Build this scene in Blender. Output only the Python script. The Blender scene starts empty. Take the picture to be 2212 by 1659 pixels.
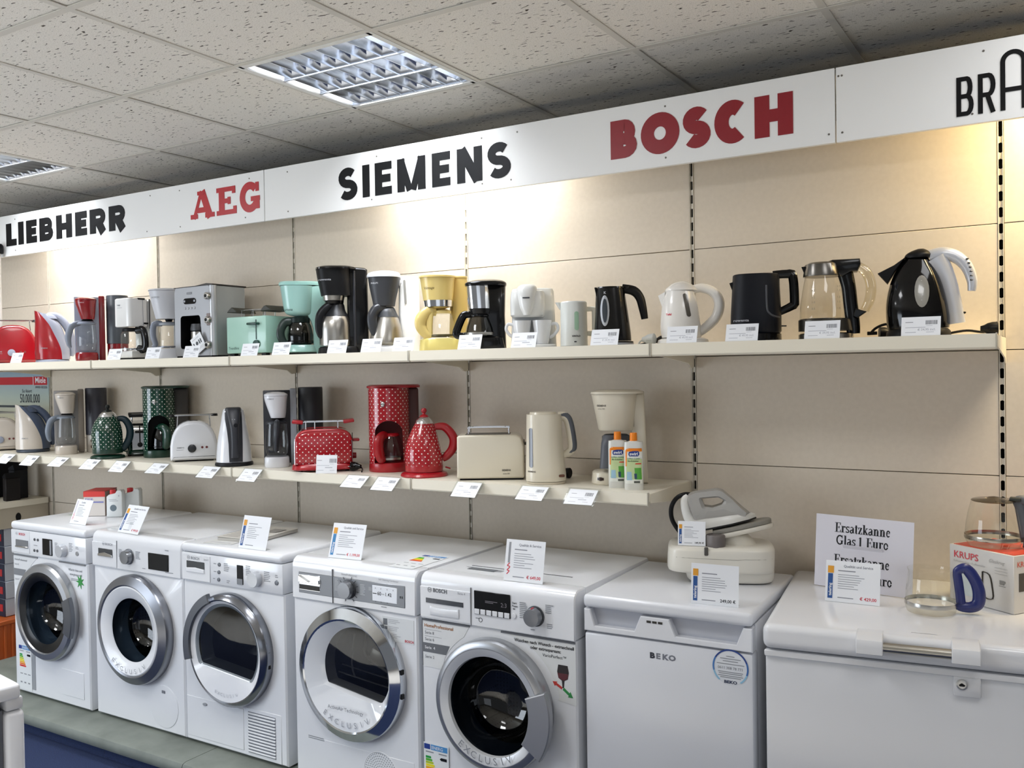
import bpy, bmesh, math, random
from mathutils import Vector, Matrix
random.seed(7)
PI = math.pi
SC = bpy.context.scene
COL = SC.collection

# ------------------------------------------------------------------ camera, light, exposure
cam = bpy.data.cameras.new('camera')
cam.sensor_width = 36.0
cam.lens = 36.0 * 1970.95 / 2212.0
cam.clip_start = 0.05
camo = bpy.data.objects.new('camera', cam)
COL.objects.link(camo)
def _cam_rot(p, y, r):
    f = Vector((-math.sin(y) * math.cos(p), math.cos(y) * math.cos(p), math.sin(p)))
    rt = Vector((math.cos(y), math.sin(y), 0)); up = rt.cross(f)
    c, s = math.cos(r), math.sin(r)
    R = c * rt + s * up; U = -s * rt + c * up
    return Matrix(((R.x, U.x, -f.x), (R.y, U.y, -f.y), (R.z, U.z, -f.z)))
camo.matrix_world = Matrix.Translation((0.1733, -3.1564, 1.63)) @ _cam_rot(-0.0164, 0.5478, -0.0159).to_4x4()
SC.camera = camo

wd = bpy.data.worlds.new('shop_ambient'); SC.world = wd; wd.use_nodes = True
wd.node_tree.nodes['Background'].inputs[0].default_value = (0.93, 0.96, 1.0, 1)
wd.node_tree.nodes['Background'].inputs[1].default_value = 0.2

def area(name, loc, target, sx, sy, power, color=(1, 1, 1), spread=PI):
    l = bpy.data.lights.new(name, 'AREA'); l.shape = 'RECTANGLE'
    l.size, l.size_y, l.energy, l.color, l.spread = sx, sy, power, color, spread
    o = bpy.data.objects.new(name, l); COL.objects.link(o)
    d = Vector(target) - Vector(loc)
    o.matrix_world = Matrix.Translation(loc) @ d.to_track_quat('-Z', 'Y').to_matrix().to_4x4()
    return o
# daylight through the shop windows on the street side, left of and behind the camera
area('window_daylight', (-5.4, -4.3, 1.35), (-3.0, 0, 1.1), 2.2, 1.7, 80, (0.8, 0.89, 1.0))
area('window_daylight', (2.6, -7.2, 1.5), (-0.8, 0, 1.2), 3.0, 1.8, 14, (0.82, 0.9, 1.0))
# ceiling luminaires of the same grid as the two in view (outside the frame)
for lx, ly, p, sp in ((0.48, -0.585, 7, 180), (0.48, -1.835, 8, 180), (-2.02, -1.835, 17, 180), (-4.52, -1.835, 17, 180), (0.48, -3.085, 14, 104), (-2.02, -3.085, 19, 104), (-4.52, -3.085, 19, 104), (-2.02, -4.335, 24, 104), (0.48, -4.335, 18, 104)):
    area('ceiling_luminaire_light', (lx, ly, 2.69), (lx, ly, 0), 0.55, 0.55, p, (0.97, 0.98, 1.0), math.radians(sp))
# lamps hidden behind the sign board, washing down the panel wall
for lx, p, c in ((-4.45, 10, (1, 0.985, 0.95)), (-1.93, 10, (1, 0.985, 0.94)), (0.42, 24, (1, 0.77, 0.4))):
    area('sign_backlight', (lx, -0.165, 2.5), (lx, -0.02, 1.6), 0.55, 0.05, p, c)

SC.view_settings.view_transform = 'Standard'
SC.view_settings.look = 'None'
SC.view_settings.exposure = 0.0
SC.view_settings.gamma = 1.0
SC.view_settings.use_curve_mapping = False
SC.cycles.use_denoising = True
SC.cycles.max_bounces = 10
SC.cycles.transparent_max_bounces = 24
SC.cycles.sample_clamp_indirect = 6
SC.cycles.caustics_reflective = False
SC.cycles.caustics_refractive = False

# ------------------------------------------------------------------ materials
def lin(h):
    if isinstance(h, str):
        h = h.lstrip('#'); h = tuple(int(h[i:i + 2], 16) / 255 for i in (0, 2, 4))
    return tuple((c / 12.92 if c <= 0.04045 else ((c + 0.055) / 1.055) ** 2.4) for c in h) + (1,)
MATS = {}
def M(col, rough=0.35, metal=0.0, name=None, coat=0.0, emit=0.0, bump=0.0, bscale=400):
    key = (col, rough, metal, coat, emit, bump)
    if key in MATS: return MATS[key]
    m = bpy.data.materials.new(name or 'surface_%s' % (str(col).strip('#')))
    m.use_nodes = True
    nt = m.node_tree; b = nt.nodes['Principled BSDF']
    b.inputs['Base Color'].default_value = lin(col)
    b.inputs['Roughness'].default_value = rough
    b.inputs['Metallic'].default_value = metal
    if not metal and max(lin(col)[:3]) < 0.02: b.inputs['Specular IOR Level'].default_value = 0.22
    b.inputs['Coat Weight'].default_value = coat
    b.inputs['Coat Roughness'].default_value = 0.06
    if emit:
        b.inputs['Emission Color'].default_value = lin(col); b.inputs['Emission Strength'].default_value = emit
    if bump:
        n = nt.nodes.new('ShaderNodeTexNoise'); n.inputs['Scale'].default_value = bscale
        t = nt.nodes.new('ShaderNodeTexCoord'); nt.links.new(t.outputs['Object'], n.inputs['Vector'])
        bp = nt.nodes.new('ShaderNodeBump'); bp.inputs['Strength'].default_value = bump; bp.inputs['Distance'].default_value = 0.001
        nt.links.new(n.outputs['Fac'], bp.inputs['Height']); nt.links.new(bp.outputs['Normal'], b.inputs['Normal'])
    MATS[key] = m
    return m
def glass(tint='#f9faf9', refl=1.0, name='clear_glass', dark=0.0):
    key = ('glass', tint, refl, dark)
    if key in MATS: return MATS[key]
    m = bpy.data.materials.new(name); m.use_nodes = True
    nt = m.node_tree; nt.nodes.clear()
    out = nt.nodes.new('ShaderNodeOutputMaterial'); mix = nt.nodes.new('ShaderNodeMixShader')
    tr = nt.nodes.new('ShaderNodeBsdfTransparent'); tr.inputs[0].default_value = lin(tint)
    gl = nt.nodes.new('ShaderNodeBsdfGlossy'); gl.inputs['Roughness'].default_value = 0.03
    lw = nt.nodes.new('ShaderNodeLayerWeight'); lw.inputs[0].default_value = 0.5
    pw_ = nt.nodes.new('ShaderNodeMath'); pw_.operation = 'POWER'; pw_.inputs[1].default_value = 4.0
    nt.links.new(lw.outputs['Facing'], pw_.inputs[0])
    ml = nt.nodes.new('ShaderNodeMath'); ml.operation = 'MULTIPLY_ADD'; ml.inputs[1].default_value = 0.8 * refl; ml.inputs[2].default_value = 0.05 * refl; ml.use_clamp = True
    nt.links.new(pw_.outputs[0], ml.inputs[0]); nt.links.new(ml.outputs[0], mix.inputs[0])
    nt.links.new(tr.outputs[0], mix.inputs[1]); nt.links.new(gl.outputs[0], mix.inputs[2]); nt.links.new(mix.outputs[0], out.inputs[0])
    MATS[key] = m
    return m
def polka(base, dot='#f2ece6', pitch=0.0242, r=0.00245, rough=0.2):
    m = bpy.data.materials.new('polka_dot_enamel'); m.use_nodes = True
    nt = m.node_tree; b = nt.nodes['Principled BSDF']; L = nt.links.new
    b.inputs['Roughness'].default_value = rough; b.inputs['Coat Weight'].default_value = 0.5
    uv = nt.nodes.new('ShaderNodeUVMap'); uv.uv_map = 'UVMap'
    ds = []
    for off in ((0, 0), (0.5, 0.5)):
        mp = nt.nodes.new('ShaderNodeVectorMath'); mp.operation = 'SCALE'; mp.inputs['Scale'].default_value = 1 / pitch
        L(uv.outputs[0], mp.inputs[0])
        ad = nt.nodes.new('ShaderNodeVectorMath'); ad.operation = 'ADD'; ad.inputs[1].default_value = (off[0], off[1], 0); L(mp.outputs[0], ad.inputs[0])
        fr = nt.nodes.new('ShaderNodeVectorMath'); fr.operation = 'FRACTION'; L(ad.outputs[0], fr.inputs[0])
        di = nt.nodes.new('ShaderNodeVectorMath'); di.operation = 'DISTANCE'; di.inputs[1].default_value = (0.5, 0.5, 0); L(fr.outputs[0], di.inputs[0])
        ds.append(di)
    mn = nt.nodes.new('ShaderNodeMath'); mn.operation = 'MINIMUM'
    L(ds[0].outputs['Value'], mn.inputs[0]); L(ds[1].outputs['Value'], mn.inputs[1])
    lt = nt.nodes.new('ShaderNodeMath'); lt.operation = 'LESS_THAN'; lt.inputs[1].default_value = r / pitch; L(mn.outputs[0], lt.inputs[0])
    mx = nt.nodes.new('ShaderNodeMix'); mx.data_type = 'RGBA'
    mx.inputs[6].default_value = lin(base); mx.inputs[7].default_value = lin(dot)
    L(lt.outputs[0], mx.inputs[0]); L(mx.outputs[2], b.inputs['Base Color'])
    return m
def mottled(c1, c2, scale, rough=0.6, bump=0.0, detail=4, name='mottled', stretch=(1, 1, 1), lo=0.35, hi=0.65):
    m = bpy.data.materials.new(name); m.use_nodes = True
    nt = m.node_tree; b = nt.nodes['Principled BSDF']; L = nt.links.new
    b.inputs['Roughness'].default_value = rough
    t = nt.nodes.new('ShaderNodeTexCoord'); mp = nt.nodes.new('ShaderNodeMapping'); mp.inputs['Scale'].default_value = stretch
    n = nt.nodes.new('ShaderNodeTexNoise'); n.inputs['Scale'].default_value = scale; n.inputs['Detail'].default_value = detail
    r = nt.nodes.new('ShaderNodeValToRGB'); r.color_ramp.elements[0].position = lo; r.color_ramp.elements[1].position = hi
    r.color_ramp.elements[0].color = lin(c1); r.color_ramp.elements[1].color = lin(c2)
    L(t.outputs['Object'], mp.inputs[0]); L(mp.outputs[0], n.inputs['Vector']); L(n.outputs['Fac'], r.inputs[0]); L(r.outputs[0], b.inputs['Base Color'])
    if bump:
        bp = nt.nodes.new('ShaderNodeBump'); bp.inputs['Strength'].default_value = bump; bp.inputs['Distance'].default_value = 0.002
        L(n.outputs['Fac'], bp.inputs['Height']); L(bp.outputs[0], b.inputs['Normal'])
    return m
def tile_mat():
    m = bpy.data.materials.new('mineral_fibre_tile'); m.use_nodes = True
    nt = m.node_tree; b = nt.nodes['Principled BSDF']; L = nt.links.new
    b.inputs['Roughness'].default_value = 0.9
    t = nt.nodes.new('ShaderNodeTexCoord')
    # warp, then stretched noise gives short wormy fissures; a finer one gives pin holes
    w = nt.nodes.new('ShaderNodeTexNoise'); w.inputs['Scale'].default_value = 9; w.inputs['Detail'].default_value = 2
    L(t.outputs['Object'], w.inputs['Vector'])
    ws = nt.nodes.new('ShaderNodeVectorMath'); ws.operation = 'SCALE'; ws.inputs['Scale'].default_value = 0.05; L(w.outputs['Color'], ws.inputs[0])
    ad = nt.nodes.new('ShaderNodeVectorMath'); ad.operation = 'ADD'; L(t.outputs['Object'], ad.inputs[0]); L(ws.outputs[0], ad.inputs[1])
    mp = nt.nodes.new('ShaderNodeMapping'); mp.inputs['Rotation'].default_value = (0, 0, 0.5); mp.inputs['Scale'].default_value = (30, 105, 1)
    L(ad.outputs[0], mp.inputs[0])
    n = nt.nodes.new('ShaderNodeTexNoise'); n.inputs['Scale'].default_value = 1.0; n.inputs['Detail'].default_value = 1.0; L(mp.outputs[0], n.inputs['Vector'])
    r = nt.nodes.new('ShaderNodeValToRGB'); r.color_ramp.elements[0].position = 0.295; r.color_ramp.elements[1].position = 0.345
    r.color_ramp.elements[0].color = lin('#4c453c'); r.color_ramp.elements[1].color = lin('#ece8e0')
    L(n.outputs['Fac'], r.inputs[0])
    n2 = nt.nodes.new('ShaderNodeTexNoise'); n2.inputs['Scale'].default_value = 260; n2.inputs['Detail'].default_value = 2; L(t.outputs['Object'], n2.inputs['Vector'])
    r2 = nt.nodes.new('ShaderNodeValToRGB'); r2.color_ramp.elements[0].position = 0.3; r2.color_ramp.elements[1].position = 0.5
    r2.color_ramp.elements[0].color = (0.74, 0.73, 0.71, 1); r2.color_ramp.elements[1].color = (1, 1, 1, 1); L(n2.outputs['Fac'], r2.inputs[0])
    mx = nt.nodes.new('ShaderNodeMix'); mx.data_type = 'RGBA'; mx.blend_type = 'MULTIPLY'; mx.inputs[0].default_value = 1
    L(r.outputs[0], mx.inputs[6]); L(r2.outputs[0], mx.inputs[7]); L(mx.outputs[2], b.inputs['Base Color'])
    bp = nt.nodes.new('ShaderNodeBump'); bp.inputs['Strength'].default_value = 0.5; bp.inputs['Distance'].default_value = 0.003
    L(r.outputs[0], bp.inputs['Height']); L(bp.outputs[0], b.inputs['Normal'])
    return m

WHITE = M('#e9ebef', 0.28, coat=0.3); WHITE2 = M('#e4e4e2', 0.35)
PAPER = M('#e6e8ec', 0.55); INK = M('#2b2d31', 0.6); INKG = M('#8d9096', 0.6); INKL = M('#b9bbc0', 0.6); REDINK = M('#c8384a', 0.55)
BLACK = M('#060607', 0.22, coat=0.25); BLACKM = M('#0b0b0d', 0.45); DGREY = M('#3b3d42', 0.4); GREY = M('#8b8f98', 0.4)
CHROME = M('#e6e7e9', 0.12, 1.0); STEEL = M('#b9b6b0', 0.28, 1.0); SILVER = M('#a9adb3', 0.35, 0.6)
GLASS = glass()
HOLDER = glass('#f6f7f7', 0.12, 'clear_holder')
SMOKE = glass('#8a8a88', 1.2, 'smoked_glass')

# ------------------------------------------------------------------ mesh helpers
class B:
    """a mesh under construction"""
    def __init__(s):
        s.bm = bmesh.new(); s.uv = s.bm.loops.layers.uv.new('UVMap')
    def box(s, c, d, r=0.0, seg=2, rot=None):
        res = bmesh.ops.create_cube(s.bm, size=1.0)
        vs = res['verts']
        mt = Matrix.Translation(c) @ ((rot or Matrix()).to_4x4()) @ Matrix.Diagonal((d[0], d[1], d[2], 1))
        bmesh.ops.transform(s.bm, matrix=mt, verts=vs)
        if r > 0:
            es = list({e for v in vs for e in v.link_edges})
            bmesh.ops.bevel(s.bm, geom=es, offset=min(r, min(d) * 0.49), segments=seg, affect='EDGES', profile=0.5)
        return s
    def skin(s, rings, cap0=True, cap1=True, close=True, us=None):
        bm, uv = s.bm, s.uv
        vr = [[bm.verts.new(p) for p in ring] for ring in rings]
        n = len(rings[0]); vv = 0.0
        for i in range(len(vr) - 1):
            a, b2 = rings[i], rings[i + 1]
            h = (sum(((Vector(q) - Vector(p)).length for p, q in zip(a, b2))) / n)
            per = sum((Vector(a[(k + 1) % n]) - Vector(a[k])).length for k in range(n))
            if us is None and i == 0 or per > 0.02 and us is None: pass
            P = us or per
            for k in range(n if close else n - 1):
                k2 = (k + 1) % n
                try: f = bm.faces.new((vr[i][k], vr[i][k2], vr[i + 1][k2], vr[i + 1][k]))
                except ValueError: continue
                u0, u1 = P * k / n, P * (k + 1) / n
                for lp, c in zip(f.loops, ((u0, vv), (u1, vv), (u1, vv + h), (u0, vv + h))): lp[uv].uv = c
            vv += h
        if close:
            if cap0 and n > 2:
                try: bm.faces.new(list(reversed(vr[0])))
                except ValueError: pass
            if cap1 and n > 2:
                try: bm.faces.new(vr[-1])
                except ValueError: pass
        return s
    def lathe(s, prof, c=(0, 0, 0), n=28, cap0=True, cap1=True, axis='z', us=None):
        rings = []
        for r, z in prof:
            r = max(r, 1e-5); ring = []
            for k in range(n):
                a = 2 * PI * k / n; x, y = r * math.cos(a), r * math.sin(a)
                if axis == 'z': p = (c[0] + x, c[1] + y, c[2] + z)
                elif axis == 'y': p = (c[0] + x, c[1] - z, c[2] + y)
                else: p = (c[0] + z, c[1] + x, c[2] + y)
                ring.append(p)
            rings.append(ring)
        return s.skin(rings, cap0, cap1, us=us)
    def loft(s, secs, n=32, cap0=True, cap1=True, us=None):
        """secs: (z, cx, cy, rx, ry, exponent)"""
        return s.skin([sring(*q, n=n) for q in secs], cap0, cap1, us=us)
    def tube(s, pts, r, n=10, flat=1.0, up=(0, 0, 1), smooth=6, cap=True):
        if smooth: pts, r = spline(pts, r, smooth)
        m = len(pts); rr = r if isinstance(r, (list, tuple)) else [r] * m
        P = [Vector(p) for p in pts]; rings = []; prev = None
        for i in range(m):
            t = (P[min(i + 1, m - 1)] - P[max(i - 1, 0)])
            t = t.normalized() if t.length > 1e-9 else Vector((0, 0, 1))
            if prev is None:
                u = Vector(up); u = u - u.dot(t) * t
                if u.length < 1e-3: u = Vector((1, 0, 0)) - t.x * t
            else: u = prev - prev.dot(t) * t
            u.normalize(); prev = u; v = t.cross(u)
            rings.append([P[i] + rr[i] * (math.cos(a) * u + flat * math.sin(a) * v) for a in (2 * PI * k / n for k in range(n))])
        return s.skin(rings, cap, cap)
    def prism(s, out, t0, t1, plane='xz', r=0.0, seg=2):
        """outline extruded along the plane's normal from t0 to t1"""
        def P(a, b, t): return {'xz': (a, t, b), 'xy': (a, b, t), 'yz': (t, a, b)}[plane]
        lo = [s.bm.verts.new(P(a, b, t0)) for a, b in out]; hi = [s.bm.verts.new(P(a, b, t1)) for a, b in out]
        n = len(out); fs = [s.bm.faces.new(lo), s.bm.faces.new(list(reversed(hi)))]
        for k in range(n): fs.append(s.bm.faces.new((lo[(k + 1) % n], lo[k], hi[k], hi[(k + 1) % n])))
        uvl = s.uv
        for f in fs:
            for lp in f.loops:
                co = lp.vert.co; lp[uvl].uv = {'xz': (co.x, co.z), 'xy': (co.x, co.y), 'yz': (co.y, co.z)}[plane]
        bmesh.ops.recalc_face_normals(s.bm, faces=fs)
        if r > 0:
            es = [e for f in fs[:2] for e in f.edges]
            bmesh.ops.bevel(s.bm, geom=es, offset=r, segments=seg, affect='EDGES', profile=0.5)
        return s
    def quad(s, pts):
        f = s.bm.faces.new([s.bm.verts.new(p) for p in pts])
        for lp, c in zip(f.loops, ((0, 0), (1, 0), (1, 1), (0, 1))): lp[s.uv].uv = c
        return s
    def mesh(s, me, mt):
        k = len(s.bm.verts); s.bm.from_mesh(me); s.bm.verts.ensure_lookup_table()
        bmesh.ops.transform(s.bm, matrix=mt, verts=s.bm.verts[k:]); return s
    def xf(s, mt):
        bmesh.ops.transform(s.bm, matrix=mt, verts=s.bm.verts); return s
    def done(s, name, smooth=38):
        me = bpy.data.meshes.new(name)
        bmesh.ops.remove_doubles(s.bm, verts=s.bm.verts, dist=1e-6)
        bmesh.ops.recalc_face_normals(s.bm, faces=s.bm.faces)
        s.bm.to_mesh(me); s.bm.free()
        if smooth and len(me.polygons):
            me.polygons.foreach_set('use_smooth', [True] * len(me.polygons))
            me.set_sharp_from_angle(angle=math.radians(smooth))
        return me
def sring(z, cx, cy, rx, ry, e=2.0, n=32):
    out = []
    for k in range(n):
        a = 2 * PI * k / n; c, q = math.cos(a), math.sin(a)
        out.append((cx + rx * math.copysign(abs(c) ** (2 / e), c), cy + ry * math.copysign(abs(q) ** (2 / e), q), z))
    return out
def spline(pts, r, k):
    P = [Vector(p) for p in pts]; n = len(P); rr = list(r) if isinstance(r, (list, tuple)) else [r] * n
    op, orr = [], []
    for i in range(n - 1):
        p0, p1, p2, p3 = P[max(i - 1, 0)], P[i], P[i + 1], P[min(i + 2, n - 1)]
        for j in range(k):
            t = j / k
            op.append(0.5 * ((2 * p1) + (p2 - p0) * t + (2 * p0 - 5 * p1 + 4 * p2 - p3) * t * t + (3 * p1 - p0 - 3 * p2 + p3) * t ** 3))
            orr.append(rr[i] * (1 - t) + rr[i + 1] * t)
    op.append(P[-1]); orr.append(rr[-1])
    return op, orr
def part(name, b, mat, parent=None, label=None, stuff=False, smooth=38):
    me = b if isinstance(b, bpy.types.Mesh) else b.done(name, smooth)
    if not me.materials: me.materials.append(mat)
    o = bpy.data.objects.new(name, me); COL.objects.link(o)
    if parent is not None: o.parent = parent
    if label: o['label'] = label
    if stuff: o['kind'] = 'stuff'
    return o
def thing(name, label, cat, loc=(0, 0, 0), rot=0.0, group=None):
    o = bpy.data.objects.new(name, None); COL.objects.link(o); o.empty_display_size = 0.05
    o.location = loc; o.rotation_euler = (0, 0, math.radians(rot))
    o['label'] = label; o['category'] = cat
    if group: o['group'] = group
    return o
def tag(o, label, cat, group=None):
    o['label'] = label; o['category'] = cat
    if group: o['group'] = group
    return o
def struct(o): o['kind'] = 'structure'; return o
_txt = {}
def text_mesh(s, size, align='LEFT', bold=0.0, shear=0.0):
    key = (s, size, align, bold, shear)
    if key in _txt: return _txt[key]
    cu = bpy.data.curves.new('t', 'FONT'); cu.body = s; cu.size = size; cu.align_x = align; cu.offset = bold * size; cu.shear = shear
    cu.resolution_u = 2
    o = bpy.data.objects.new('t', cu); COL.objects.link(o)
    me = bpy.data.meshes.new_from_object(o.evaluated_get(bpy.context.evaluated_depsgraph_get()))
    bpy.data.objects.remove(o); bpy.data.curves.remove(cu)
    _txt[key] = me
    return me
FRONT = Matrix.Rotation(PI / 2, 4, 'X')          # xy text turned to face -y
def put(x, y, z): return Matrix.Translation((x, y, z)) @ FRONT
def T(b, s, x, y, z, size, align='LEFT', bold=0.0, sx=1.0, shear=0.0):
    b.mesh(text_mesh(s, size, align, bold, shear), put(x, y, z) @ Matrix.Diagonal((sx, 1, 1, 1))); return b
def bars(b, x0, x1, z, h, y):                    # one illegible line of print
    b.quad(((x0, y, z), (x1, y, z), (x1, y, z + h), (x0, y, z + h)))

# ------------------------------------------------------------------ the room
ZC = 2.709
GX, GY, GP = -1.7055, -0.2727, 0.625
CARPET = mottled('#16223f', '#22335c', 260, 0.95, 0.6, name='blue_carpet')
fl_ = struct(part('floor', B().box((-1.5, -3.3, -0.02), (14, 9.4, 0.04)), M('#d6d1c8', 0.5)))
part('carpet_strip', B().box((-1.5, -1.6, 0.001), (8, 1.7, 0.006)), CARPET, fl_)
struct(part('wall_back', B().box((-1.5, 1.25, 1.35), (14, 0.1, 2.8)), M('#8f8a84', 0.8)))
struct(part('wall_left', B().box((-8.0, -3.3, 1.35), (0.1, 9.4, 2.8)), M('#d8d4cc', 0.8)))
ceil = struct(part('ceiling', B().box((-1.5, -3.3, ZC + 0.12), (14, 9.4, 0.04)), M('#b5b0a8', 0.9)))
TILE = tile_mat(); TBAR = M('#d3cfc6', 0.6)
LAMPS = [(-1, 0), (-5, 0)]                       # cells (column, row) that hold a luminaire
tm = B().box((0, 0, 0), (GP - 0.012, GP - 0.012, 0.016), 0.003, 1).done('ceiling_tile', 0)
tm.materials.append(TILE)
for i in range(-9, 9):
    for j in range(-3, 10):
        if (i, j) in LAMPS: continue
        o = part('ceiling_tile', tm, TILE, ceil)
        o.location = (GX + GP * (i + 0.5), GY - GP * (j + 0.5), ZC + 0.0105 + 0.0008 * math.sin(i * 5.1 + j * 3.3))
for i in range(-9, 10):
    part('grid_runner', B().box((GX + GP * i, -2.3, ZC), (0.024, 7.6, 0.003)).box((GX + GP * i, -2.3, ZC + 0.022), (0.003, 7.6, 0.04)), TBAR, ceil)
for j in range(-3, 10):
    part('grid_runner', B().box((-1.6, GY - GP * j, ZC - 0.0008), (12, 0.024, 0.003)).box((-1.6, GY - GP * j, ZC + 0.022), (12, 0.003, 0.04)), TBAR, ceil)

def luminaire(ci, cj, label, power):
    cx, cy = GX + GP * (ci + 0.5), GY - GP * (cj + 0.5)
    t = thing('ceiling_luminaire', label, 'ceiling light', (cx, cy, ZC), 0, 'recessed louvre luminaires')
    W = 0.297; h = 0.085
    part('housing', B().box((0, 0, h + 0.004), (2 * W, 2 * W, 0.006)).box((-W, 0, h / 2), (0.005, 2 * W, h)).box((W, 0, h / 2), (0.005, 2 * W, h))
         .box((0, -W, h / 2), (2 * W, 0.005, h)).box((0, W, h / 2), (2 * W, 0.005, h)), M('#dfe3ea', 0.3), t)
    part('rim', B().box((-W, 0, 0), (0.022, 2 * W + 0.022, 0.006)).box((W, 0, 0), (0.022, 2 * W + 0.022, 0.006))
         .box((0, -W, 0), (2 * W, 0.022, 0.006)).box((0, W, 0), (2 * W, 0.022, 0.006)), M('#e8e8e4', 0.4), t)
    MIR = M('#dfe3ea', 0.13, 1.0)
    bw = 2 * (W - 0.012) / 3
    for k in (-1, 0, 1):
        yc = k * bw
        if k:
            part('fluorescent_tube', B().lathe([(0.0075, -0.27), (0.0075, 0.27)], (0, yc, 0.066), 10, axis='x'), M('#e8eeff', 0.5, emit=7.0), t)
        # side reflectors of the trough, parabolic
        for s in (-1, 1):
            rows = []
            for q in range(6):
                f = q / 5; rows.append((yc + s * (bw / 2 - 0.003 - 0.03 * f * f), 0.003 + 0.05 * f))
            out = rows + [(y + s * 0.002, z) for y, z in reversed(rows)]
            part('side_reflector', B().prism(out, -W + 0.012, W - 0.012, 'yz'), MIR, t)
        for b in range(8):
            xb = -W + 0.012 + (2 * W - 0.024) * (b + 0.5) / 8
            prof = [(-0.0018, 0), (0.0018, 0), (0.006, 0.017), (0.014, 0.036), (-0.014, 0.036), (-0.006, 0.017)]
            part('louvre_blade', B().prism([(xb + x, 0.002 + z) for x, z in prof], yc - bw / 2 + 0.003, yc + bw / 2 - 0.003, 'xz'), MIR, t, smooth=60)
    for k in (-0.5, 0.5):
        part('louvre_rail', B().box((0, k * bw, 0.002), (2 * W - 0.02, 0.008, 0.004)), M('#c9ced6', 0.3, 0.6), t)
    if power:
        l = area('luminaire_light', (cx, cy, ZC + 0.078), (cx, cy, 0), 0.5, 0.5, power, (0.93, 0.96, 1.0)); l.parent = t
        l.matrix_parent_inverse = Matrix.Translation((-cx, -cy, -ZC))
luminaire(-1, 0, 'square recessed louvre light in the ceiling above the sign boards', 45)
luminaire(-5, 0, 'square recessed louvre light cut off by the left picture edge', 45)

# ------------------------------------------------------------------ panel wall with slotted uprights
W1, H1, Z0 = 0.983, 0.3854, 2.05
PANEL = mottled('#cbc0b0', '#cfc4b4', 60, 0.62, name='cream_panel')
UPX = [-W1 * k for k in range(-1, 7)]             # x of the uprights
pw = struct(part('wall_panelling', B().box((-2.46, 0.035, 1.25), (8.9, 0.01, 2.5)), M('#22201e', 0.8)))
for k in range(-1, 6):
    xr, xl = -W1 * k, -W1 * (k + 1)
    for j in range(-1, 5):
        zt = Z0 - H1 * j; zb = max(zt - H1, 0.1)
        part('wall_panel', B().box(((xl + xr) / 2, 0.009, (zt + zb) / 2), (W1 - 0.018, 0.018, zt - zb - 0.0022), 0.0012, 1), PANEL, pw)
    
def upright(x):
    b = B(); per = 0.0491; z0 = 0.12
    n = int((2.33 - z0) / per)
    b.box((x - 0.0068, 0.008, (z0 + 2.45) / 2), (0.0022, 0.02, 2.45 - z0)).box((x + 0.0068, 0.008, (z0 + 2.45) / 2), (0.0022, 0.02, 2.45 - z0))
    for i in range(n):
        z = z0 + per * (i + 0.5)
        hx = 0.0115                                # white web between two slots, notched like a bow tie
        b.prism([(x - 0.0066, z - hx), (x, z - hx + 0.003), (x + 0.0066, z - hx), (x + 0.0066, z + hx), (x, z + hx - 0.003), (x - 0.0066, z + hx)], 0.004, 0.010, 'xz')
    return b
for k, x in enumerate(UPX):
    part('slotted_upright', upright(x), M('#cfc9bc', 0.45), pw)
    part('slot_channel', B().box((x, 0.022, 1.28), (0.016, 0.004, 2.4)), M('#0d0c0b', 0.9), pw)

# ------------------------------------------------------------------ platform under the machines
PLAT = mottled('#6d736c', '#838981', 7, 0.55, 0.1, name='grey_green_laminate', lo=0.3, hi=0.7)
def plinth(name, x0, x1, label):
    prof = [(-0.002, 0.05), (-0.79, 0.05), (-0.806, 0.056), (-0.812, 0.068), (-0.812, 0.086), (-0.806, 0.1), (-0.79, 0.105), (-0.002, 0.105)]
    t = part(name, B().prism(prof, x0, x1, 'yz'), PLAT); tag(t, label, 'platform')
    part('kickboard', B().box(((x0 + x1) / 2, -0.4, 0.027), (x1 - x0, 0.76, 0.046)), CARPET, t)
plinth('display_platform', -4.75, -2.803, 'grey-green platform section under the three left machines')
plinth('display_platform', -2.8, 1.6, 'grey-green platform section right of the joint, under the other machines')

# ------------------------------------------------------------------ shelves
SHELF = M('#e6dfcd', 0.42); SHELFT = M('#e9e3d4', 0.4)
ZU, ZL = 1.703, 1.216
def shelf(x0, x1, z, label, grp, endcap=False):
    t = thing('wall_shelf', label, 'shelf', ((x0 + x1) / 2, 0, z), 0, grp)
    w = x1 - x0 - 0.006
    part('shelf_board', B().box((0, -0.2, -0.014), (w, 0.392, 0.028), 0.002, 1), SHELFT, t)
    part('front_rail', B().prism([(-0.397, 0.0), (-0.401, 0.002), (-0.401, -0.034), (-0.396, -0.039), (-0.388, -0.039), (-0.388, 0.0)], -w / 2, w / 2, 'yz'), SHELF, t)
    for s in (-1, 1):
        part('joint_clip', B().box((s * (w / 2 + 0.0005), -0.398, -0.018), (0.004, 0.012, 0.044), 0.001, 1), M('#b9b3a4', 0.4), t)
        part('bracket', B().prism([(-0.004, 0.0), (-0.004, -0.075), (-0.03, -0.078), (-0.06, -0.06), (-0.38, -0.03), (-0.38, 0.0)], s * (w / 2 + 0.001) - 0.002, s * (w / 2 + 0.001) + 0.002, 'yz').xf(Matrix.Translation((0, 0, -0.002))), SHELF, t)
    return t
ulab = ['top shelf section holding the four kettles at the warm right end', 'top shelf section holding yellow coffee maker through small white kettle', 'top shelf section holding mint and black coffee makers', 'top shelf section holding the silver coffee machine', 'top shelf section at far left holding red toaster and kettle', 'top shelf section cut off at the left picture edge']
llab = ['lower shelf section holding the cream appliances and orange-capped bottles', 'lower shelf section holding the red dotted appliances', 'lower shelf section holding the green dotted coffee maker', 'lower shelf section holding the small beige kettle', 'lower shelf section cut off at the left picture edge']
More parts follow.
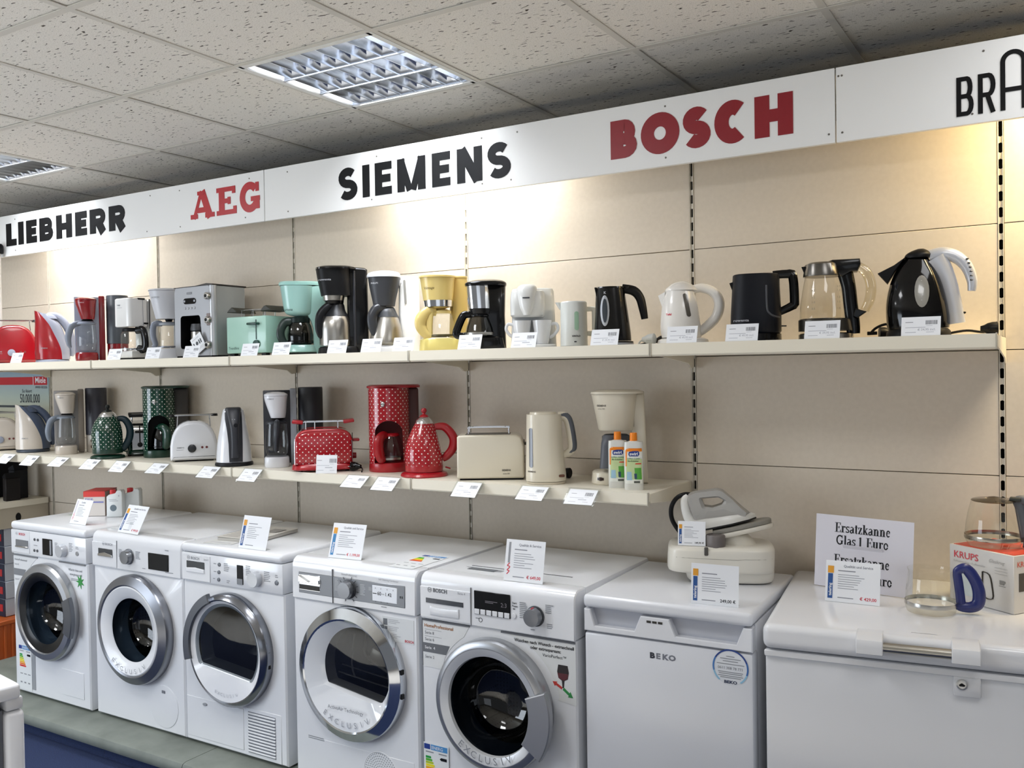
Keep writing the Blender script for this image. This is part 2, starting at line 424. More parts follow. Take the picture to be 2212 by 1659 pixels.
for k in range(6): shelf(-W1 * (k + 1), -W1 * k + (0.012 if k == 0 else 0), ZU, ulab[k], 'top wall shelves')
for k in range(1, 6): shelf(-W1 * (k + 1), -W1 * k - (0.0 if k > 1 else 0.012), ZL, llab[k - 1], 'lower wall shelves')

# ------------------------------------------------------------------ sign boards with cut letters
BOARD = M('#eeeeec', 0.4)
YS = -0.2
def board(x0, x1, label):
    t = part('sign_board', B().box(((x0 + x1) / 2, YS + 0.008, 2.432), (x1 - x0 - 0.004, 0.016, 0.231), 0.001, 1), BOARD)
    return tag(t, label, 'sign', 'sign boards along the top of the wall')
bd = [board(-0.4395, 2.05, 'right white sign board with narrow black letters cut off by the picture edge'),
      board(-2.926, -0.4395, 'long middle white sign board with one black word and one dark red word'),
      board(-5.415, -2.926, 'left white sign board with a heavy black word and a red slab-serif word')]
for t, xs in ((bd[0], (-0.42, -0.06, 0.9)), (bd[1], (-2.78, -2.3, -1.75, -1.62, -1.0, -0.46)), (bd[2], (-4.9, -3.75, -3.5, -3.05))):
    for i, x in enumerate(xs):
        for z in (2.345, 2.52):
            part('screw', B().lathe([(0.0035, 0), (0.003, 0.0015), (0.0008, 0.0018)], (x + 0.03 * (i % 2) * (z > 2.4), YS, z), 8, axis='y'), M('#77736c', 0.4, 0.6), t)
struct(part('light_block_board', B().box((-1.68, -0.085, 2.538), (7.4, 0.19, 0.012)), M('#d8d5cf', 0.6)))  # added unseen board: stops backlight rising past the signs onto the ceiling
# dividing steel clips between boards are hidden; gaps stay open
def stroke(b, pts, w, t0=-0.0016, closed=False):
    """a flat ribbon of width w along pts (x, z) with mitred corners"""
    P = [Vector(p) for p in pts]; n = len(P); L, R = [], []
    for i in range(n):
        if closed: a, c = P[i - 1], P[(i + 1) % n]
        else: a, c = P[max(i - 1, 0)], P[min(i + 1, n - 1)]
        d1 = (P[i] - a).normalized() if (P[i] - a).length > 1e-9 else (c - P[i]).normalized()
        d2 = (c - P[i]).normalized() if (c - P[i]).length > 1e-9 else d1
        nr = Vector((-d1.y - d2.y, d1.x + d2.x)); nr.normalize()
        k = w / 2 / max(0.35, nr.dot(Vector((-d1.y, d1.x))))
        L.append(P[i] + nr * k); R.append(P[i] - nr * k)
    m = n if closed else n - 1
    b.k = getattr(b, 'k', 0) + 1; t0 -= 0.00015 * b.k
    for i in range(m):
        j = (i + 1) % n
        q = [(p.x, p.y) for p in (L[i], L[j], R[j], R[i])]
        b.prism(q, t0 - 0.00006 * (i % 2), 0, 'xz')
    return b
def arc(cx, cz, rx, rz, a0, a1, n=10):
    return [(cx + rx * math.cos(math.radians(a0 + (a1 - a0) * i / n)), cz + rz * math.sin(math.radians(a0 + (a1 - a0) * i / n))) for i in range(n + 1)]
def glyph(ch, w, h, s, hs=None):
    """stroke letter in a box w x h with stem s (horizontal strokes hs)"""
    b = B(); hs = hs or s; x0, x1 = s / 2, w - s / 2; z0, z1 = hs / 2, h - hs / 2; zm = h / 2
    V = lambda x, a=0, c=None: stroke(b, [(x, a), (x, h if c is None else c)], s)
    Hh = lambda z, a=s * 0.5, c=None: stroke(b, [(a, z), (w if c is None else c, z)], hs)
    if ch == 'L': V(x0); Hh(z0)
    elif ch == 'I': V(x0)
    elif ch == 'E': V(x0); Hh(z0); Hh(z1); Hh(zm, c=w * 0.93)
    elif ch == 'H': V(x0); V(x1); Hh(zm, c=x1)
    elif ch == 'B':
        V(x0)
        rt, rb = (z1 - zm) / 2, (zm - z0) / 2; xa = w - s / 2 - 0.16 * w
        stroke(b, [(x0, z1), (xa - 0.1 * w, z1)] + arc(xa - 0.1 * w, zm + rt, 0.2 * w, rt, 88, -88, 8) + [(x0, zm)], hs)
        stroke(b, [(x0, zm), (xa - 0.1 * w, zm)] + arc(xa - 0.1 * w, z0 + rb, 0.26 * w, rb, 88, -88, 8) + [(x0, z0)], hs)
    elif ch == 'R':
        V(x0); rt = (z1 - zm * 0.92) / 2
        stroke(b, [(x0, z1), (w * 0.6, z1)] + arc(w * 0.6, z1 - rt, w * 0.4 - s / 2, rt, 88, -88, 8) + [(x0, z1 - 2 * rt)], hs)
        stroke(b, [(w * 0.5, zm), (w - s * 0.5, 0)], s)
    elif ch == 'N': V(x0); V(x1); stroke(b, [(x0 + 0.02 * w, h - 0.02 * h), (x1 - 0.02 * w, 0.02 * h)], s * 1.05)
    elif ch == 'M': V(x0); V(x1); [stroke(b, [(x, h - 0.02 * h), (w / 2 + q * s * 0.22, 0.02 * h)], s * 0.8) for x, q in ((x0, -1), (x1, 1))]
    elif ch == 'O': stroke(b, arc(w / 2, zm, w / 2 - s / 2, h / 2 - hs / 2, 0, 350, 34), s, closed=True)
    elif ch == 'S':
        ru = (z1 - zm) / 2; rx = w / 2 - s / 2
        p = arc(w / 2, zm + ru, rx * 0.94, ru, 35, 270, 14) + arc(w / 2, zm - ru, rx, ru, 90, -145, 14)[1:]
        stroke(b, p, (s + hs) / 2)
    elif ch == 'C': stroke(b, arc(w * 0.54, zm, w * 0.54 - s / 2, h / 2 - hs / 2, 52, 308, 26), s)
    elif ch == 'a':                                # tall arched A
        stroke(b, [(x0, 0)] + [(x0, h - w / 2)] + arc(w / 2, h - w / 2, w / 2 - s / 2, w / 2 - s / 2, 180, 0, 14)[1:] + [(x1, 0)], s); Hh(h * 0.34, a=x0, c=x1)
    elif ch == 'U': stroke(b, [(x0, h)] + [(x0, w * 0.4)] + arc(w / 2, w * 0.45, w / 2 - s / 2, w * 0.45 - s / 2, 180, 360, 12)[1:] + [(x1, h)], s)
    elif ch == 'A':                                # slab serif capital
        stroke(b, [(w * 0.14, 0), (w * 0.47, h)], s * 0.5); stroke(b, [(w * 0.82, 0), (w * 0.49, h)], s * 1.05)
        stroke(b, [(w * 0.22, h * 0.3), (w * 0.74, h * 0.3)], hs * 0.7)
        stroke(b, [(0, hs * 0.3), (w * 0.3, hs * 0.3)], hs * 0.6); stroke(b, [(w * 0.62, hs * 0.3), (w, hs * 0.3)], hs * 0.6)
        stroke(b, [(w * 0.3, h - hs * 0.25), (w * 0.58, h - hs * 0.25)], hs * 0.5)
    elif ch == 'e':                                # slab serif E
        stroke(b, [(w * 0.27, 0), (w * 0.27, h)], s); stroke(b, [(0, hs * 0.3), (w, hs * 0.3)], hs * 0.6); stroke(b, [(0, h - hs * 0.3), (w * 0.95, h - hs * 0.3)], hs * 0.6)
        stroke(b, [(w * 0.25, zm), (w * 0.68, zm)], hs * 0.6); stroke(b, [(w * 0.66, zm - h * 0.13), (w * 0.66, zm + h * 0.13)], s * 0.5)
        stroke(b, [(w * 0.96, 0), (w * 0.96, h * 0.28)], s * 0.55); stroke(b, [(w * 0.91, h), (w * 0.91, h * 0.74)], s * 0.55)
    elif ch == 'g':                                # slab serif G
        stroke(b, arc(w * 0.52, zm, w * 0.52 - s / 2, h / 2 - hs * 0.32, 42, 330, 24), s * 0.9)
        stroke(b, [(w * 0.86, h * 0.06), (w * 0.86, h * 0.42)], s); stroke(b, [(w * 0.58, h * 0.43), (w * 1.03, h * 0.43)], hs * 0.6)
        stroke(b, [(w * 0.9, h), (w * 0.9, h * 0.68)], s * 0.55)
    return b
def word(t, seq, x, z, mat, h, s, hs=None):
    """seq: (letter, width, gap after)"""
    for ch, w, g in seq:
        o = part('letter', glyph(ch, w, h, s, hs), mat, t, smooth=0); o.location = (x, YS - 0.0002, z); x += w + g
LB = M('#08080a', 0.5); LRD = M('#8c1420', 0.4); LR = M('#b31722', 0.35)
k = 1.088 / 1.12
word(bd[2], [('L', 0.104 * k, 0.02 * k), ('I', 0.049 * k, 0.03 * k), ('E', 0.104 * k, 0.026 * k), ('B', 0.137 * k, 0.024 * k), ('H', 0.145 * k, 0.03 * k), ('E', 0.104 * k, 0.026 * k), ('R', 0.142 * k, 0.024 * k), ('R', 0.142 * k, 0)], -4.988, 2.373, LB, 0.127, 0.053 * k, 0.037)
word(bd[2], [('A', 0.166, 0.016), ('e', 0.128, 0.026), ('g', 0.128, 0)], -3.421, 2.371, LR, 0.128, 0.038, 0.036)
k = 0.814 / 0.9
word(bd[1], [('S', 0.12 * k, 0.03 * k), ('I', 0.036 * k, 0.038 * k), ('E', 0.098 * k, 0.032 * k), ('M', 0.158 * k, 0.036 * k), ('E', 0.098 * k, 0.036 * k), ('N', 0.13 * k, 0.024 * k), ('S', 0.12 * k, 0)], -2.483, 2.358, LB, 0.134, 0.042 * k, 0.032)
k = 0.634 / 0.66
word(bd[1], [('B', 0.108 * k, 0.012 * k), ('O', 0.146 * k, 0.01 * k), ('S', 0.106 * k, 0.012 * k), ('C', 0.118 * k, 0.022 * k), ('H', 0.128 * k, 0)], -1.205, 2.364, LRD, 0.134, 0.05 * k, 0.04)
word(bd[0], [('B', 0.045, 0.011), ('R', 0.045, 0.012), ('a', 0.065, 0.012), ('U', 0.048, 0.012), ('N', 0.05, 0)], -0.101, 2.342, LB, 0.113, 0.0125)
for o in list(bd[0].children):                     # the arched A stands taller than its neighbours
    if o.name.startswith('letter') and abs(o.location.x - (-0.101 + 0.113)) < 1e-3:
        o.data = glyph('a', 0.065, 0.168, 0.0125).done('letter', 0); o.data.materials.append(LB)

# ------------------------------------------------------------------ left end: side shelving, poster, boxes
t = thing('side_shelf_unit', 'cream shelf unit standing side-on at left beside the first washing machine', 'shelf unit', (-5.2, -0.35, 0))
part('shelf_top', B().box((0, -0.05, 0.905), (0.5, 0.78, 0.035), 0.002, 1), SHELF, t)
part('fascia', B().box((0.235, -0.05, 0.83), (0.018, 0.78, 0.115)), M('#b5ac9a', 0.5), t)
part('hole', B().lathe([(0.016, 0), (0.016, 0.001)], (0, 0, 0), 16, axis='x').xf(Matrix.Translation((0.2445, 0.16, 0.83)) @ Matrix.Diagonal((1, 1, 1.5, 1))), BLACKM, t, 'dark cable hole')
part('back_board', B().box((-0.24, -0.05, 0.45), (0.02, 0.78, 0.9)), SHELF, t)
post = thing('display_post', 'slim white post with black cap behind the red toaster on top shelf', 'post', (-5.017, -0.2335, ZU))
part('pole', B().lathe([(0.014, 0.004), (0.014, 0.635)], (0, 0, 0), 16), M('#c9c8c4', 0.4), post)
part('foot', B().lathe([(0.02, 0.0), (0.02, 0.012)], (0, 0, 0), 16), BLACKM, post)
part('cap', B().lathe([(0.024, 0.628), (0.028, 0.634), (0.028, 0.672), (0.02, 0.684)], (0, 0, 0), 16), BLACKM, post)
pm = bpy.data.materials.new('poster_print'); pm.use_nodes = True
nt = pm.node_tree; pb = nt.nodes['Principled BSDF']; pb.inputs['Roughness'].default_value = 0.45
tc = nt.nodes.new('ShaderNodeTexCoord'); sp = nt.nodes.new('ShaderNodeSeparateXYZ'); rp = nt.nodes.new('ShaderNodeValToRGB')
nt.links.new(tc.outputs['Generated'], sp.inputs[0]); nt.links.new(sp.outputs['Z'], rp.inputs[0]); nt.links.new(rp.outputs[0], pb.inputs['Base Color'])
e = rp.color_ramp.elements; e[0].color = lin('#b5a48c'); e[1].color = lin('#8ea3b3'); e[1].position = 0.95
x = rp.color_ramp.elements.new(0.35); x.color = lin('#b9b297'); x = rp.color_ramp.elements.new(0.65); x.color = lin('#a9b6ad')
poster = tag(part('wall_poster', B().box((-5.28, -0.003, 1.44), (0.7, 0.004, 0.44)), pm), 'pale blue-green advertising poster with red band on wall behind beige kettle', 'poster')
part('red_band', B().box((-5.28, -0.0056, 1.605), (0.67, 0.001, 0.046)), M('#b2202c', 0.5), poster)
part('logo_box', B().box((-5.012, -0.0066, 1.605), (0.135, 0.001, 0.05)), M('#b2202c', 0.5), poster)
b = B(); T(b, 'Miele', -4.955, -0.0075, 1.592, 0.05, 'RIGHT', 0.01)
b.box((-5.082, -0.0072, 1.605), (0.004, 0.001, 0.05)); part('logo_print', b, PAPER, poster, smooth=0)
b = B(); T(b, 'IMMER BESSER', -4.945, -0.0062, 1.56, 0.019, 'RIGHT'); T(b, 'So feiert', -5.1, -0.0062, 1.535, 0.03, 'RIGHT'); T(b, '50.000.000', -5.11 + 0.09, -0.0062, 1.475, 0.075, 'RIGHT', 0.01, 0.62)
bars(b, -5.5, -5.02, 1.445, 0.013, -0.006); bars(b, -5.5, -5.02, 1.41, 0.01, -0.006)
part('poster_print', b, M('#3a3f44', 0.6), poster, smooth=0)
cols = ['#17181c', '#1c1b1e', '#141519', '#1d1a1a']
for i, (px, py, w, d, h, tilt) in enumerate(((-5.28, -0.1, 0.16, 0.12, 0.26, 0), (-5.2, -0.3, 0.12, 0.1, 0.2, 0), (-5.05, -0.13, 0.05, 0.09, 0.17, 8), (-5.0, -0.2, 0.04, 0.08, 0.13, -6))):
    lab = ['tall black carton on left shelf unit under lower shelf', 'black box in front on the left shelf unit', 'thin black folder leaning on left shelf unit beside panel wall', 'small thin black folder at the front of left shelf unit'][i]
    o = thing('black_box', lab, 'box', (px, py, 0.9225), tilt, 'black boxes on the left shelf unit')
    part('box_body', B().box((0, 0, h / 2), (w, d, h), 0.004, 1), M(cols[i], 0.5), o)
    part('box_lid', B().prism([(-w / 2, h), (w / 2, h), (w / 2 * 0.6, h + 0.03), (-w / 2, h + 0.012)], -d / 2, d / 2, 'xz'), M('#0f1013', 0.5), o)
for i in range(5):
    o = thing('carton', ['bottom', 'second lowest', 'middle', 'second highest', 'topmost'][i] + ' white carton with navy end in the stack at far left', 'carton', (-5.155 + 0.004 * (i % 2), -0.165, 0.2695 + 0.1 * i), 0, 'stacked white cartons')
    part('carton_body', B().box((0.03, 0, 0.05), (0.3, 0.2, 0.098), 0.003, 1), M('#b9bec9', 0.6), o)
    part('navy_end', B().box((0.03, -0.102, 0.05), (0.298, 0.003, 0.096)), M('#1c2238', 0.5), o)
    part('red_mark', B().box((0.1, -0.1045, 0.05), (0.12, 0.002, 0.04)), M('#b0282e', 0.5), o)
o = thing('crate', 'orange ribbed plastic crate standing at far left under the white cartons', 'crate', (-5.1, -0.24, 0.0))
part('crate_body', B().box((0, 0, 0.135), (0.36, 0.34, 0.265), 0.01, 2), M('#b8561f', 0.45), o)
for i in range(8):
    part('rib', B().box((0.183, -0.15 + i * 0.043, 0.13), (0.008, 0.014, 0.22), 0.002, 1), M('#c4602a', 0.45), o)
part('crate_rim', B().box((0, 0, 0.255), (0.385, 0.362, 0.026), 0.005, 1), M('#c4602a', 0.45), o)

# ------------------------------------------------------------------ washing machines and dryers
ZM = 0.107
PANELW = M('#e6e8ec', 0.2, coat=0.6)
DARKGL = M('#0d0e11', 0.3, coat=0.1); DISP = M('#09090b', 0.3, coat=0.05)
SATIN = M('#aeb0b4', 0.3, 0.85); SATIND = M('#6f7277', 0.32, 0.8); CHR2 = M('#ccd0d6', 0.08, 1.0)
def drum_mat():
    m = bpy.data.materials.new('perforated_steel'); m.use_nodes = True
    nt = m.node_tree; b = nt.nodes['Principled BSDF']; L = nt.links.new
    b.inputs['Metallic'].default_value = 1; b.inputs['Roughness'].default_value = 0.3
    t = nt.nodes.new('ShaderNodeTexCoord'); v = nt.nodes.new('ShaderNodeTexVoronoi'); v.inputs['Scale'].default_value = 75; v.inputs['Randomness'].default_value = 0.1
    L(t.outputs['Object'], v.inputs['Vector']); r = nt.nodes.new('ShaderNodeValToRGB'); r.color_ramp.elements[0].position = 0.25; r.color_ramp.elements[1].position = 0.32
    r.color_ramp.elements[0].color = (0.01, 0.01, 0.01, 1); r.color_ramp.elements[1].color = (0.16, 0.16, 0.17, 1)
    L(v.outputs['Distance'], r.inputs[0]); L(r.outputs[0], b.inputs['Base Color'])
    return m
DRUM = drum_mat(); KNOBM = M('#8f9195', 0.3, 1.0)
BOWL = glass('#a3b0bc', 1.3, 'door_bowl_glass'); RUBBER = M('#6f7a85', 0.5)
def rect_ring(w, z0, z1, y, cx, cz, n, inset=0.0):
    out = []; x0, x1 = -w / 2 + inset, w / 2 - inset; z0 += inset; z1 -= inset
    for k in range(n):
        a = 2 * PI * k / n; c, s = math.cos(a), math.sin(a)
        tx = ((x1 - cx) / c) if c > 1e-6 else ((x0 - cx) / c if c < -1e-6 else 1e9)
        tz = ((z1 - cz) / s) if s > 1e-6 else ((z0 - cz) / s if s < -1e-6 else 1e9)
        t = min(tx, tz); out.append([cx + t * c, y, cz + t * s])
    for X in (x0, x1):
        for Z in (z0, z1):
            i = min(range(n), key=lambda q: (out[q][0] - X) ** 2 + (out[q][2] - Z) ** 2); out[i] = [X, y, Z]
    return out
def circ(r, y, cx, cz, n): return [[cx + r * math.cos(2 * PI * k / n), y, cz + r * math.sin(2 * PI * k / n)] for k in range(n)]
def body_with_cavity(w, z0, z1, depth, cx, cz, r, n=96):
    b = B()
    b.skin([circ(r, 0.3, cx, cz, n), circ(r, 0.0, cx, cz, n), rect_ring(w, z0, z1, 0, cx, cz, n, 0.006), rect_ring(w, z0, z1, 0.006, cx, cz, n), rect_ring(w, z0, z1, depth, cx, cz, n)])
    return b
def arc_text(b, s, cx, cz, r, a0, a1, size, y, bold=0.0):
    for i, ch in enumerate(s):
        a = math.radians(a0 + (a1 - a0) * i / (len(s) - 1))
        if ch == ' ': continue
        mt = Matrix.Translation((cx + r * math.cos(a), y, cz + r * math.sin(a))) @ Matrix.Rotation(-(a + PI / 2), 4, 'Y') @ FRONT
        b.mesh(text_mesh(ch, size, 'CENTER', bold), mt)
def sector(b, r0, r1, a0, a1, y0, y1, cx, cz, n=12):
    o = arc(cx, cz, r1, r1, a0, a1, n) + list(reversed(arc(cx, cz, r0, r0, a0, a1, n)))
    return b.prism(o, y0, y1, 'xz', 0.003, 1)
def ring(prof, cx, cz, n=72): return B().lathe(prof, (cx, 0, cz), n, False, False, axis='y')
def slot_text(b, x0, x1, z, y, n, h=0.0028):
    for i in range(n): bars(b, x0, x0 + (x1 - x0) * random.uniform(0.6, 1), z - i * h * 2.3, h, y)
def energy_label(t, x, z, w, h, y=-0.0015, flat=False):
    """an EU energy label lying in the xz plane with its top left corner at x, z"""
    p = part('energy_label', B().box((x + w / 2, y, z - h / 2), (w, 0.0008, h)), M('#e9ecee', 0.3), t, 'energy label with coloured class bars')
    q = []
    y -= 0.0006
    q.append(part('label_header', B().box((x + w * 0.14, y, z - h * 0.06), (w * 0.24, 0.0006, h * 0.08)), M('#27408f', 0.4), p))
    q.append(part('label_header', B().box((x + w * 0.62, y, z - h * 0.06), (w * 0.66, 0.0006, h * 0.085)), M('#4f93cf', 0.4), p))
    b = B(); T(b, 'ENERG', x + w * 0.32, y - 0.0006, z - h * 0.085, h * 0.07, bold=0.01); part('label_heading_print', b, PAPER, p, smooth=0)
    for i, c in enumerate(('#1f9b45', '#58b238', '#b9cf30', '#f1e51f', '#f3b51c', '#ea7a1f', '#d8342a')):
        zz = z - h * (0.24 + 0.042 * i); L = w * (0.2 + 0.045 * i)
        part('class_arrow', B().prism([(x + w * 0.08, zz), (x + w * 0.08, zz + h * 0.034), (x + w * 0.08 + L, zz + h * 0.034), (x + w * 0.1 + L, zz + h * 0.017), (x + w * 0.08 + L, zz)], y - 0.0006, y, 'xz'), M(c, 0.4), p)
    part('class_marker', B().prism([(x + w * 0.92, z - h * 0.24), (x + w * 0.7, z - h * 0.24), (x + w * 0.64, z - h * 0.218), (x + w * 0.7, z - h * 0.195), (x + w * 0.92, z - h * 0.195)], y - 0.0006, y, 'xz'), M('#16181c', 0.4), p)
    b = B()
    for i in range(3): bars(b, x + w * 0.1 + i * w * 0.3, x + w * (0.3 + 0.3 * i), z - h * 0.66, h * 0.02, y - 0.0002); bars(b, x + w * 0.1 + i * w * 0.3, x + w * (0.25 + 0.3 * i), z - h * 0.86, h * 0.03, y - 0.0002)
    bars(b, x + w * 0.08, x + w * 0.4, z - h * 0.15, h * 0.018, y - 0.0002); bars(b, x + w * 0.6, x + w * 0.92, z - h * 0.15, h * 0.018, y - 0.0002)
    part('label_print', b, INKG, p, smooth=0)
    return p
def emblem(b, x, z, r, y):
    for k in range(20):
        a0, a1 = 2 * PI * k / 20, 2 * PI * (k + 1) / 20
        b.quad([(x + R * math.cos(a), y, z + R * math.sin(a)) for R, a in ((r, a0), (r, a1), (r * 0.84, a1), (r * 0.84, a0))])
    b.quad([(x - r * 0.5, y, z - r * 0.45), (x - r * 0.32, y, z - r * 0.45), (x - r * 0.32, y, z + r * 0.45), (x - r * 0.5, y, z + r * 0.45)])
    b.quad([(x + r * 0.32, y, z - r * 0.45), (x + r * 0.5, y, z - r * 0.45), (x + r * 0.5, y, z + r * 0.45), (x + r * 0.32, y, z + r * 0.45)])
    b.quad([(x - r * 0.32, y, z - r * 0.1), (x + r * 0.32, y, z - r * 0.1), (x + r * 0.32, y, z + r * 0.1), (x - r * 0.32, y, z + r * 0.1)])
def knob(t, x, z, r, out, mat, y=-0.008, mark=None, skirt=None):
    k = part('program_knob', B().lathe([(r * 1.02, 0), (r, out * 0.7), (r * 0.93, out), (r * 0.2, out * 1.02)], (x, y, z), 36, axis='y'), mat, t)
    if skirt: part('knob_ring', B().lathe([(r * 1.14, 0), (r * 1.12, 0.004), (r * 1.0, 0.005)], (x, y, z), 36, axis='y'), skirt, k)
    if mark: part('knob_mark', B().box((x, y - out * 0.6, z + r), (0.004, out * 0.5, 0.003)), mark, k)
    return k
def machine(name, label, cat, x0, y0, w, cfg):
    """front-loading machine, local y into the wall; z measured from the platform"""
    t = thing(name, label, cat, (x0, y0, ZM), 0, 'row of front-loading machines')
    zp, zt, D, cz, R = 0.672, 0.828, 0.585, cfg.get('cz', 0.425), cfg['R']
    cx = cfg.get('cx', 0.0)
    part('housing', body_with_cavity(w, 0.008, zp, D, cx, cz, R - 0.03), WHITE, t)
    part('foot_strip', B().box((0, 0.3, 0.004), (w - 0.03, 0.54, 0.008)), BLACKM, t)
    hw = w / 2 - 0.001
    if cfg.get('lid'):                             # lid overhanging the fascia
        part('control_panel', B().box((0, 0.03, (zp + 0.79) / 2 + 0.001), (w - 0.002, 0.076, 0.79 - zp - 0.002), 0.004, 2), PANELW, t)
        part('top_lid', B().box((0, D / 2 - 0.005, (0.791 + zt) / 2), (w, D + 0.012, zt - 0.791), 0.014, 3), WHITE, t)
    else:                                          # fascia rounding over into the lid
        prof = [(0.07, zp + 0.0015), (-0.006, zp + 0.0015), (-0.008, zp + 0.004), (-0.006, 0.785)] + [(0.026 - 0.032 * math.cos(a), 0.796 + 0.032 * math.sin(a)) for a in (0.2, 0.5, 0.8, 1.1, 1.35, PI / 2)] + [(0.07, zt)]
        part('control_panel', B().prism(prof, -hw, hw, 'yz', 0.004, 1), PANELW, t)
        part('top_lid', B().prism([(0.0715, 0.7), (0.0715, zt), (D - 0.01, zt), (D, zt - 0.012), (D, 0.7)], -hw, hw, 'yz', 0.008, 2), WHITE, t)
    part('upper_housing', B().box((0, 0.34, (zp + 0.789) / 2), (w - 0.006, D - 0.18, 0.789 - zp)), WHITE, t)
    # drum seen through the door
    dr = part('drum', B().lathe([(R - 0.034, -0.02), (R - 0.034, -0.28), (0.02, -0.292)], (cx, 0, cz), 48, False, True, axis='y'), DRUM, t)
    for i in range(3):
        a = math.radians(100 + 120 * i)
        part('drum_paddle', B().box((cx + (R - 0.055) * math.cos(a), 0.17, cz + (R - 0.055) * math.sin(a)), (0.04, 0.2, 0.03), 0.01, 2, Matrix.Rotation(-a, 3, 'Y')), STEEL, dr)
    return t

# --- the five machines (local x, z read off the photograph's fronts)
def rows_print(t, items, mat=INKG, name='panel_print'):
    b = B()
    for x0, x1, z, n, h in items: slot_text(b, x0, x1, z, -0.0085, n, h)
    return part(name, b, mat, t, smooth=0, stuff=True)
def round_buttons(t, pts, r, mat, y=-0.008):
    for x, z in pts: part('button', B().lathe([(r, 0), (r * 0.9, 0.003), (r * 0.2, 0.0035)], (x, y, z), 18, axis='y'), mat, t)

# 1: black-ringed washer at the left
m1 = machine('washing_machine', 'leftmost washing machine, black glass door ring and green flower sticker', 'washing machine', -3.9, -0.66, 0.592, dict(R=0.225, lid=True))
dx = part('door_ring', ring([(0.226, 0.0), (0.226, 0.03), (0.216, 0.042), (0.19, 0.046), (0.186, 0.04)], 0, 0.425), SATIN, m1, 'brushed silver door ring')
part('black_bezel', ring([(0.187, 0.04), (0.16, 0.036), (0.147, 0.03)], 0, 0.425), DARKGL, dx)
part('door_glass', ring([(0.15, 0.03), (0.148, 0.0), (0.135, -0.05), (0.11, -0.08), (0.05, -0.1), (0.001, -0.103)], 0, 0.425), BOWL, dx)
part('door_seal', ring([(0.195, -0.012), (0.165, -0.03), (0.155, -0.06), (0.175, -0.075)], 0, 0.425), RUBBER, dx)
b = B(); sector(b, 0.182, 0.24, -22, 24, -0.052, -0.03, 0, 0.425); part('door_handle', b, SATIND, dx)
part('drawer_front', B().box((-0.215, -0.009, 0.735), (0.15, 0.003, 0.105), 0.001, 1), PANELW, m1)
part('drawer_grip', B().box((-0.2, -0.0106, 0.725), (0.105, 0.002, 0.038), 0.0005, 1), M('#8d9096', 0.3, 0.5), m1)
part('grip_lip', B().box((-0.2, -0.013, 0.711), (0.105, 0.006, 0.008), 0.002, 1), CHROME, m1)
part('display', B().box((0.004, -0.0095, 0.727), (0.075, 0.004, 0.076), 0.001, 1), DISP, m1)
part('display_keys', B().box((0.033, -0.0116, 0.727), (0.014, 0.002, 0.066)), M('#8b8e94', 0.4), m1)
knob(m1, 0.128, 0.722, 0.029, 0.026, M('#cfd2d8', 0.25, 0.4))
round_buttons(m1, [(-0.098, 0.754), (-0.072, 0.754), (-0.102, 0.702), (-0.078, 0.702)], 0.007, SATIND)
round_buttons(m1, [(0.232, 0.717)], 0.011, SATIN)
rows_print(m1, [(0.06, 0.09, 0.75, 5, 0.003), (0.17, 0.205, 0.757, 6, 0.003), (-0.108, -0.06, 0.725, 1, 0.003), (0.22, 0.245, 0.745, 2, 0.003)])
b = B(); emblem(b, -0.243, 0.772, 0.008, -0.0112); part('maker_emblem', b, INKL, m1, smooth=0)
b = B(); T(b, 'BOSCH', -0.225, -0.0112, 0.766, 0.016, bold=0.02); part('maker_name', b, REDINK, m1, smooth=0)
part('series_sticker', B().prism([(-0.29, 0.66), (-0.1, 0.66), (-0.14, 0.63), (-0.18, 0.585), (-0.21, 0.52), (-0.29, 0.52)], -0.0012, 0.0002, 'xz'), M('#dcdee0', 0.4), m1)
part('sticker_band', B().prism([(-0.288, 0.6), (-0.188, 0.6), (-0.205, 0.568), (-0.288, 0.568)], -0.002, -0.001, 'xz'), M('#7d8085', 0.4), m1)
b = B(); T(b, 'HomeProfessional', -0.28, -0.002, 0.64, 0.014, bold=0.01); T(b, 'Serie 8', -0.28, -0.002, 0.617, 0.012); T(b, 'Serie 4', -0.28, -0.002, 0.545, 0.012); part('sticker_print', b, INKG, m1, smooth=0)
part('dark_edge_strip', B().box((-0.19, -0.0015, 0.666), (0.2, 0.003, 0.006)), M('#77797d', 0.4), m1)
part('dark_edge_strip', B().box((0.18, -0.0015, 0.666), (0.2, 0.003, 0.006)), M('#77797d', 0.4), m1)
b = B(); T(b, 'Wäscht leise und', 0.15, -0.001, 0.632, 0.015, bold=0.012); T(b, 'energiesparend', 0.16, -0.001, 0.612, 0.015, bold=0.012); slot_text(b, 0.17, 0.26, 0.595, -0.001, 2); part('slogan_print', b, INKG, m1, smooth=0)
fl = [(0.238 + (0.03 if i % 2 else 0.012) * math.cos(PI * i / 7), 0.588 + (0.03 if i % 2 else 0.012) * 1.1 * math.sin(PI * i / 7)) for i in range(14)]
part('flower_sticker', B().prism(fl, -0.002, -0.0002, 'xz'), M('#2f9440', 0.5), m1, 'green eight-pointed flower sticker')
energy_label(m1, -0.265, 0.235, 0.105, 0.215)
part('grey_strip', B().prism([(-0.158, 0.03), (-0.13, 0.03), (-0.13, 0.23), (-0.146, 0.24), (-0.158, 0.17)], -0.0018, -0.0002, 'xz'), M('#9a9da2', 0.4), m1)
part('filter_flap', B().box((0.165, -0.0008, 0.11), (0.17, 0.003, 0.12), 0.0012, 1), WHITE, m1)
part('care_leaflet', B().box((-0.15, 0.3, 0.8288), (0.1, 0.14, 0.001)), M('#b6c9ae', 0.5), m1)

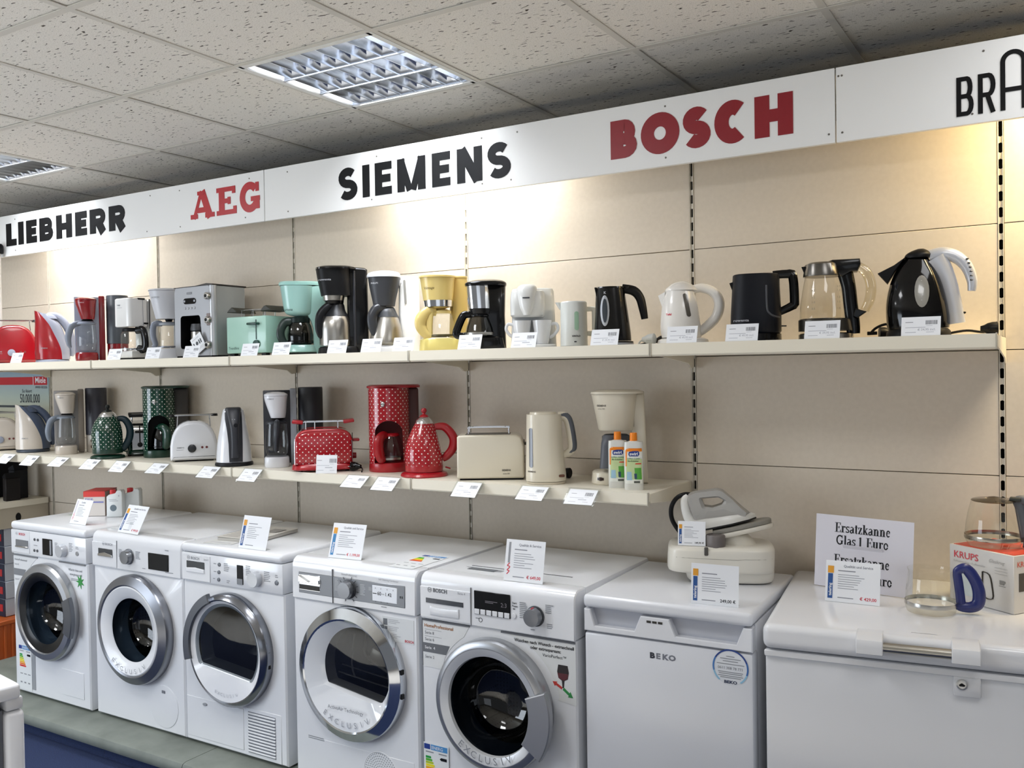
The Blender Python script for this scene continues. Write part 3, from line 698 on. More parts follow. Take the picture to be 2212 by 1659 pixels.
# 2: white inner ring, dark display
m2 = machine('washing_machine', 'washing machine second from left, chrome knob beside a dark screen', 'washing machine', -3.2735, -0.65, 0.598, dict(R=0.235))
dx = part('door_ring', ring([(0.236, 0.0), (0.236, 0.028), (0.232, 0.036), (0.199, 0.051), (0.192, 0.047)], 0, 0.425), M('#8f9197', 0.28, 0.9), m2, 'dark silver door ring')
part('white_inner_ring', ring([(0.193, 0.047), (0.188, 0.05), (0.15, 0.038), (0.137, 0.028)], 0, 0.425), WHITE, dx)
part('door_glass', ring([(0.139, 0.03), (0.137, 0.0), (0.126, -0.06), (0.1, -0.09), (0.05, -0.105), (0.001, -0.108)], 0, 0.425), BOWL, dx)
part('door_seal', ring([(0.2, -0.012), (0.165, -0.03), (0.15, -0.06), (0.17, -0.075)], 0, 0.425), RUBBER, dx)
b = B(); arc_text(b, 'EXCLUSIV', 0, 0.425, 0.182, 233, 307, 0.03, -0.052); part('ring_lettering', b, M('#9b9ea5', 0.4), dx, smooth=0)
part('drawer_front', B().prism([(-0.296, 0.678), (-0.124, 0.678), (-0.124, 0.782), (-0.296, 0.782)], -0.0098, -0.006, 'xz', 0.001, 1), PANELW, m2)
part('drawer_grip', B().box((-0.2, -0.0106, 0.738), (0.1, 0.003, 0.036), 0.002, 1), M('#55585c', 0.25, 0.6), m2)
part('grip_lip', B().prism([(-0.25, 0.722), (-0.15, 0.722), (-0.152, 0.732), (-0.2, 0.74), (-0.248, 0.732)], -0.016, -0.009, 'xz', 0.001, 1), CHROME, m2)
knob(m2, -0.04, 0.735, 0.03, 0.026, KNOBM, skirt=SATIND)
part('display', B().box((0.157, -0.0088, 0.73), (0.13, 0.004, 0.07), 0.001, 1), DISP, m2)
rows_print(m2, [(-0.11, -0.085, 0.76, 6, 0.0026), (0.006, 0.04, 0.76, 6, 0.0026), (0.2, 0.235, 0.783, 1, 0.003), (0.05, 0.075, 0.692, 1, 0.003), (0.2, 0.26, 0.69, 1, 0.003)])
b = B(); emblem(b, -0.213, 0.778, 0.008, -0.0105); T(b, 'BOSCH', -0.2, -0.0105, 0.772, 0.016, bold=0.012); part('maker_name', b, INKG, m2, smooth=0)
part('panel_seam', B().box((-0.1235, -0.0072, 0.737), (0.0014, 0.004, 0.12)), M('#888b90', 0.5), m2)
part('filter_cap', B().lathe([(0.09, 0.0), (0.09, 0.002), (0.086, 0.0026), (0.01, 0.0026)], (0.165, 0, 0.115), 40, axis='y'), WHITE, m2)
part('flap_latch', B().box((0.165, -0.003, 0.178), (0.022, 0.003, 0.012), 0.001, 1), M('#7b7e85', 0.4), m2)

def d_window(t, dx, cx, cz, r, zch, slope, y, mat, rim):
    """glass window: a disc cut by a slightly tilted chord"""
    pts = [(x, z) for x, z in arc(cx, cz, r, r, -60, 240, 44)]
    keep = [(x, z) for x, z in pts if z > zch + slope * (x - cx)]
    lo = sorted(keep, key=lambda p: p[0]); 
    a0 = math.radians(0)
    pl = []; ang = [i * 5 for i in range(73)]
    for q in ang:
        x, z = cx + r * math.cos(math.radians(q)), cz + r * math.sin(math.radians(q))
        zc = zch + slope * (x - cx)
        if z < zc: z = zc
        pl.append((x, z))
    # drop repeats in x along the chord
    out = []
    for p in pl:
        if not out or (p[0] - out[-1][0]) ** 2 + (p[1] - out[-1][1]) ** 2 > 1e-5: out.append(p)
    if (out[0][0] - out[-1][0]) ** 2 + (out[0][1] - out[-1][1]) ** 2 < 1e-5: out.pop()
    return out
# 3: dryer with lid, D window and vent grille
m3 = machine('tumble_dryer', 'tumble dryer third from left with slatted vent at lower right', 'dryer', -2.679, -0.65, 0.58, dict(R=0.225, lid=True))
dx = part('door_ring', ring([(0.225, 0.0), (0.225, 0.028), (0.222, 0.036), (0.205, 0.05), (0.2, 0.047)], 0, 0.425), M('#8a8d94', 0.2, 1.0), m3, 'thin polished silver door ring')
out = d_window(m3, dx, 0.0, 0.432, 0.18, 0.335, -0.1, 0, None, None)
n = len(out)
def between(out, cz, R, y0, y1, cx=0.0):
    """disc of radius R with the outline cut out of it (for the white door face)"""
    b = B(); o = []
    for x, z in out:
        a = math.atan2(z - cz, x - cx); o.append((cx + R * math.cos(a), y0, cz + R * math.sin(a)))
    b.skin([o, [(x, y1, z) for x, z in out], [(x, y1 + 0.02, z) for x, z in out]], False, False)
    return b
part('door_face', between(out, 0.425, 0.202, -0.047, -0.036), WHITE, dx)
part('window_rim', B().skin([[(x, -0.0365, z) for x, z in out], [(0.0 + (x) * 0.93, -0.03, 0.43 + (z - 0.43) * 0.93) for x, z in out], [(x * 0.8, 0.02, 0.43 + (z - 0.43) * 0.8) for x, z in out]], False, False), M('#8d959c', 0.2, 0.3), dx)
part('door_glass', B().skin([[(x * 0.93, -0.029, 0.43 + (z - 0.43) * 0.93) for x, z in out], [(x * 0.5, -0.036, 0.43 + (z - 0.43) * 0.5) for x, z in out], [(x * 0.02, -0.039, 0.43 + (z - 0.43) * 0.02) for x, z in out]], False, True), SMOKE, dx)
part('door_bowl', B().skin([[(x * 0.8, 0.02, 0.43 + (z - 0.43) * 0.8) for x, z in out], [(x * 0.7, 0.12, 0.43 + (z - 0.43) * 0.7) for x, z in out], [(x * 0.02, 0.13, 0.43 + (z - 0.43) * 0.02) for x, z in out]], False, True), M('#16181b', 0.12, coat=0.8), dx)
b = B(); arc_text(b, 'EXCLUSIV', 0, 0.425, 0.18, 252, 292, 0.018, -0.0475); part('ring_lettering', b, M('#b9bcc2', 0.4), dx, smooth=0)
b = B(); sector(b, 0.198, 0.236, 112, 196, -0.056, -0.035, 0, 0.425, 18); part('door_handle', b, SATIND, dx, 'grey curved grip at the upper left')
for zz in (0.44, 0.39): part('hinge_slot', B().box((0.224 - 0.003, -0.02, zz), (0.006, 0.01, 0.014)), BLACKM, dx)
part('drawer_front', B().box((-0.2, -0.0095, 0.731), (0.17, 0.003, 0.105), 0.001, 1), PANELW, m3)
part('drawer_grip', B().box((-0.2, -0.0112, 0.742), (0.108, 0.003, 0.03), 0.001, 1), M('#4a4d50', 0.25, 0.5), m3)
part('grip_lip', B().prism([(-0.254, 0.712), (-0.146, 0.712), (-0.146, 0.728), (-0.2, 0.732), (-0.254, 0.728)], -0.016, -0.009, 'xz', 0.002, 1), WHITE, m3)
part('display', B().box((0.058, -0.0095, 0.728), (0.033, 0.004, 0.076), 0.001, 1), DISP, m3)
part('display_keys', B().box((0.058, -0.0118, 0.702), (0.031, 0.001, 0.022)), M('#7c7f84', 0.4), m3)
knob(m3, 0.15, 0.722, 0.03, 0.026, M('#c9ccd1', 0.22, 0.5))
round_buttons(m3, [(-0.061, 0.757), (-0.064, 0.726), (-0.066, 0.696)], 0.008, SATIND); round_buttons(m3, [(0.258, 0.718)], 0.01, SATIND)
rows_print(m3, [(-0.095, -0.075, 0.757, 1, 0.003), (-0.095, -0.075, 0.725, 1, 0.003), (-0.1, -0.08, 0.696, 1, 0.003), (-0.035, 0.0, 0.762, 5, 0.003), (0.09, 0.12, 0.765, 6, 0.003), (0.19, 0.225, 0.752, 6, 0.003), (0.25, 0.27, 0.745, 2, 0.003), (-0.02, 0.0, 0.695, 2, 0.003)])
b = B(); emblem(b, -0.242, 0.77, 0.008, -0.0115); T(b, 'BOSCH', -0.228, -0.0115, 0.764, 0.016, bold=0.02); T(b, 'Serie 4', -0.15, -0.0115, 0.766, 0.01); part('maker_name', b, INKG, m3, smooth=0)
part('filter_flap', B().box((-0.115, -0.0006, 0.11), (0.335, 0.003, 0.165), 0.0015, 1), WHITE, m3)
part('flap_latch', B().lathe([(0.012, 0.0), (0.012, 0.004), (0.002, 0.005)], (0, 0, 0), 20, axis='y').xf(Matrix.Translation((-0.17, -0.002, 0.172)) @ Matrix.Diagonal((1, 1, 0.5, 1))), M('#9a9da3', 0.4), m3)
g = part('vent_plate', B().box((0.165, -0.0006, 0.108), (0.19, 0.003, 0.19), 0.0015, 1), WHITE, m3)
part('vent_opening', B().box((0.155, -0.0014, 0.108), (0.15, 0.003, 0.162)), M('#6e727b', 0.6), g)
for i in range(13):
    part('vent_slat', B().box((0.155, -0.0045, 0.034 + i * 0.0124), (0.15, 0.0065, 0.0055), 0.001, 1, Matrix.Rotation(0.5, 3, 'X')), WHITE, g)

# 4: chrome-ringed dryer with grey fascia
m4 = machine('tumble_dryer', 'tumble dryer with wide mirror-chrome door ring and grey control strip', 'dryer', -2.048, -0.65, 0.588, dict(R=0.238, cz=0.43))
dx = part('door_ring', ring([(0.242, 0.0), (0.242, 0.024), (0.239, 0.032), (0.205, 0.05), (0.198, 0.046)], 0, 0.43), CHR2, m4, 'wide mirror chrome door ring')
out = d_window(m4, dx, 0.03, 0.45, 0.152, 0.365, -0.14, 0, None, None)
ctr = (0.03, 0.44)
S = lambda f, y: [(ctr[0] + (x - ctr[0]) * f, y, ctr[1] + (z - ctr[1]) * f) for x, z in out]
o2 = []
for x, z in out:
    a = math.atan2(z - ctr[1], x - ctr[0]); 
    # radius to the disc edge from the shifted centre
    dx0, dz0 = ctr[0], ctr[1] - 0.43; ca, sa = math.cos(a), math.sin(a); bq = dx0 * ca + dz0 * sa; cq = dx0 ** 2 + dz0 ** 2 - 0.2 ** 2
    tq = -bq + math.sqrt(bq * bq - cq); o2.append((ctr[0] + tq * ca, -0.047, ctr[1] + tq * sa))
part('door_face', B().skin([o2, S(1.12, -0.03), S(1.0, -0.018), S(0.98, 0.03)], False, False), M('#dfe2e7', 0.15, coat=0.8), dx)
part('door_glass', B().skin([S(1.0, -0.019), S(0.5, -0.026), S(0.02, -0.028)], False, True), SMOKE, dx)
part('door_bowl', B().skin([S(0.98, 0.03), S(0.9, 0.2), S(0.02, 0.21)], False, True), M('#2b2d30', 0.25, 0.5), dx)
rk = part('drying_rack', B().tube([(-0.1, 0.03, 0.41), (0.17, 0.03, 0.385)], 0.003, 6, smooth=0).tube([(-0.1, 0.05, 0.432), (0.17, 0.05, 0.407)], 0.003, 6, smooth=0)
          .tube([(-0.02, 0.03, 0.56), (-0.035, 0.03, 0.45), (-0.02, 0.03, 0.40)], 0.0035, 6).tube([(0.03, 0.04, 0.57), (0.02, 0.04, 0.5), (0.05, 0.04, 0.47), (0.13, 0.04, 0.44)], 0.006, 8), STEEL, dx)
part('drum_fin', B().box((0.08, 0.1, 0.48), (0.09, 0.12, 0.06), 0.015, 2, Matrix.Rotation(0.3, 3, 'Y')), STEEL, dx)
b = B(); T(b, 'ActiveAir Technology', 0.0, -0.0495, 0.303, 0.019, 'CENTER', 0.008); part('air_lettering', b, M('#85888f', 0.4), dx, smooth=0)
b = B(); arc_text(b, 'EXCLUSIV', 0, 0.43, 0.186, 236, 304, 0.03, -0.0485); part('ring_lettering', b, M('#a3a6ad', 0.4), dx, smooth=0)
for zz in (0.475, 0.39): part('hinge_slot', B().box((0.243 - 0.004, -0.022, zz), (0.008, 0.014, 0.016)), BLACKM, dx)
fa = part('grey_fascia', B().box((-0.005, -0.0075, 0.735), (0.505, 0.004, 0.078), 0.003, 1), M('#85888d', 0.3, 0.5), m4, 'brushed grey control strip')
part('drawer_grip', B().box((-0.2, -0.0098, 0.737), (0.105, 0.003, 0.058), 0.001, 1), CHROME, fa)
part('grip_recess', B().box((-0.2, -0.0116, 0.72), (0.1, 0.002, 0.018)), BLACK, fa)
part('grip_lip', B().prism([(-0.252, 0.738), (-0.148, 0.738), (-0.15, 0.752), (-0.2, 0.742), (-0.25, 0.762)], -0.018, -0.009, 'xz', 0.001, 1), CHROME, fa)
knob(m4, -0.01, 0.735, 0.031, 0.028, KNOBM, y=-0.0095, skirt=DGREY)
for i in range(12):
    a = math.radians(-60 + 26 * i) if i < 6 else math.radians(120 + 26 * (i - 6))
    part('dial_tick', B().box((-0.01 + 0.043 * math.cos(a), -0.0098, 0.735 + 0.043 * math.sin(a)), (0.011, 0.0012, 0.0018), 0, 2, Matrix.Rotation(-a, 3, 'Y')), M('#34363a', 0.5), fa)
sc = part('display', B().box((0.158, -0.0098, 0.735), (0.112, 0.003, 0.056), 0.002, 1), M('#dfe3ea', 0.25, emit=0.15), fa, 'lit white screen')
b = B(); T(b, '60', 0.126, -0.0116, 0.73, 0.018, bold=0.02); T(b, 'min', 0.146, -0.0116, 0.733, 0.008); T(b, '1.42', 0.16, -0.0116, 0.73, 0.018, bold=0.01); T(b, 'h', 0.185, -0.0116, 0.733, 0.009)
for q in (0.115, 0.14, 0.168, 0.195):
    for zz, s in ((0.752, 1), (0.716, -1)):
        if q < 0.19 or s > 0: b.mesh(text_mesh('^', 0.012), put(q, -0.0116, zz - 0.004) @ Matrix.Diagonal((1, s, 1, 1)))
bars(b, 0.105, 0.123, 0.733, 0.003, -0.0114); part('screen_print', b, INK, sc, smooth=0)
b = B(); slot_text(b, -0.075, -0.055, 0.765, -0.0098, 9, 0.0022); slot_text(b, 0.045, 0.07, 0.757, -0.0098, 8, 0.0022); slot_text(b, 0.085, 0.1, 0.752, -0.0098, 3, 0.002); part('fascia_print', b, M('#b9bcc0', 0.5), fa, smooth=0)
part('pause_mark', B().box((0.228, -0.0098, 0.733), (0.004, 0.001, 0.008)).box((0.236, -0.0098, 0.733), (0.004, 0.001, 0.008)), INK, fa)
part('panel_seam', B().box((-0.0865, -0.0088, 0.737), (0.0014, 0.0065, 0.125)), M('#77797e', 0.5), m4)
b = B(); T(b, 'HomeProfessional', -0.045, -0.0085, 0.783, 0.01); T(b, 'Self Cleaning Condenser', 0.13, -0.0085, 0.783, 0.009); slot_text(b, 0.14, 0.175, 0.688, -0.0085, 1); part('panel_print', b, INKG, m4, smooth=0)
st = part('info_sticker', B().box((0.208, -0.0008, 0.613), (0.14, 0.001, 0.085)), M('#dfe2e4', 0.4), m4)
part('sticker_icon', B().box((0.152, -0.0018, 0.637), (0.018, 0.001, 0.022)).box((0.152, -0.0018, 0.612), (0.018, 0.001, 0.018)).box((0.152, -0.0018, 0.588), (0.016, 0.001, 0.016)), M('#6d7177', 0.5), st)
b = B()
for i in range(3): slot_text(b, 0.166, 0.225, 0.645 - 0.025 * i, -0.0018, 3, 0.0025)
part('sticker_print', b, INKL, st, smooth=0)
b = B(); T(b, 'BOSCH', 0.238, -0.0018, 0.575, 0.012, bold=0.03); part('sticker_maker', b, REDINK, st, smooth=0)
b = B(); slot_text(b, -0.23, -0.12, 0.155, -0.0008, 2, 0.003); part('lower_print', b, INKG, m4, smooth=0)
part('service_flap', B().box((0.06, -0.0006, 0.08), (0.42, 0.003, 0.15), 0.0015, 1), WHITE, m4)
hb = B()
for r in range(1, 9):
    for k in range(6 * r):
        a = 2 * PI * k / (6 * r); hb.lathe([(0.0024, 0), (0.001, 0.0002)], (0.12 + 0.0088 * r * math.cos(a), -0.0022, 0.087 + 0.0088 * r * math.sin(a)), 6, axis='y')
part('vent_holes', hb, M('#8a8d93', 0.6), m4, stuff=True)
part('vent_rim', ring([(0.079, 0.002), (0.077, 0.0035), (0.075, 0.002)], 0.12, 0.087), WHITE, m4)

# 5: the large washer with silver ring
m5 = machine('washing_machine', 'washing machine beside the white freezer, silver door ring and wine glass sticker', 'washing machine', -1.436, -0.65, 0.6, dict(R=0.215))
dx = part('door_ring', ring([(0.216, 0.0), (0.216, 0.034), (0.212, 0.044), (0.194, 0.053), (0.19, 0.0525)], 0, 0.428), SATIN, m5, 'satin silver door ring')
part('inner_bevel', ring([(0.191, 0.0525), (0.187, 0.052), (0.163, 0.042), (0.16, 0.032)], 0, 0.428), M('#d5d7da', 0.28, 0.25), dx)
part('door_glass', ring([(0.162, 0.036), (0.157, 0.0), (0.14, -0.06), (0.105, -0.1), (0.05, -0.115), (0.001, -0.118)], 0, 0.428), glass('#5d6670', 1.4, 'dark_door_bowl_glass'), dx)
part('door_seal', ring([(0.185, -0.012), (0.165, -0.03), (0.152, -0.06), (0.172, -0.075)], 0, 0.428), RUBBER, dx)
b = B(); arc_text(b, 'EXCLUSIV', 0, 0.428, 0.182, 232, 298, 0.034, -0.0555); part('ring_lettering', b, M('#8c8f95', 0.4), dx, smooth=0)
b = B(); sector(b, 0.158, 0.236, -34, 22, -0.066, -0.04, 0, 0.428); part('door_handle', b, M('#a5a7ac', 0.35, 0.6), dx, 'grey wedge-shaped door grip')
part('drawer_front', B().prism([(-0.297, 0.679), (-0.09, 0.679), (-0.09, 0.784), (-0.297, 0.784)], -0.0098, -0.006, 'xz', 0.001, 1), PANELW, m5)
part('drawer_grip', B().prism([(-0.272, 0.73), (-0.118, 0.73), (-0.118, 0.746), (-0.272, 0.746)], -0.0125, -0.009, 'xz', 0.001, 1), M('#5b5e63', 0.2, 0.7), m5)
part('grip_lip', B().prism([(-0.255, 0.69), (-0.135, 0.69), (-0.135, 0.722)] + [(-0.195 + 0.06 * math.cos(a), 0.722 - 0.006 * math.sin(a)) for a in (0.5, 1.2, 1.9, 2.6)] + [(-0.255, 0.722)], -0.014, -0.009, 'xz', 0.003, 2), PANELW, m5)
part('panel_seam', B().box((-0.0885, -0.0075, 0.737), (0.0016, 0.005, 0.125)), M('#77797e', 0.5), m5)
dd = part('display', B().box((-0.0045, -0.0088, 0.754), (0.14, 0.004, 0.078), 0.0015, 1), DISP, m5, 'black screen panel with six white keys')
for i in range(6): part('display_key', B().box((-0.0625 + 0.0232 * i, -0.0114, 0.725), (0.0195, 0.003, 0.017), 0.001, 1), PANELW, dd)
b = B(); T(b, '2:3', 0.03, -0.0113, 0.75, 0.02); slot_text(b, -0.03, 0.02, 0.762, -0.0113, 2, 0.002); part('screen_print', b, M('#7f7a80', 0.5), dd, smooth=0)
knob(m5, 0.158, 0.736, 0.029, 0.03, KNOBM, mark=REDINK, skirt=DGREY)
round_buttons(m5, [(0.079, 0.727)], 0.009, PANELW)
rows_print(m5, [(0.1, 0.13, 0.772, 9, 0.0026), (0.195, 0.225, 0.775, 5, 0.0026), (0.2, 0.225, 0.715, 3, 0.0026), (-0.07, -0.045, 0.7, 1, 0.003), (0.14, 0.16, 0.69, 1, 0.003), (-0.13, -0.105, 0.775, 1, 0.003)])
b = B(); T(b, 'Start', 0.072, -0.0085, 0.766, 0.009, bold=0.02); T(b, 'Pause', 0.072, -0.0085, 0.756, 0.009, bold=0.02); bars(b, 0.075, 0.083, 0.748, 0.003, -0.0085)
b.mesh(text_mesh('○', 0.02), put(-0.06, -0.0085, 0.69)); part('start_print', b, INK, m5, smooth=0)
b = B(); emblem(b, -0.256, 0.775, 0.0085, -0.0112); T(b, 'BOSCH', -0.242, -0.0112, 0.769, 0.018, bold=0.025); part('maker_name', b, M('#63666c', 0.5), m5, smooth=0)
b = B(); T(b, 'Serie 4', -0.14, -0.0112, 0.772, 0.011); part('series_print', b, INKG, m5, smooth=0)
sl = part('series_sticker', B().prism([(-0.296, 0.668), (-0.1, 0.668)] + arc(0, 0.428, 0.235, 0.235, 122, 150, 8) + [(-0.215, 0.505), (-0.296, 0.505)], -0.0012, 0.0002, 'xz'), M('#e2e4e5', 0.4), m5)
part('sticker_band', B().prism([(-0.294, 0.588), (-0.182, 0.588), (-0.198, 0.556), (-0.294, 0.556)], -0.002, -0.001, 'xz'), M('#6b6e73', 0.4), sl)
part('sticker_edge', B().box((-0.198, -0.0018, 0.667), (0.196, 0.003, 0.006)).box((-0.296, -0.0012, 0.587), (0.0016, 0.002, 0.16)), M('#5d6066', 0.4), sl)
b = B(); T(b, 'HomeProfessional', -0.288, -0.0022, 0.643, 0.0165, bold=0.012); part('series_heading', b, M('#a8703c', 0.5), sl, smooth=0)
b = B(); T(b, 'Serie 8', -0.286, -0.0022, 0.619, 0.014); T(b, 'Serie 6', -0.286, -0.0022, 0.596, 0.014); T(b, 'Serie 2', -0.286, -0.0022, 0.536, 0.014)
for zz in (0.634, 0.611): bars(b, -0.286, -0.215, zz, 0.0008, -0.0022)
part('series_lines', b, M('#74777d', 0.5), sl, smooth=0)
b = B(); T(b, 'Serie  4', -0.286, -0.0028, 0.568, 0.014, bold=0.02); part('series_current', b, PAPER, sl, smooth=0)
sr = part('slogan_sticker', B().prism([(0.297, 0.664), (0.297, 0.47), (0.232, 0.478)] + arc(0, 0.428, 0.245, 0.245, 14, 66, 14) + [(0.02, 0.668), (0.297, 0.668)][:1] + [(0.04, 0.668), (0.297, 0.668)], -0.0012, 0.0002, 'xz'), M('#dfe1e1', 0.4), m5)
part('sticker_edge', B().box((0.16, -0.0018, 0.667), (0.272, 0.003, 0.006)), M('#5d6066', 0.4), sr)
b = B(); T(b, 'Waschen nach Wunsch - extraschnell', 0.292, -0.0022, 0.644, 0.0142, 'RIGHT', 0.025); T(b, 'oder extrasparsam:', 0.245, -0.0022, 0.628, 0.0142, 'RIGHT', 0.025); T(b, 'VarioPerfect\u2122', 0.265, -0.0022, 0.61, 0.0142, 'RIGHT'); part('slogan_print', b, M('#3c3d40', 0.5), sr, smooth=0)
gl = [(0.235, 0.592), (0.268, 0.592), (0.272, 0.57), (0.268, 0.55), (0.256, 0.543), (0.2535, 0.52), (0.2495, 0.52), (0.247, 0.543), (0.235, 0.55), (0.231, 0.57)]
part('wine_glass_print', B().prism(gl, -0.0022, -0.0012, 'xz'), M('#2b2526', 0.3), sr, 'printed wine glass')
part('wine_print', B().prism([(0.232, 0.566), (0.271, 0.566), (0.267, 0.551), (0.256, 0.545), (0.247, 0.545), (0.236, 0.551)], -0.0028, -0.002, 'xz'), M('#5d2a30', 0.3), sr)
part('red_arrow', B().prism([(0.249, 0.522), (0.228, 0.533), (0.231, 0.537), (0.214, 0.536), (0.222, 0.522), (0.225, 0.526), (0.246, 0.515)], -0.0022, -0.0012, 'xz'), M('#c23a34', 0.5), sr)
part('green_arrow', B().prism([(0.254, 0.522), (0.274, 0.507), (0.277, 0.512), (0.286, 0.494), (0.268, 0.494), (0.271, 0.499), (0.25, 0.514)], -0.0022, -0.0012, 'xz'), M('#2f8a48', 0.5), sr)
energy_label(m5, -0.297, 0.243, 0.105, 0.22, y=-0.004)
part('lid_strip', B().box((0.0, 0.17, 0.8285), (0.4, 0.006, 0.001)).box((-0.13, 0.13, 0.8285), (0.11, 0.03, 0.0008)), M('#5c5f62', 0.5), m5)
b = B(); 
for i in range(4): b.quad(((-0.21 + 0.01 * i, 0.145 - 0.008 * i, 0.8292), (-0.05, 0.145 - 0.008 * i, 0.8292), (-0.05, 0.148 - 0.008 * i, 0.8292), (-0.21 + 0.01 * i, 0.148 - 0.008 * i, 0.8292)))
part('lid_print', b, INKG, m5, smooth=0)
# energy label lying on the lid of the fourth machine
el = thing('energy_label_sheet', 'energy label sheet lying on top of the chrome-ringed dryer', 'label', (-1.842, -0.52, ZM + 0.8292), 0)
p = energy_label(el, -0.055, 0.11, 0.11, 0.22, y=0.0)
for o in [p]: o.rotation_euler = (-PI / 2, 0, 0)

# ------------------------------------------------------------------ fridge-freezer, chest freezer, corner appliance
fz = thing('upright_freezer', 'white undercounter freezer with steam iron station on top', 'freezer', (-0.853, -0.624, ZM), 2)
FW = M('#dfe1e6', 0.25, coat=0.3)
part('cabinet', B().box((0, 0.29, 0.395), (0.514, 0.48, 0.77), 0.006, 2), FW, fz)
part('worktop', B().box((0, 0.262, 0.803), (0.524, 0.55, 0.04), 0.012, 3), FW, fz)
dr = part('door', B().box((0, 0.025, 0.355), (0.522, 0.06, 0.7), 0.008, 2), FW, fz)
hs = B().prism([(-0.261, 0.71), (0.261, 0.71), (0.261, 0.778), (0.235, 0.778), (0.215, 0.728), (0.035, 0.728), (0.015, 0.776), (-0.075, 0.776), (-0.095, 0.728), (-0.225, 0.728), (-0.24, 0.778), (-0.261, 0.778)], -0.008, 0.03, 'xz', 0.003, 1)
part('handle_bar', hs, FW, dr)
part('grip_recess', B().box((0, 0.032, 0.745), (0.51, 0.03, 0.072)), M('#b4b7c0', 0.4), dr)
for i in range(3): part('indicator', B().box((-0.048 + 0.018 * i, -0.0085, 0.762), (0.0135, 0.002, 0.0065)), BLACK, dr)
b = B()
for i, ch in enumerate('BEKO'):
    mt = put(-0.047 + 0.0195 * i, -0.0055, 0.654) @ Matrix.Diagonal((1.2, 1, 1, 1)); b.mesh(text_mesh(ch, 0.0225, 'LEFT', 0.05), mt)
part('maker_name', b, M('#787c86', 0.35, 0.4), dr, smooth=0)
b = B(); b.mesh(text_mesh('B', 0.0227, 'LEFT', 0.054), put(-0.047, -0.0058, 0.654) @ Matrix.Diagonal((1.2, 1, 1, 1))); part('maker_initial', b, M('#262c3a', 0.35), dr, smooth=0)
stk = part('round_sticker', B().lathe([(0.05, 0.0), (0.05, 0.0008), (0.001, 0.0009)], (0.197, -0.005, 0.66), 40, axis='y'), M('#dfe2e7', 0.35), dr)
for a0, a1, c in ((20, 150, '#1d3f86'), (-20, 20, '#2f66ab'), (150, 195, '#3f77b8'), (195, 230, '#8fc0dc'), (-55, -20, '#8fc0dc')):
    b = B(); b.prism(arc(0.197, 0.66, 0.052, 0.052, a0, a1, 14) + list(reversed(arc(0.197, 0.66, 0.0475, 0.0475, a0, a1, 14))), -0.0068, -0.0058, 'xz'); part('sticker_arc', b, M(c, 0.4), stk)
b = B(); T(b, '0611 308 78 771', 0.197, -0.0065, 0.654, 0.0108, 'CENTER', 0.01)
for i, (hw2, zz) in enumerate(((0.012, 0.69), (0.03, 0.683), (0.022, 0.676), (0.04, 0.668), (0.036, 0.645), (0.034, 0.64), (0.036, 0.634), (0.03, 0.629))): bars(b, 0.197 - hw2, 0.197 + hw2, zz, 0.0022, -0.0063)
part('sticker_print', b, INKG, stk, smooth=0)
b = B(); T(b, 'BEKO', 0.197, -0.0065, 0.614, 0.0115, 'CENTER', 0.04, 1.3); part('sticker_maker', b, M('#22304f', 0.4), stk, smooth=0)

ch = thing('chest_freezer', 'large white chest freezer with metal bar handle at right', 'freezer', (-0.526, -0.735, 0.0), 7.2)
CW = M('#e0e1e4', 0.24, coat=0.3)
part('cabinet', B().box((0.62, 0.36, 0.488), (1.24, 0.68, 0.76), 0.006, 2), CW, ch)
part('lid', B().box((0.62, 0.352, 0.9045), (1.25, 0.71, 0.067), 0.02, 4), CW, ch)
part('lid_seal', B().box((0.62, 0.36, 0.869), (1.235, 0.675, 0.006)), M('#6c7078', 0.6), ch)
part('cabinet_rim', B().box((0.62, 0.0165, 0.857), (1.244, 0.012, 0.018), 0.003, 1), CW, ch)
hd = part('handle_mount', B().prism([(0.04, 0.939), (-0.004, 0.939), (-0.03, 0.929), (-0.036, 0.915), (-0.034, 0.895), (-0.02, 0.89), (0.0, 0.893), (0.0, 0.92), (0.04, 0.935)], 0.232, 0.296, 'yz', 0.002, 1), CW, ch)
part('handle_mount', B().prism([(0.04, 0.939), (-0.004, 0.939), (-0.03, 0.929), (-0.036, 0.915), (-0.034, 0.895), (-0.02, 0.89), (0.0, 0.893), (0.0, 0.92), (0.04, 0.935)], 0.452, 0.516, 'yz', 0.002, 1), CW, ch)
part('handle_bar', B().lathe([(0.0125, 0.29), (0.0125, 0.458)], (0, -0.018, 0.912), 20, axis='x'), M('#b5b1a8', 0.3, 1.0), ch, 'round brushed metal handle bar')
lk = part('lock_plate', B().box((0.487, 0.014, 0.826), (0.062, 0.012, 0.05), 0.004, 2), CW, ch)
part('lock_cylinder', B().lathe([(0.013, 0), (0.013, 0.004), (0.01, 0.005), (0.0095, 0.003), (0.001, 0.003)], (0.475, 0.009, 0.832), 24, axis='y'), M('#c9c9c8', 0.3, 0.7), lk)
part('keyhole', B().prism([(0.468, 0.831), (0.475, 0.836), (0.483, 0.831), (0.48, 0.828), (0.47, 0.828)], 0.0045, 0.0068, 'xz'), BLACKM, lk)
b = B(); b.quad(((0.36, 0.05, 0.9384), (0.375, 0.05, 0.9384), (0.375, 0.053, 0.9384), (0.36, 0.053, 0.9384))).quad(((0.38, 0.05, 0.9384), (0.42, 0.05, 0.9384), (0.42, 0.053, 0.9384), (0.38, 0.053, 0.9384))); part('lid_print', b, INKL, ch, smooth=0)

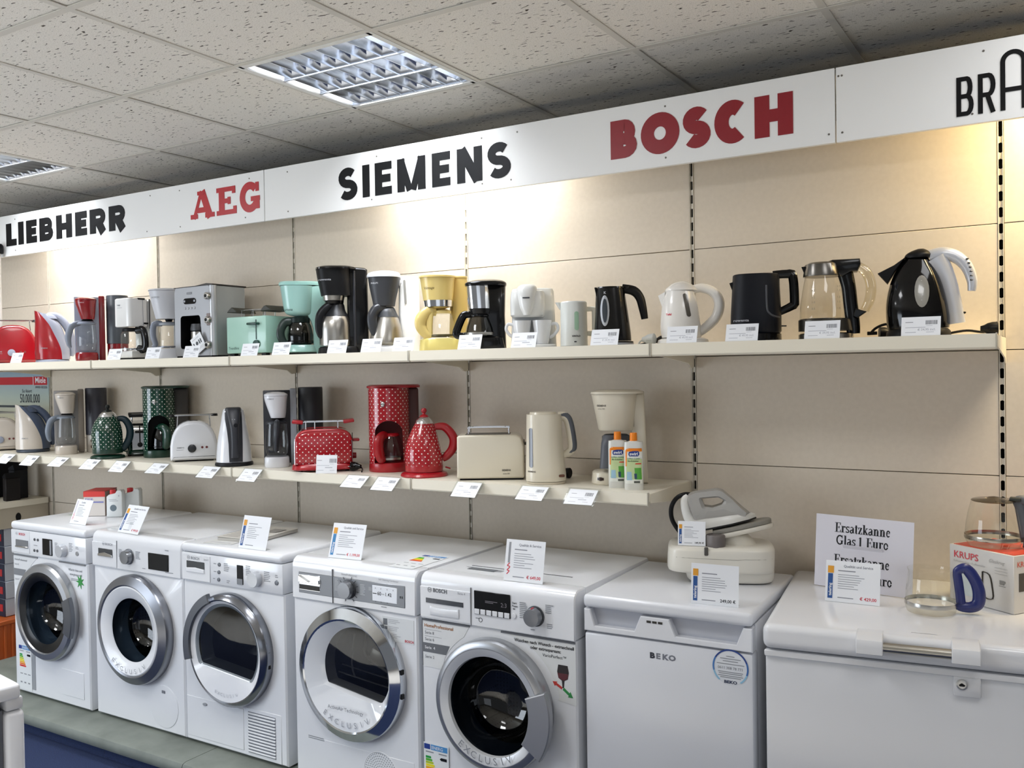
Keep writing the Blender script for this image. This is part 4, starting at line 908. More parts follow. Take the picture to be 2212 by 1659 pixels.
ca = thing('undercounter_fridge', 'white undercounter fridge cut off at lower left, seen from its side', 'fridge', (-1.948, -1.94, 0.0), -9)
part('cabinet', B().box((-0.31, -0.29, 0.43), (0.58, 0.5, 0.84), 0.006, 2), FW, ca)
part('door', B().box((-0.31, -0.0, 0.44), (0.58, 0.045, 0.79), 0.012, 3), FW, ca)
part('door_grip', B().box((-0.31, 0.0, 0.852), (0.575, 0.04, 0.03), 0.006, 2), M('#cfd1d6', 0.3), ca)
part('door_seal', B().box((-0.31, -0.032, 0.44), (0.55, 0.016, 0.8)), M('#6a6d75', 0.6), ca)
part('worktop', B().box((-0.318, -0.277, 0.882), (0.6, 0.58, 0.036), 0.008, 3), FW, ca)

# ------------------------------------------------------------------ small appliances: shared pieces
SP = {'U1': (-4.911, -0.22, 60, 30, 383, 786), 'U2': (-4.539, -0.22, 58, 114, 397, 784), 'U3': (-4.134, -0.2, 56, 221, 414, 781), 'U5': (-3.862, -0.19, 54, 292, 425, 779),
 'U6': (-3.619, -0.2, 52, 361, 438, 777), 'U7': (-3.316, -0.19, 50, 455, 453, 775), 'U8': (-2.958, -0.22, 47, 560, 477, 771), 'U9': (-2.717, -0.2, 44, 651, 489, 769),
 'U10': (-2.468, -0.21, 42, 740, 507, 766), 'U11': (-2.200, -0.2, 39, 850, 524, 763), 'U12': (-1.959, -0.18, 36, 959, 540, 760), 'U13': (-1.729, -0.26, 33, 1039, 569, 757),
 'U14': (-1.527, -0.22, 30, 1150, 581, 754), 'U15': (-1.369, -0.2, 28, 1237, 593, 752), 'U16': (-1.170, -0.22, 25, 1340, 615, 749), 'U17': (-0.910, -0.22, 20, 1493, 642, 744),
 'U18': (-0.666, -0.22, 16, 1649, 670, 740), 'U19': (-0.440, -0.22, 12, 1806, 698, 735), 'U20': (-0.184, -0.22, 7, 2001, 732, 730),
 'L1': (-4.995, -0.25, 61, 5, 381, 972), 'L2': (-4.709, -0.24, 59, 72, 391, 975), 'L3': (-4.378, -0.17, 57, 176, 400, 977), 'L4': (-3.935, -0.3, 55, 240, 430, 989),
 'L5': (-3.972, -0.108, 54, 292, 415, 982), 'L6': (-3.725, -0.13, 52, 361, 427, 985), 'L7': (-3.410, -0.22, 51, 420, 450, 994), 'L8': (-3.045, -0.3, 48, 506, 478, 1004),
 'L9': (-2.785, -0.19, 45, 635, 483, 1004), 'L10': (-2.511, -0.29, 43, 700, 512, 1015), 'L11': (-2.223, -0.17, 39, 855, 518, 1015), 'L12': (-1.978, -0.27, 37, 926, 549, 1027),
 'L13': (-1.710, -0.23, 33, 1062, 566, 1032), 'L14': (-1.435, -0.27, 29, 1187, 596, 1042), 'L15': (-1.199, -0.18, 25, 1338, 604, 1043), 'L16': (-1.156, -0.285, 25, 1335, 626, 1052), 'L17': (-1.083, -0.315, 24, 1370, 639, 1057)}
def place(key, name, label, cat, group=None, rot=None):
    """thing turned towards the aisle; f turns sizes read off the photo into local metres (x, z)"""
    x, y, az, uc, s, vb = SP[key]
    t = thing(name, label, cat, (x, y, (ZU if key[0] == 'U' else ZL) + 0.0004), az if rot is None else rot, group)
    return t, (lambda u, v: ((u - uc) / s, (vb - v) / s))
def secs(f, rows, dr=1.0, e=2.0, cy=0.0):
    out = []
    for v, ul, ur in rows:
        (xl, z), (xr, _) = f(ul, v), f(ur, v)
        out.append((z, (xl + xr) / 2, cy, (xr - xl) / 2, (xr - xl) / 2 * dr, e))
    return out
def fine(S, k=4):
    """smooth interpolation between loft sections"""
    P = [Vector((s[0], s[1], s[2])) for s in S]; o = []
    n = len(S)
    for i in range(n - 1):
        a, b2, c, d = S[max(i - 1, 0)], S[i], S[i + 1], S[min(i + 2, n - 1)]
        for j in range(k):
            t = j / k
            o.append(tuple(0.5 * (2 * b2[q] + (c[q] - a[q]) * t + (2 * a[q] - 5 * b2[q] + 4 * c[q] - d[q]) * t * t + (3 * b2[q] - a[q] - 3 * c[q] + d[q]) * t ** 3) if q < 5 else b2[q] for q in range(6)))
    o.append(S[-1]); return o
def surf(S):
    Z = sorted(S, key=lambda q: q[0])
    def fn(x, z):
        lo, hi = Z[0], Z[-1]
        for i in range(len(Z) - 1):
            if Z[i][0] <= z <= Z[i + 1][0]: lo, hi = Z[i], Z[i + 1]; break
        t = 0 if hi[0] == lo[0] else min(1, max(0, (z - lo[0]) / (hi[0] - lo[0])))
        _, cx, cy, rx, ry, e = [lo[k] * (1 - t) + hi[k] * t for k in range(6)]
        d = min(0.995, abs((x - cx) / rx))
        return cy - ry * (1 - d ** e) ** (1 / e)
    return fn
def wrap(t, s, x, z, size, sf, mat, align='LEFT', bold=0.01, sx=1.0, name='maker_name', shear=0.0):
    b = B(); b.mesh(text_mesh(s, size, align, bold, shear), put(x, 0, z) @ Matrix.Diagonal((sx, 1, 1, 1)))
    for v in b.bm.verts: v.co.y = sf(v.co.x, v.co.z) - 0.0007
    return part(name, b, mat, t, smooth=0)
def patch(rows, sf, off=0.0012, n=6):
    """a thin inlay following a curved face; rows (z, xl, xr)"""
    b = B(); b.skin([[(xl + (xr - xl) * k / n, sf(xl + (xr - xl) * k / n, z) - off, z) for k in range(n + 1)] for z, xl, xr in rows], close=False); return b
def capsule(x, z0, z1, w, slant=0.0, n=5):
    r = w / 2; out = []
    for i in range(n + 1):
        a = PI / 2 * i / n; out.append((z0 + r - r * math.cos(a), r * math.sin(a) + 1e-4))
    for i in range(n + 1):
        a = PI / 2 * i / n; out.append((z1 - r + r * math.sin(a), r * math.cos(a) + 1e-4))
    out = out[:n + 1] + [(z0 + r + (z1 - z0 - w) * k / 8, r) for k in range(1, 8)] + out[n + 1:]
    return [(z, x + slant * (z - z0) - h, x + slant * (z - z0) + h) for z, h in out]
def plug(label, loc, rot, mat, cord=None, pins=True):
    t = thing('power_plug', label, 'plug', loc, rot)
    part('plug_body', B().lathe([(0.008, -0.03), (0.011, -0.02), (0.016, -0.012), (0.019, 0.0), (0.0195, 0.012), (0.017, 0.014)], (0, 0, 0.02), 18, axis='x'), mat, t)
    part('plug_grip', B().box((0.0, 0, 0.02), (0.024, 0.042, 0.012), 0.004, 2), mat, t)
    if pins:
        for s in (-1, 1): part('pin', B().lathe([(0.0024, 0.012), (0.0024, 0.03), (0.001, 0.033)], (0, s * 0.0095, 0.02), 8, axis='x'), CHROME, t)
    if cord: part('cord', B().tube([(-0.028, 0, 0.02)] + cord, 0.0032, 8, smooth=6), mat, t)
    return t
def smooth_handle(pts, r, flat=1.0, n=12, up=(0, 1, 0)): return B().tube(pts, r, n, flat, up, 8)
def carafe(t, prof, cx, cy, band=None, lid=None, gl=GLASS, name='carafe'):
    """glass jug: profile (r, z); band (z, h, mat); lid (z0, z1, r, mat)"""
    c = part(name, B().lathe(prof, (cx, cy, 0), 32, True, False), gl, t)
    if band:
        rr = max(r for r, z in prof if abs(z - band[0]) < 0.04)
        part('carafe_band', B().lathe([(rr + 0.0006, band[0]), (rr + 0.0012, band[0] + band[1] / 2), (rr + 0.0006, band[0] + band[1])], (cx, cy, 0), 32, False, False), band[2], c)
    if lid: part('carafe_lid', B().lathe([(lid[2], lid[0]), (lid[2], lid[1] - 0.006), (lid[2] * 0.8, lid[1]), (0.001, lid[1])], (cx, cy, 0), 28, True, True), lid[3], c)
    return c

# ------------------------------------------------------------------ matching sets: dome toaster, kettle, coffee maker
def dome_toaster(key, label, col, knobc, w, h, rack, feet=BLACKM, rows=9):
    t, f = place(key, 'toaster', label, 'toaster', 'dome-shaped toasters')
    o = [(-w / 2 * 0.97, 0.006), (w / 2 * 0.97, 0.006), (w / 2, 0.02)]
    for i in range(1, 18):
        a = PI * i / 18; o.append((w / 2 * math.copysign(abs(math.cos(a)) ** 0.75, math.cos(a)), 0.045 + (h - 0.045) * math.sin(a) ** 0.92))
    o.append((-w / 2, 0.02))
    part('housing', B().prism(o, -0.062, 0.062, 'xz', 0.018, 4), col, t)
    part('foot_base', B().box((0, 0, 0.004), (w * 0.8, 0.09, 0.008), 0.002, 1), feet, t)
    kb = part('browning_knob', B().lathe([(0.0195, 0), (0.0185, 0.008), (0.012, 0.011), (0.001, 0.0112)], (-0.01, -0.061, 0.062), 28, axis='y'), knobc, t)
    for dx in (0.036, 0.056): part('button', B().lathe([(0.0058, 0), (0.005, 0.003), (0.0005, 0.0034)], (dx, -0.0615, 0.066), 14, axis='y'), M('#6b2b2b', 0.4), t)
    part('bread_slot', B().box((0, 0, h - 0.0035), (w * 0.16, 0.03, 0.008)), BLACKM, t)
    r = part('bun_rack', B().tube([(-w * 0.42, -0.035, h + 0.026), (w * 0.42, -0.035, h + 0.026)], 0.0022, 6, smooth=0).tube([(-w * 0.42, 0.035, h + 0.026), (w * 0.42, 0.035, h + 0.026)], 0.0022, 6, smooth=0)
             .tube([(-w * 0.42, 0, h + 0.028), (w * 0.42, 0, h + 0.028)], 0.003, 6, smooth=0), CHROME, t)
    for sx in (-1, 1):
        for sy in (-1, 1): part('rack_leg', B().tube([(sx * w * 0.33, sy * 0.03, h + 0.026), (sx * w * 0.35, sy * 0.03, h - 0.03)], 0.002, 6, smooth=0), CHROME, r)
        part('rack_grip', B().loft([(h + 0.02, sx * w * 0.44, 0, 0.016, 0.045, 2.5), (h + 0.03, sx * w * 0.44, 0, 0.014, 0.04, 2.5)], 20), rack, r)
    sf = lambda x, z: -0.0624
    bb = B(); T(bb, 'SIEMENS', -w * 0.36, -0.0624, 0.064, 0.009, bold=0.02); bars(bb, -w * 0.37, -w * 0.22, 0.056, 0.0015, -0.0624); part('maker_name', bb, INKG, t, smooth=0)
    return t
RED = M('#860a15', 0.24, coat=0.35); GREYP = M('#8d93a4', 0.38); BEIGE = M('#c9c0b5', 0.25, coat=0.4); BLUEG = M('#4d5a72', 0.35); WHITEP = M('#e3e5ea', 0.22, coat=0.4); ANTH = M('#2b2d34', 0.38)
dome_toaster('U1', 'red dome toaster with grey knob on the top shelf', RED, GREYP, 0.25, 0.218, BLACKM)
dome_toaster('L1', 'beige dome toaster with grey knob cut off at left on lower shelf', BEIGE, GREYP, 0.2, 0.185, BLACKM)
dome_toaster('L7', 'white dome toaster with black knob on the lower shelf', WHITEP, M('#26282c', 0.35), 0.216, 0.192, BLACKM)

def set_kettle(key, label, front, back, base, side=True, H=0.26):
    """kettle whose rear half and handle are of a second colour"""
    t, f = place(key, 'electric_kettle', label, 'kettle', 'kettles with a two-colour body')
    if side:                                       # seen from its flank, spout left, handle right
        n = 36
        S = fine([(0.018, 0.0, 0, 0.086, 0.076, 2.2), (0.08, -0.001, 0, 0.085, 0.075, 2.2), (0.15, -0.01, 0, 0.074, 0.067, 2.2), (H * 0.82, -0.021, 0, 0.061, 0.055, 2.2), (H, -0.046, 0, 0.038, 0.036, 2.2)], 5)
        rings = [sring(*s, n=n) for s in S]
        # spout lip rises to the left, back slopes away
        for i, rg in enumerate(rings):
            q = i / (len(rings) - 1)
            for k, p in enumerate(rg):
                rg[k] = (p[0], p[1], p[2] + (-(p[0] - S[i][1]) * 0.35) * q * q)
        fr_, bk_ = [], []
        for i, q in enumerate(S):
            u_ = i / (len(S) - 1); th = math.acos(max(-0.97, min(0.97, 0.5 - 0.95 * u_ ** 2.0)))
            def pt(a):
                c_, s_ = math.cos(a), math.sin(a); e_ = 2 / q[5]
                x_ = q[1] + q[3] * math.copysign(abs(c_) ** e_, c_); y_ = q[4] * math.copysign(abs(s_) ** e_, s_)
                return (x_, y_, q[0] - (x_ - q[1]) * 0.35 * u_ * u_)
            fr_.append([pt(th + (2 * PI - 2 * th) * k / 30) for k in range(31)]); bk_.append([pt(-th + 2 * th * k / 24) for k in range(25)])
        part('front_shell', B().skin(fr_, close=False), front, t); part('rear_shell', B().skin(bk_, close=False), back, t)
        part('lid', B().loft(fine([(H - 0.03, -0.02, 0, 0.05, 0.045, 2.2), (H - 0.012, -0.022, 0, 0.04, 0.036, 2.2), (H - 0.002, -0.026, 0, 0.022, 0.022, 2.2)], 3), 24), back, t)
        part('handle', smooth_handle([(-0.02, 0, H - 0.012), (0.02, 0, H - 0.014), (0.058, 0, H * 0.82), (0.085, 0, H * 0.62), (0.097, 0, H * 0.4), (0.098, 0, H * 0.22), (0.094, 0, H * 0.13)], [0.012, 0.015, 0.016, 0.015, 0.013, 0.011, 0.006], 1.3), back, t)
        sf = surf([s for s in S])
        wrap(t, 'SIEMENS', -0.055, 0.075, 0.0085, sf, INKG)
    else:                                          # handle side turned to the aisle
        S = fine([(0.018, 0, 0, 0.078, 0.074, 2.2), (0.1, 0, 0, 0.071, 0.068, 2.2), (0.18, 0, 0, 0.057, 0.056, 2.4), (H - 0.012, 0, 0, 0.046, 0.046, 2.8), (H, 0, 0, 0.036, 0.036, 2.8)], 5)
        part('front_shell', B().loft(S, 40), front, t)
        sf = surf(S)
        hr = [(0.02, -0.02, 0.037), (0.1, -0.022, 0.038), (0.16, -0.028, 0.038), (0.21, -0.036, 0.037), (H - 0.004, -0.037, 0.034)]
        part('rear_shell', patch(hr, sf, 0.003, 10), back, t)
        part('handle', B().loft(fine([(0.04, 0.006, -0.082, 0.018, 0.012, 2.4), (0.1, 0.006, -0.086, 0.0165, 0.014, 2.4), (0.17, 0.004, -0.084, 0.018, 0.016, 2.4), (0.215, 0.002, -0.068, 0.026, 0.018, 2.4), (H + 0.001, 0, -0.04, 0.034, 0.026, 2.4), (H + 0.006, 0, -0.02, 0.02, 0.02, 2.4)], 4), 22), back, t)
        part('lid_button', B().lathe([(0.009, 0), (0.009, 0.003), (0.001, 0.004)], (0.01, -0.097, 0.185), 18, axis='y'), M('#17181c', 0.4), t)
        part('switch_marks', B().box((-0.004, -0.0885, 0.21), (0.003, 0.002, 0.003)).box((0.006, -0.0885, 0.21), (0.003, 0.002, 0.003)), INKL, t)
    part('power_base', B().lathe([(0.08, 0), (0.084, 0.004), (0.082, 0.014), (0.076, 0.018)], (0, 0, 0), 36), base, t)
    return t
set_kettle('U2', 'red kettle with grey back and handle on the top shelf', RED, GREYP, GREYP, H=0.268)
set_kettle('L2', 'beige kettle with blue-grey back and handle on lower shelf', BEIGE, BLUEG, M('#3c4450', 0.4), H=0.25)
set_kettle('L8', 'white kettle with black handle stripe facing the aisle', WHITEP, ANTH, M('#1d1e21', 0.4), side=False, H=0.256)

def set_coffee(key, label, plate, basket, side, tank, foot, handlec, frontal=False, tankfoot=None):
    """filter machine: flat back frame, hanging basket, glass jug and a separate round water tank on the right"""
    t, f = place(key, 'filter_coffee_maker', label, 'coffee maker', 'coffee makers with a separate round water tank')
    H = 0.336; xl, xr = -0.128, -0.01
    part('back_frame', B().box(((xl + xr) / 2, 0.012, H / 2 + 0.005), (xr - xl, 0.012, H - 0.01), 0.004, 2), plate, t)
    part('side_column', B().box((xr + 0.012, 0.03, H / 2 + 0.004), (0.03, 0.05, H + 0.006), 0.006, 2), side, t)
    cx, cy = -0.072, -0.048
    part('filter_basket', B().loft(fine([(0.216, cx + 0.008, cy, 0.031, 0.034, 2.4), (0.24, cx + 0.006, cy, 0.037, 0.04, 2.4), (0.29, cx, cy, 0.047, 0.048, 2.4), (0.312, cx, cy, 0.05, 0.05, 2.4)], 3), 32), basket, t)
    part('basket_lid', B().loft([(0.313, cx, cy, 0.051, 0.051, 2.4), (0.32, cx, cy, 0.05, 0.05, 2.4), (0.327, cx, cy, 0.036, 0.036, 2.4), (0.33, cx, cy, 0.012, 0.012, 2)], 32), basket, t)
    part('drip_valve', B().lathe([(0.03, 0.208), (0.024, 0.216)], (cx + 0.006, cy, 0), 20), BLACKM, t)
    c = carafe(t, [(0.04, 0.052), (0.047, 0.06), (0.05, 0.1), (0.046, 0.16), (0.043, 0.19)], cx, cy, None, (0.19, 0.203, 0.046, handlec))
    if frontal: part('carafe_handle', smooth_handle([(cx + 0.004, cy - 0.04, 0.195), (cx + 0.004, cy - 0.068, 0.185), (cx + 0.002, cy - 0.075, 0.14), (cx, cy - 0.062, 0.075)], [0.013, 0.016, 0.017, 0.009], 1.3, up=(1, 0, 0)), handlec, c)
    else: part('carafe_handle', smooth_handle([(cx - 0.03, cy, 0.198), (cx - 0.068, cy - 0.01, 0.18), (cx - 0.084, cy - 0.012, 0.13), (cx - 0.082, cy - 0.012, 0.09), (cx - 0.074, cy - 0.012, 0.07)], [0.011, 0.014, 0.013, 0.01, 0.005], 1.2), handlec, c)
    part('warming_plate_base', B().loft([(0.0, cx, cy + 0.01, 0.052, 0.056, 3), (0.006, cx, cy + 0.01, 0.054, 0.058, 3), (0.04, cx, cy + 0.01, 0.053, 0.057, 3), (0.046, cx, cy + 0.01, 0.049, 0.052, 3)], 32), foot, t)
    tk = part('water_tank', B().lathe([(0.054, 0.0935), (0.0545, 0.096), (0.0545, 0.342), (0.0525, 0.347), (0.001, 0.347)], (0.078, 0.035, 0), 36), tank, t)
    part('tank_foot', B().lathe([(0.05, 0), (0.052, 0.003), (0.052, 0.092), (0.05, 0.0935)], (0.078, 0.035, 0), 36), tankfoot or foot, t)
    for zz in (0.03, 0.062): part('tank_switch', B().lathe([(0.006, 0), (0.0055, 0.003), (0.001, 0.0032)], (0, 0, 0), 16, axis='y').xf(Matrix.Translation((0.05, -0.009, zz)) @ Matrix.Diagonal((0.8, 1, 1.4, 1))), M('#6d5a4c', 0.4), t)
    sf = surf([(0.216, cx + 0.008, cy, 0.031, 0.034, 2.4), (0.29, cx, cy, 0.047, 0.048, 2.4), (0.312, cx, cy, 0.05, 0.05, 2.4)])
    wrap(t, 'SIEMENS', cx - 0.036, 0.297, 0.0075, sf, M('#8a8c92', 0.5) if basket is not RED else M('#d8b0b4', 0.5))
    return t
TANKG = M('#4a4f57', 0.32)
set_coffee('U3', 'red filter coffee maker with dark grey tank tube on top shelf', GREYP, RED, M('#7c101a', 0.3), TANKG, RED, M('#7d8492', 0.35))
set_coffee('L3', 'beige and grey filter coffee maker beside the blue-grey-backed kettle', M('#8d8a8a', 0.4), BEIGE, M('#8f857b', 0.4), M('#3a3a44', 0.32), BEIGE, M('#77808c', 0.35))
set_coffee('L9', 'white filter coffee maker with black frame behind red dotted toaster', ANTH, WHITEP, M('#aab0b9', 0.35), M('#24262c', 0.4), WHITEP, M('#2c2f35', 0.4), frontal=True)

# ------------------------------------------------------------------ top shelf, one by one
# white coffee maker with black trims
t, f = place('U5', 'filter_coffee_maker', 'white boxy coffee maker with black carafe handle beside red machine', 'coffee maker', rot=0)
part('upper_body', B().loft([(0.168, -0.0, -0.03, 0.062, 0.055, 5), (0.172, -0.0, -0.03, 0.066, 0.058, 5), (0.305, 0, -0.03, 0.066, 0.058, 5), (0.311, 0, -0.03, 0.06, 0.052, 5)], 40), M('#e2e2e1', 0.25, coat=0.4), t)
part('rear_tower', B().box((0.004, 0.058, 0.155), (0.118, 0.06, 0.306), 0.012, 3), M('#d5d5d2', 0.3), t)
part('seam', B().box((0.0665, -0.01, 0.24), (0.0015, 0.0012, 0.13)), INKG, t)
part('lid_button', B().box((0.054, -0.018, 0.308), (0.03, 0.04, 0.009), 0.002, 1), BLACKM, t)
part('rocker_switch', B().box((0.067, 0.006, 0.186), (0.003, 0.026, 0.008), 0.001, 1), BLACKM, t)
part('water_gauge', B().box((0.064, 0.03, 0.235), (0.004, 0.006, 0.15), 0.001, 1), M('#3c3c3e', 0.3), t)
part('hot_plate_base', B().box((0, -0.012, 0.03), (0.13, 0.13, 0.036), 0.008, 2), M('#cfcfcd', 0.3), t)
part('plinth', B().box((0, -0.008, 0.006), (0.124, 0.124, 0.012)), BLACKM, t)
c = carafe(t, [(0.046, 0.05), (0.05, 0.054), (0.05, 0.13), (0.04, 0.146)], 0, -0.032, (0.05, 0.012, CHROME), (0.146, 0.164, 0.042, BLACKM))
part('carafe_handle', smooth_handle([(0.04, -0.03, 0.152), (0.08, -0.024, 0.15), (0.094, -0.022, 0.11), (0.09, -0.022, 0.06), (0.05, -0.028, 0.056)], 0.0125, 1.6), BLACK, c)
b = B(); T(b, 'WMF', -0.03, -0.0885, 0.272, 0.011, bold=0.02); bars(b, -0.03, 0.01, 0.262, 0.0016, -0.0885); part('maker_name', b, INKG, t, smooth=0)
# light grey conical coffee maker
t, f = place('U6', 'filter_coffee_maker', 'pale grey conical coffee maker beside the big silver machine', 'coffee maker')
PG = M('#c3c5cb', 0.35)
S = secs(f, [(690, 340, 394), (686, 339, 396), (634, 327, 398), (630, 327, 398)], 0.95, 2.4)
part('filter_cone', B().loft(S, 36), PG, t)
part('cone_lid', B().loft(secs(f, [(629.5, 325.5, 399), (627, 326, 399), (624, 345, 385)], 0.95, 2.4), 36), PG, t)
part('tank_column', B().loft([(0.0, 0.062, 0.05, 0.03, 0.04, 4), (0.335, 0.066, 0.05, 0.03, 0.045, 4)], 24), M('#b5b8bd', 0.35), t)
part('base', B().loft(secs(f, [(776.8, 338, 404), (774, 336, 406), (758, 338, 402), (754, 342, 400)], 0.95, 2.6), 32), PG, t)
c = carafe(t, [(0.05, 0.054), (0.053, 0.06), (0.044, 0.12), (0.034, 0.168)], 0.012, -0.005, (0.058, 0.008, M('#7d8087', 0.3, 0.5)), (0.168, 0.184, 0.05, M('#8a9099', 0.35)))
part('carafe_handle', smooth_handle([(-0.02, -0.01, 0.176), (-0.056, -0.016, 0.172), (-0.062, -0.016, 0.12), (-0.052, -0.014, 0.075), (-0.066, -0.014, 0.062)], [0.01, 0.011, 0.011, 0.01, 0.006], 1.3), M('#7f8694', 0.35), c)
part('drip_valve', B().lathe([(0.014, 0.186), (0.018, 0.198)], (0.012, -0.005, 0), 16), BLACKM, t)
wrap(t, 'BOSCH', -0.066, 0.298, 0.011, surf(S), INKG)
# big silver machine with a dark niche
t, f = place('U7', 'coffee_machine', 'large silver coffee machine with dark niche and side dials', 'coffee maker', rot=0)
SV = M('#a7a9ad', 0.42, 0.35); w2, d0, d1, HH = 0.125, -0.1, 0.1, 0.335
fr = []
hole = [(-0.082, 0.045), (0.06, 0.045), (0.066, 0.055), (0.052, 0.192), (0.042, 0.2), (-0.076, 0.2), (-0.085, 0.19), (-0.088, 0.055)]
def angsort(c, pts, n=64):
    """points of a convex outline at equal angles round c"""
    o = []
    for k in range(n):
        a = 2 * PI * k / n; dx_, dz_ = math.cos(a), math.sin(a); best = None
        for i in range(len(pts)):
            (x1, z1), (x2, z2) = pts[i], pts[(i + 1) % len(pts)]
            ex, ez = x2 - x1, z2 - z1; den = dx_ * ez - dz_ * ex
            if abs(den) < 1e-12: continue
            s_ = ((x1 - c[0]) * ez - (z1 - c[1]) * ex) / den; u_ = ((x1 - c[0]) * dz_ - (z1 - c[1]) * dx_) / den
            if s_ > 0 and -1e-6 <= u_ <= 1 + 1e-6: best = s_ if best is None else max(best, s_)
        o.append((c[0] + best * dx_, c[1] + best * dz_))
    return o
cc = (-0.014, 0.12); hi_ = angsort(cc, hole, 72); ho_ = angsort(cc, [(-w2, 0.012), (w2, 0.012), (w2, HH), (-w2, HH)], 72)
part('housing', B().skin([[(x, d0 + 0.085, z) for x, z in hi_], [(x, d0, z) for x, z in hi_], [(x, d0, z) for x, z in ho_], [(x, d1, z) for x, z in ho_]], False, True), SV, t)
part('niche', B().skin([[(x * 0.995, d0 + 0.001, z) for x, z in hi_], [(x * 0.99, d0 + 0.083, z) for x, z in hi_]], False, True), BLACKM, t)
part('rounded_edge', B().lathe([(0.018, 0.012), (0.018, HH)], (w2 - 0.002, d0 + 0.016, 0), 20), M('#c9cbcf', 0.28, 0.5), t)
part('side_wall', B().box((w2 + 0.006, 0.005, HH / 2 + 0.006), (0.016, 0.18, HH - 0.012), 0.006, 2), M('#9b9fa0', 0.45, 0.3), t)
part('top_lid', B().prism([(-w2 - 0.002, HH), (w2 * 0.2, HH + 0.002), (w2 * 0.8, HH + 0.01), (w2 + 0.014, HH + 0.006), (w2 + 0.014, HH - 0.0), (-w2 - 0.002, HH - 0.003)], d0 - 0.002, d1 + 0.002, 'xz'), M('#2a2421', 0.5), t)
part('plinth', B().box((0, 0, 0.006), (0.24, 0.19, 0.012)), BLACKM, t)
part('screen', B().prism(arc(-0.045, 0.268, 0.014, 0.0135, 90, 270, 8) + arc(0.012, 0.268, 0.014, 0.0135, -90, 90, 8), d0 - 0.003, d0 + 0.001, 'xz'), BLACK, t)
for x in (-0.05, 0.018): part('screen_key', B().lathe([(0.006, 0), (0.005, 0.002), (0.0005, 0.0022)], (x, d0 - 0.003, 0.268), 14, axis='y'), SILVER, t)
for i in range(4): part('button', B().lathe([(0.006, 0), (0.005, 0.003), (0.0005, 0.0032)], (-0.05 + 0.022 * i, d0, 0.235), 14, axis='y'), M('#b7b9bd', 0.3, 0.5), t)
part('name_plate', B().box((-0.02, d0 - 0.001, 0.305), (0.036, 0.002, 0.01), 0.001, 1), M('#8f9297', 0.3, 0.5), t)
for zz in (0.285, 0.175, 0.06):
    k = part('side_dial', B().lathe([(0.017, 0), (0.0165, 0.012), (0.012, 0.016), (0.0005, 0.0162)], (w2 - 0.012, d0 - 0.004, zz), 20, axis='y'), STEEL, t)
    part('dial_centre', B().lathe([(0.008, 0), (0.007, 0.0015), (0.0005, 0.0016)], (w2 - 0.012, d0 - 0.0202, zz), 14, axis='y'), BLACKM, k)
part('dial_plate', B().box((w2 - 0.014, d0 - 0.002, 0.178), (0.026, 0.004, 0.055), 0.002, 1), M('#8b7f7c', 0.3, 0.5), t)
jg = part('thermos_jug', B().lathe([(0.036, 0.047), (0.038, 0.05), (0.038, 0.125), (0.03, 0.132)], (-0.01, d0 + 0.045, 0), 24), STEEL, t)
part('jug_cap', B().lathe([(0.039, 0.13), (0.04, 0.14), (0.036, 0.162), (0.001, 0.164)], (-0.01, d0 + 0.045, 0), 24), DGREY, jg)
part('jug_handle', smooth_handle([(0.026, d0 + 0.03, 0.155), (0.05, d0 + 0.02, 0.14), (0.05, d0 + 0.02, 0.09), (0.03, d0 + 0.03, 0.07)], 0.008, 1.2), DGREY, jg)
tg = thing('picture_tag', 'square white tag turned on its corner on the silver coffee machine', 'tag', (-3.262, -0.2935, ZU + 0.006), 0)
rt = Matrix.Translation((0, -0.012, 0.062)) @ Matrix.Rotation(0.05, 4, 'X') @ Matrix.Rotation(-0.5, 4, 'Y')
part('card', B().box((0, 0, 0), (0.08, 0.0012, 0.08)).xf(rt), PAPER, tg)
bb = B(); bb.lathe([(0.009, 0), (0.0005, 0.0001)], (-0.006, -0.0008, 0.004), 16, axis='y')
for dx in (-0.028, 0.012, 0.024): bb.box((dx, -0.001, 0.004), (0.007, 0.0004, 0.02))
bb.xf(rt); part('pictogram', bb, DGREY, tg)
bb = B(); bars(bb, -0.03, 0.02, 0.026, 0.003, -0.0009); bars(bb, -0.03, 0.03, -0.02, 0.0015, -0.0009); bars(bb, -0.03, 0.025, -0.026, 0.0015, -0.0009); part('tag_print', bb.xf(rt), INKL, tg, smooth=0)
part('tag_foot', B().tube([(0, -0.011, 0.0), (0, -0.011, 0.02)], 0.002, 6, smooth=0), GLASS, tg)

# mint toaster
MINT = M('#a2c8ba', 0.3, coat=0.3); DGRN = M('#0f3a30', 0.35)
t, f = place('U8', 'toaster', 'mint green rectangular toaster with dark green lever', 'toaster', rot=0)
part('housing', B().box((-0.0, 0.0, 0.098), (0.25, 0.15, 0.164), 0.005, 2), MINT, t)
for sx in (-1, 1):
    for sy in (-1, 1): part('foot', B().box((sx * 0.1, sy * 0.055, 0.008), (0.03, 0.025, 0.017), 0.002, 1), BLACKM, t)
part('lever_slot', B().box((0.065, -0.0755, 0.12), (0.005, 0.003, 0.088)), DGRN, t)
lv = part('lever', B().box((0.058, -0.087, 0.145), (0.062, 0.024, 0.011), 0.004, 2), DGRN, t)
part('browning_knob', B().lathe([(0.0185, 0), (0.0175, 0.01), (0.0005, 0.0115)], (0.069, -0.075, 0.055), 24, axis='y'), DGRN, t)
part('button', B().lathe([(0.0075, 0), (0.007, 0.004), (0.0005, 0.0045)], (0.032, -0.075, 0.051), 16, axis='y'), DGRN, t)
b = B(); T(b, 'Trendline', -0.112, -0.0757, 0.034, 0.017, bold=0.005); part('maker_name', b, M('#4d6a60', 0.5), t, smooth=0)
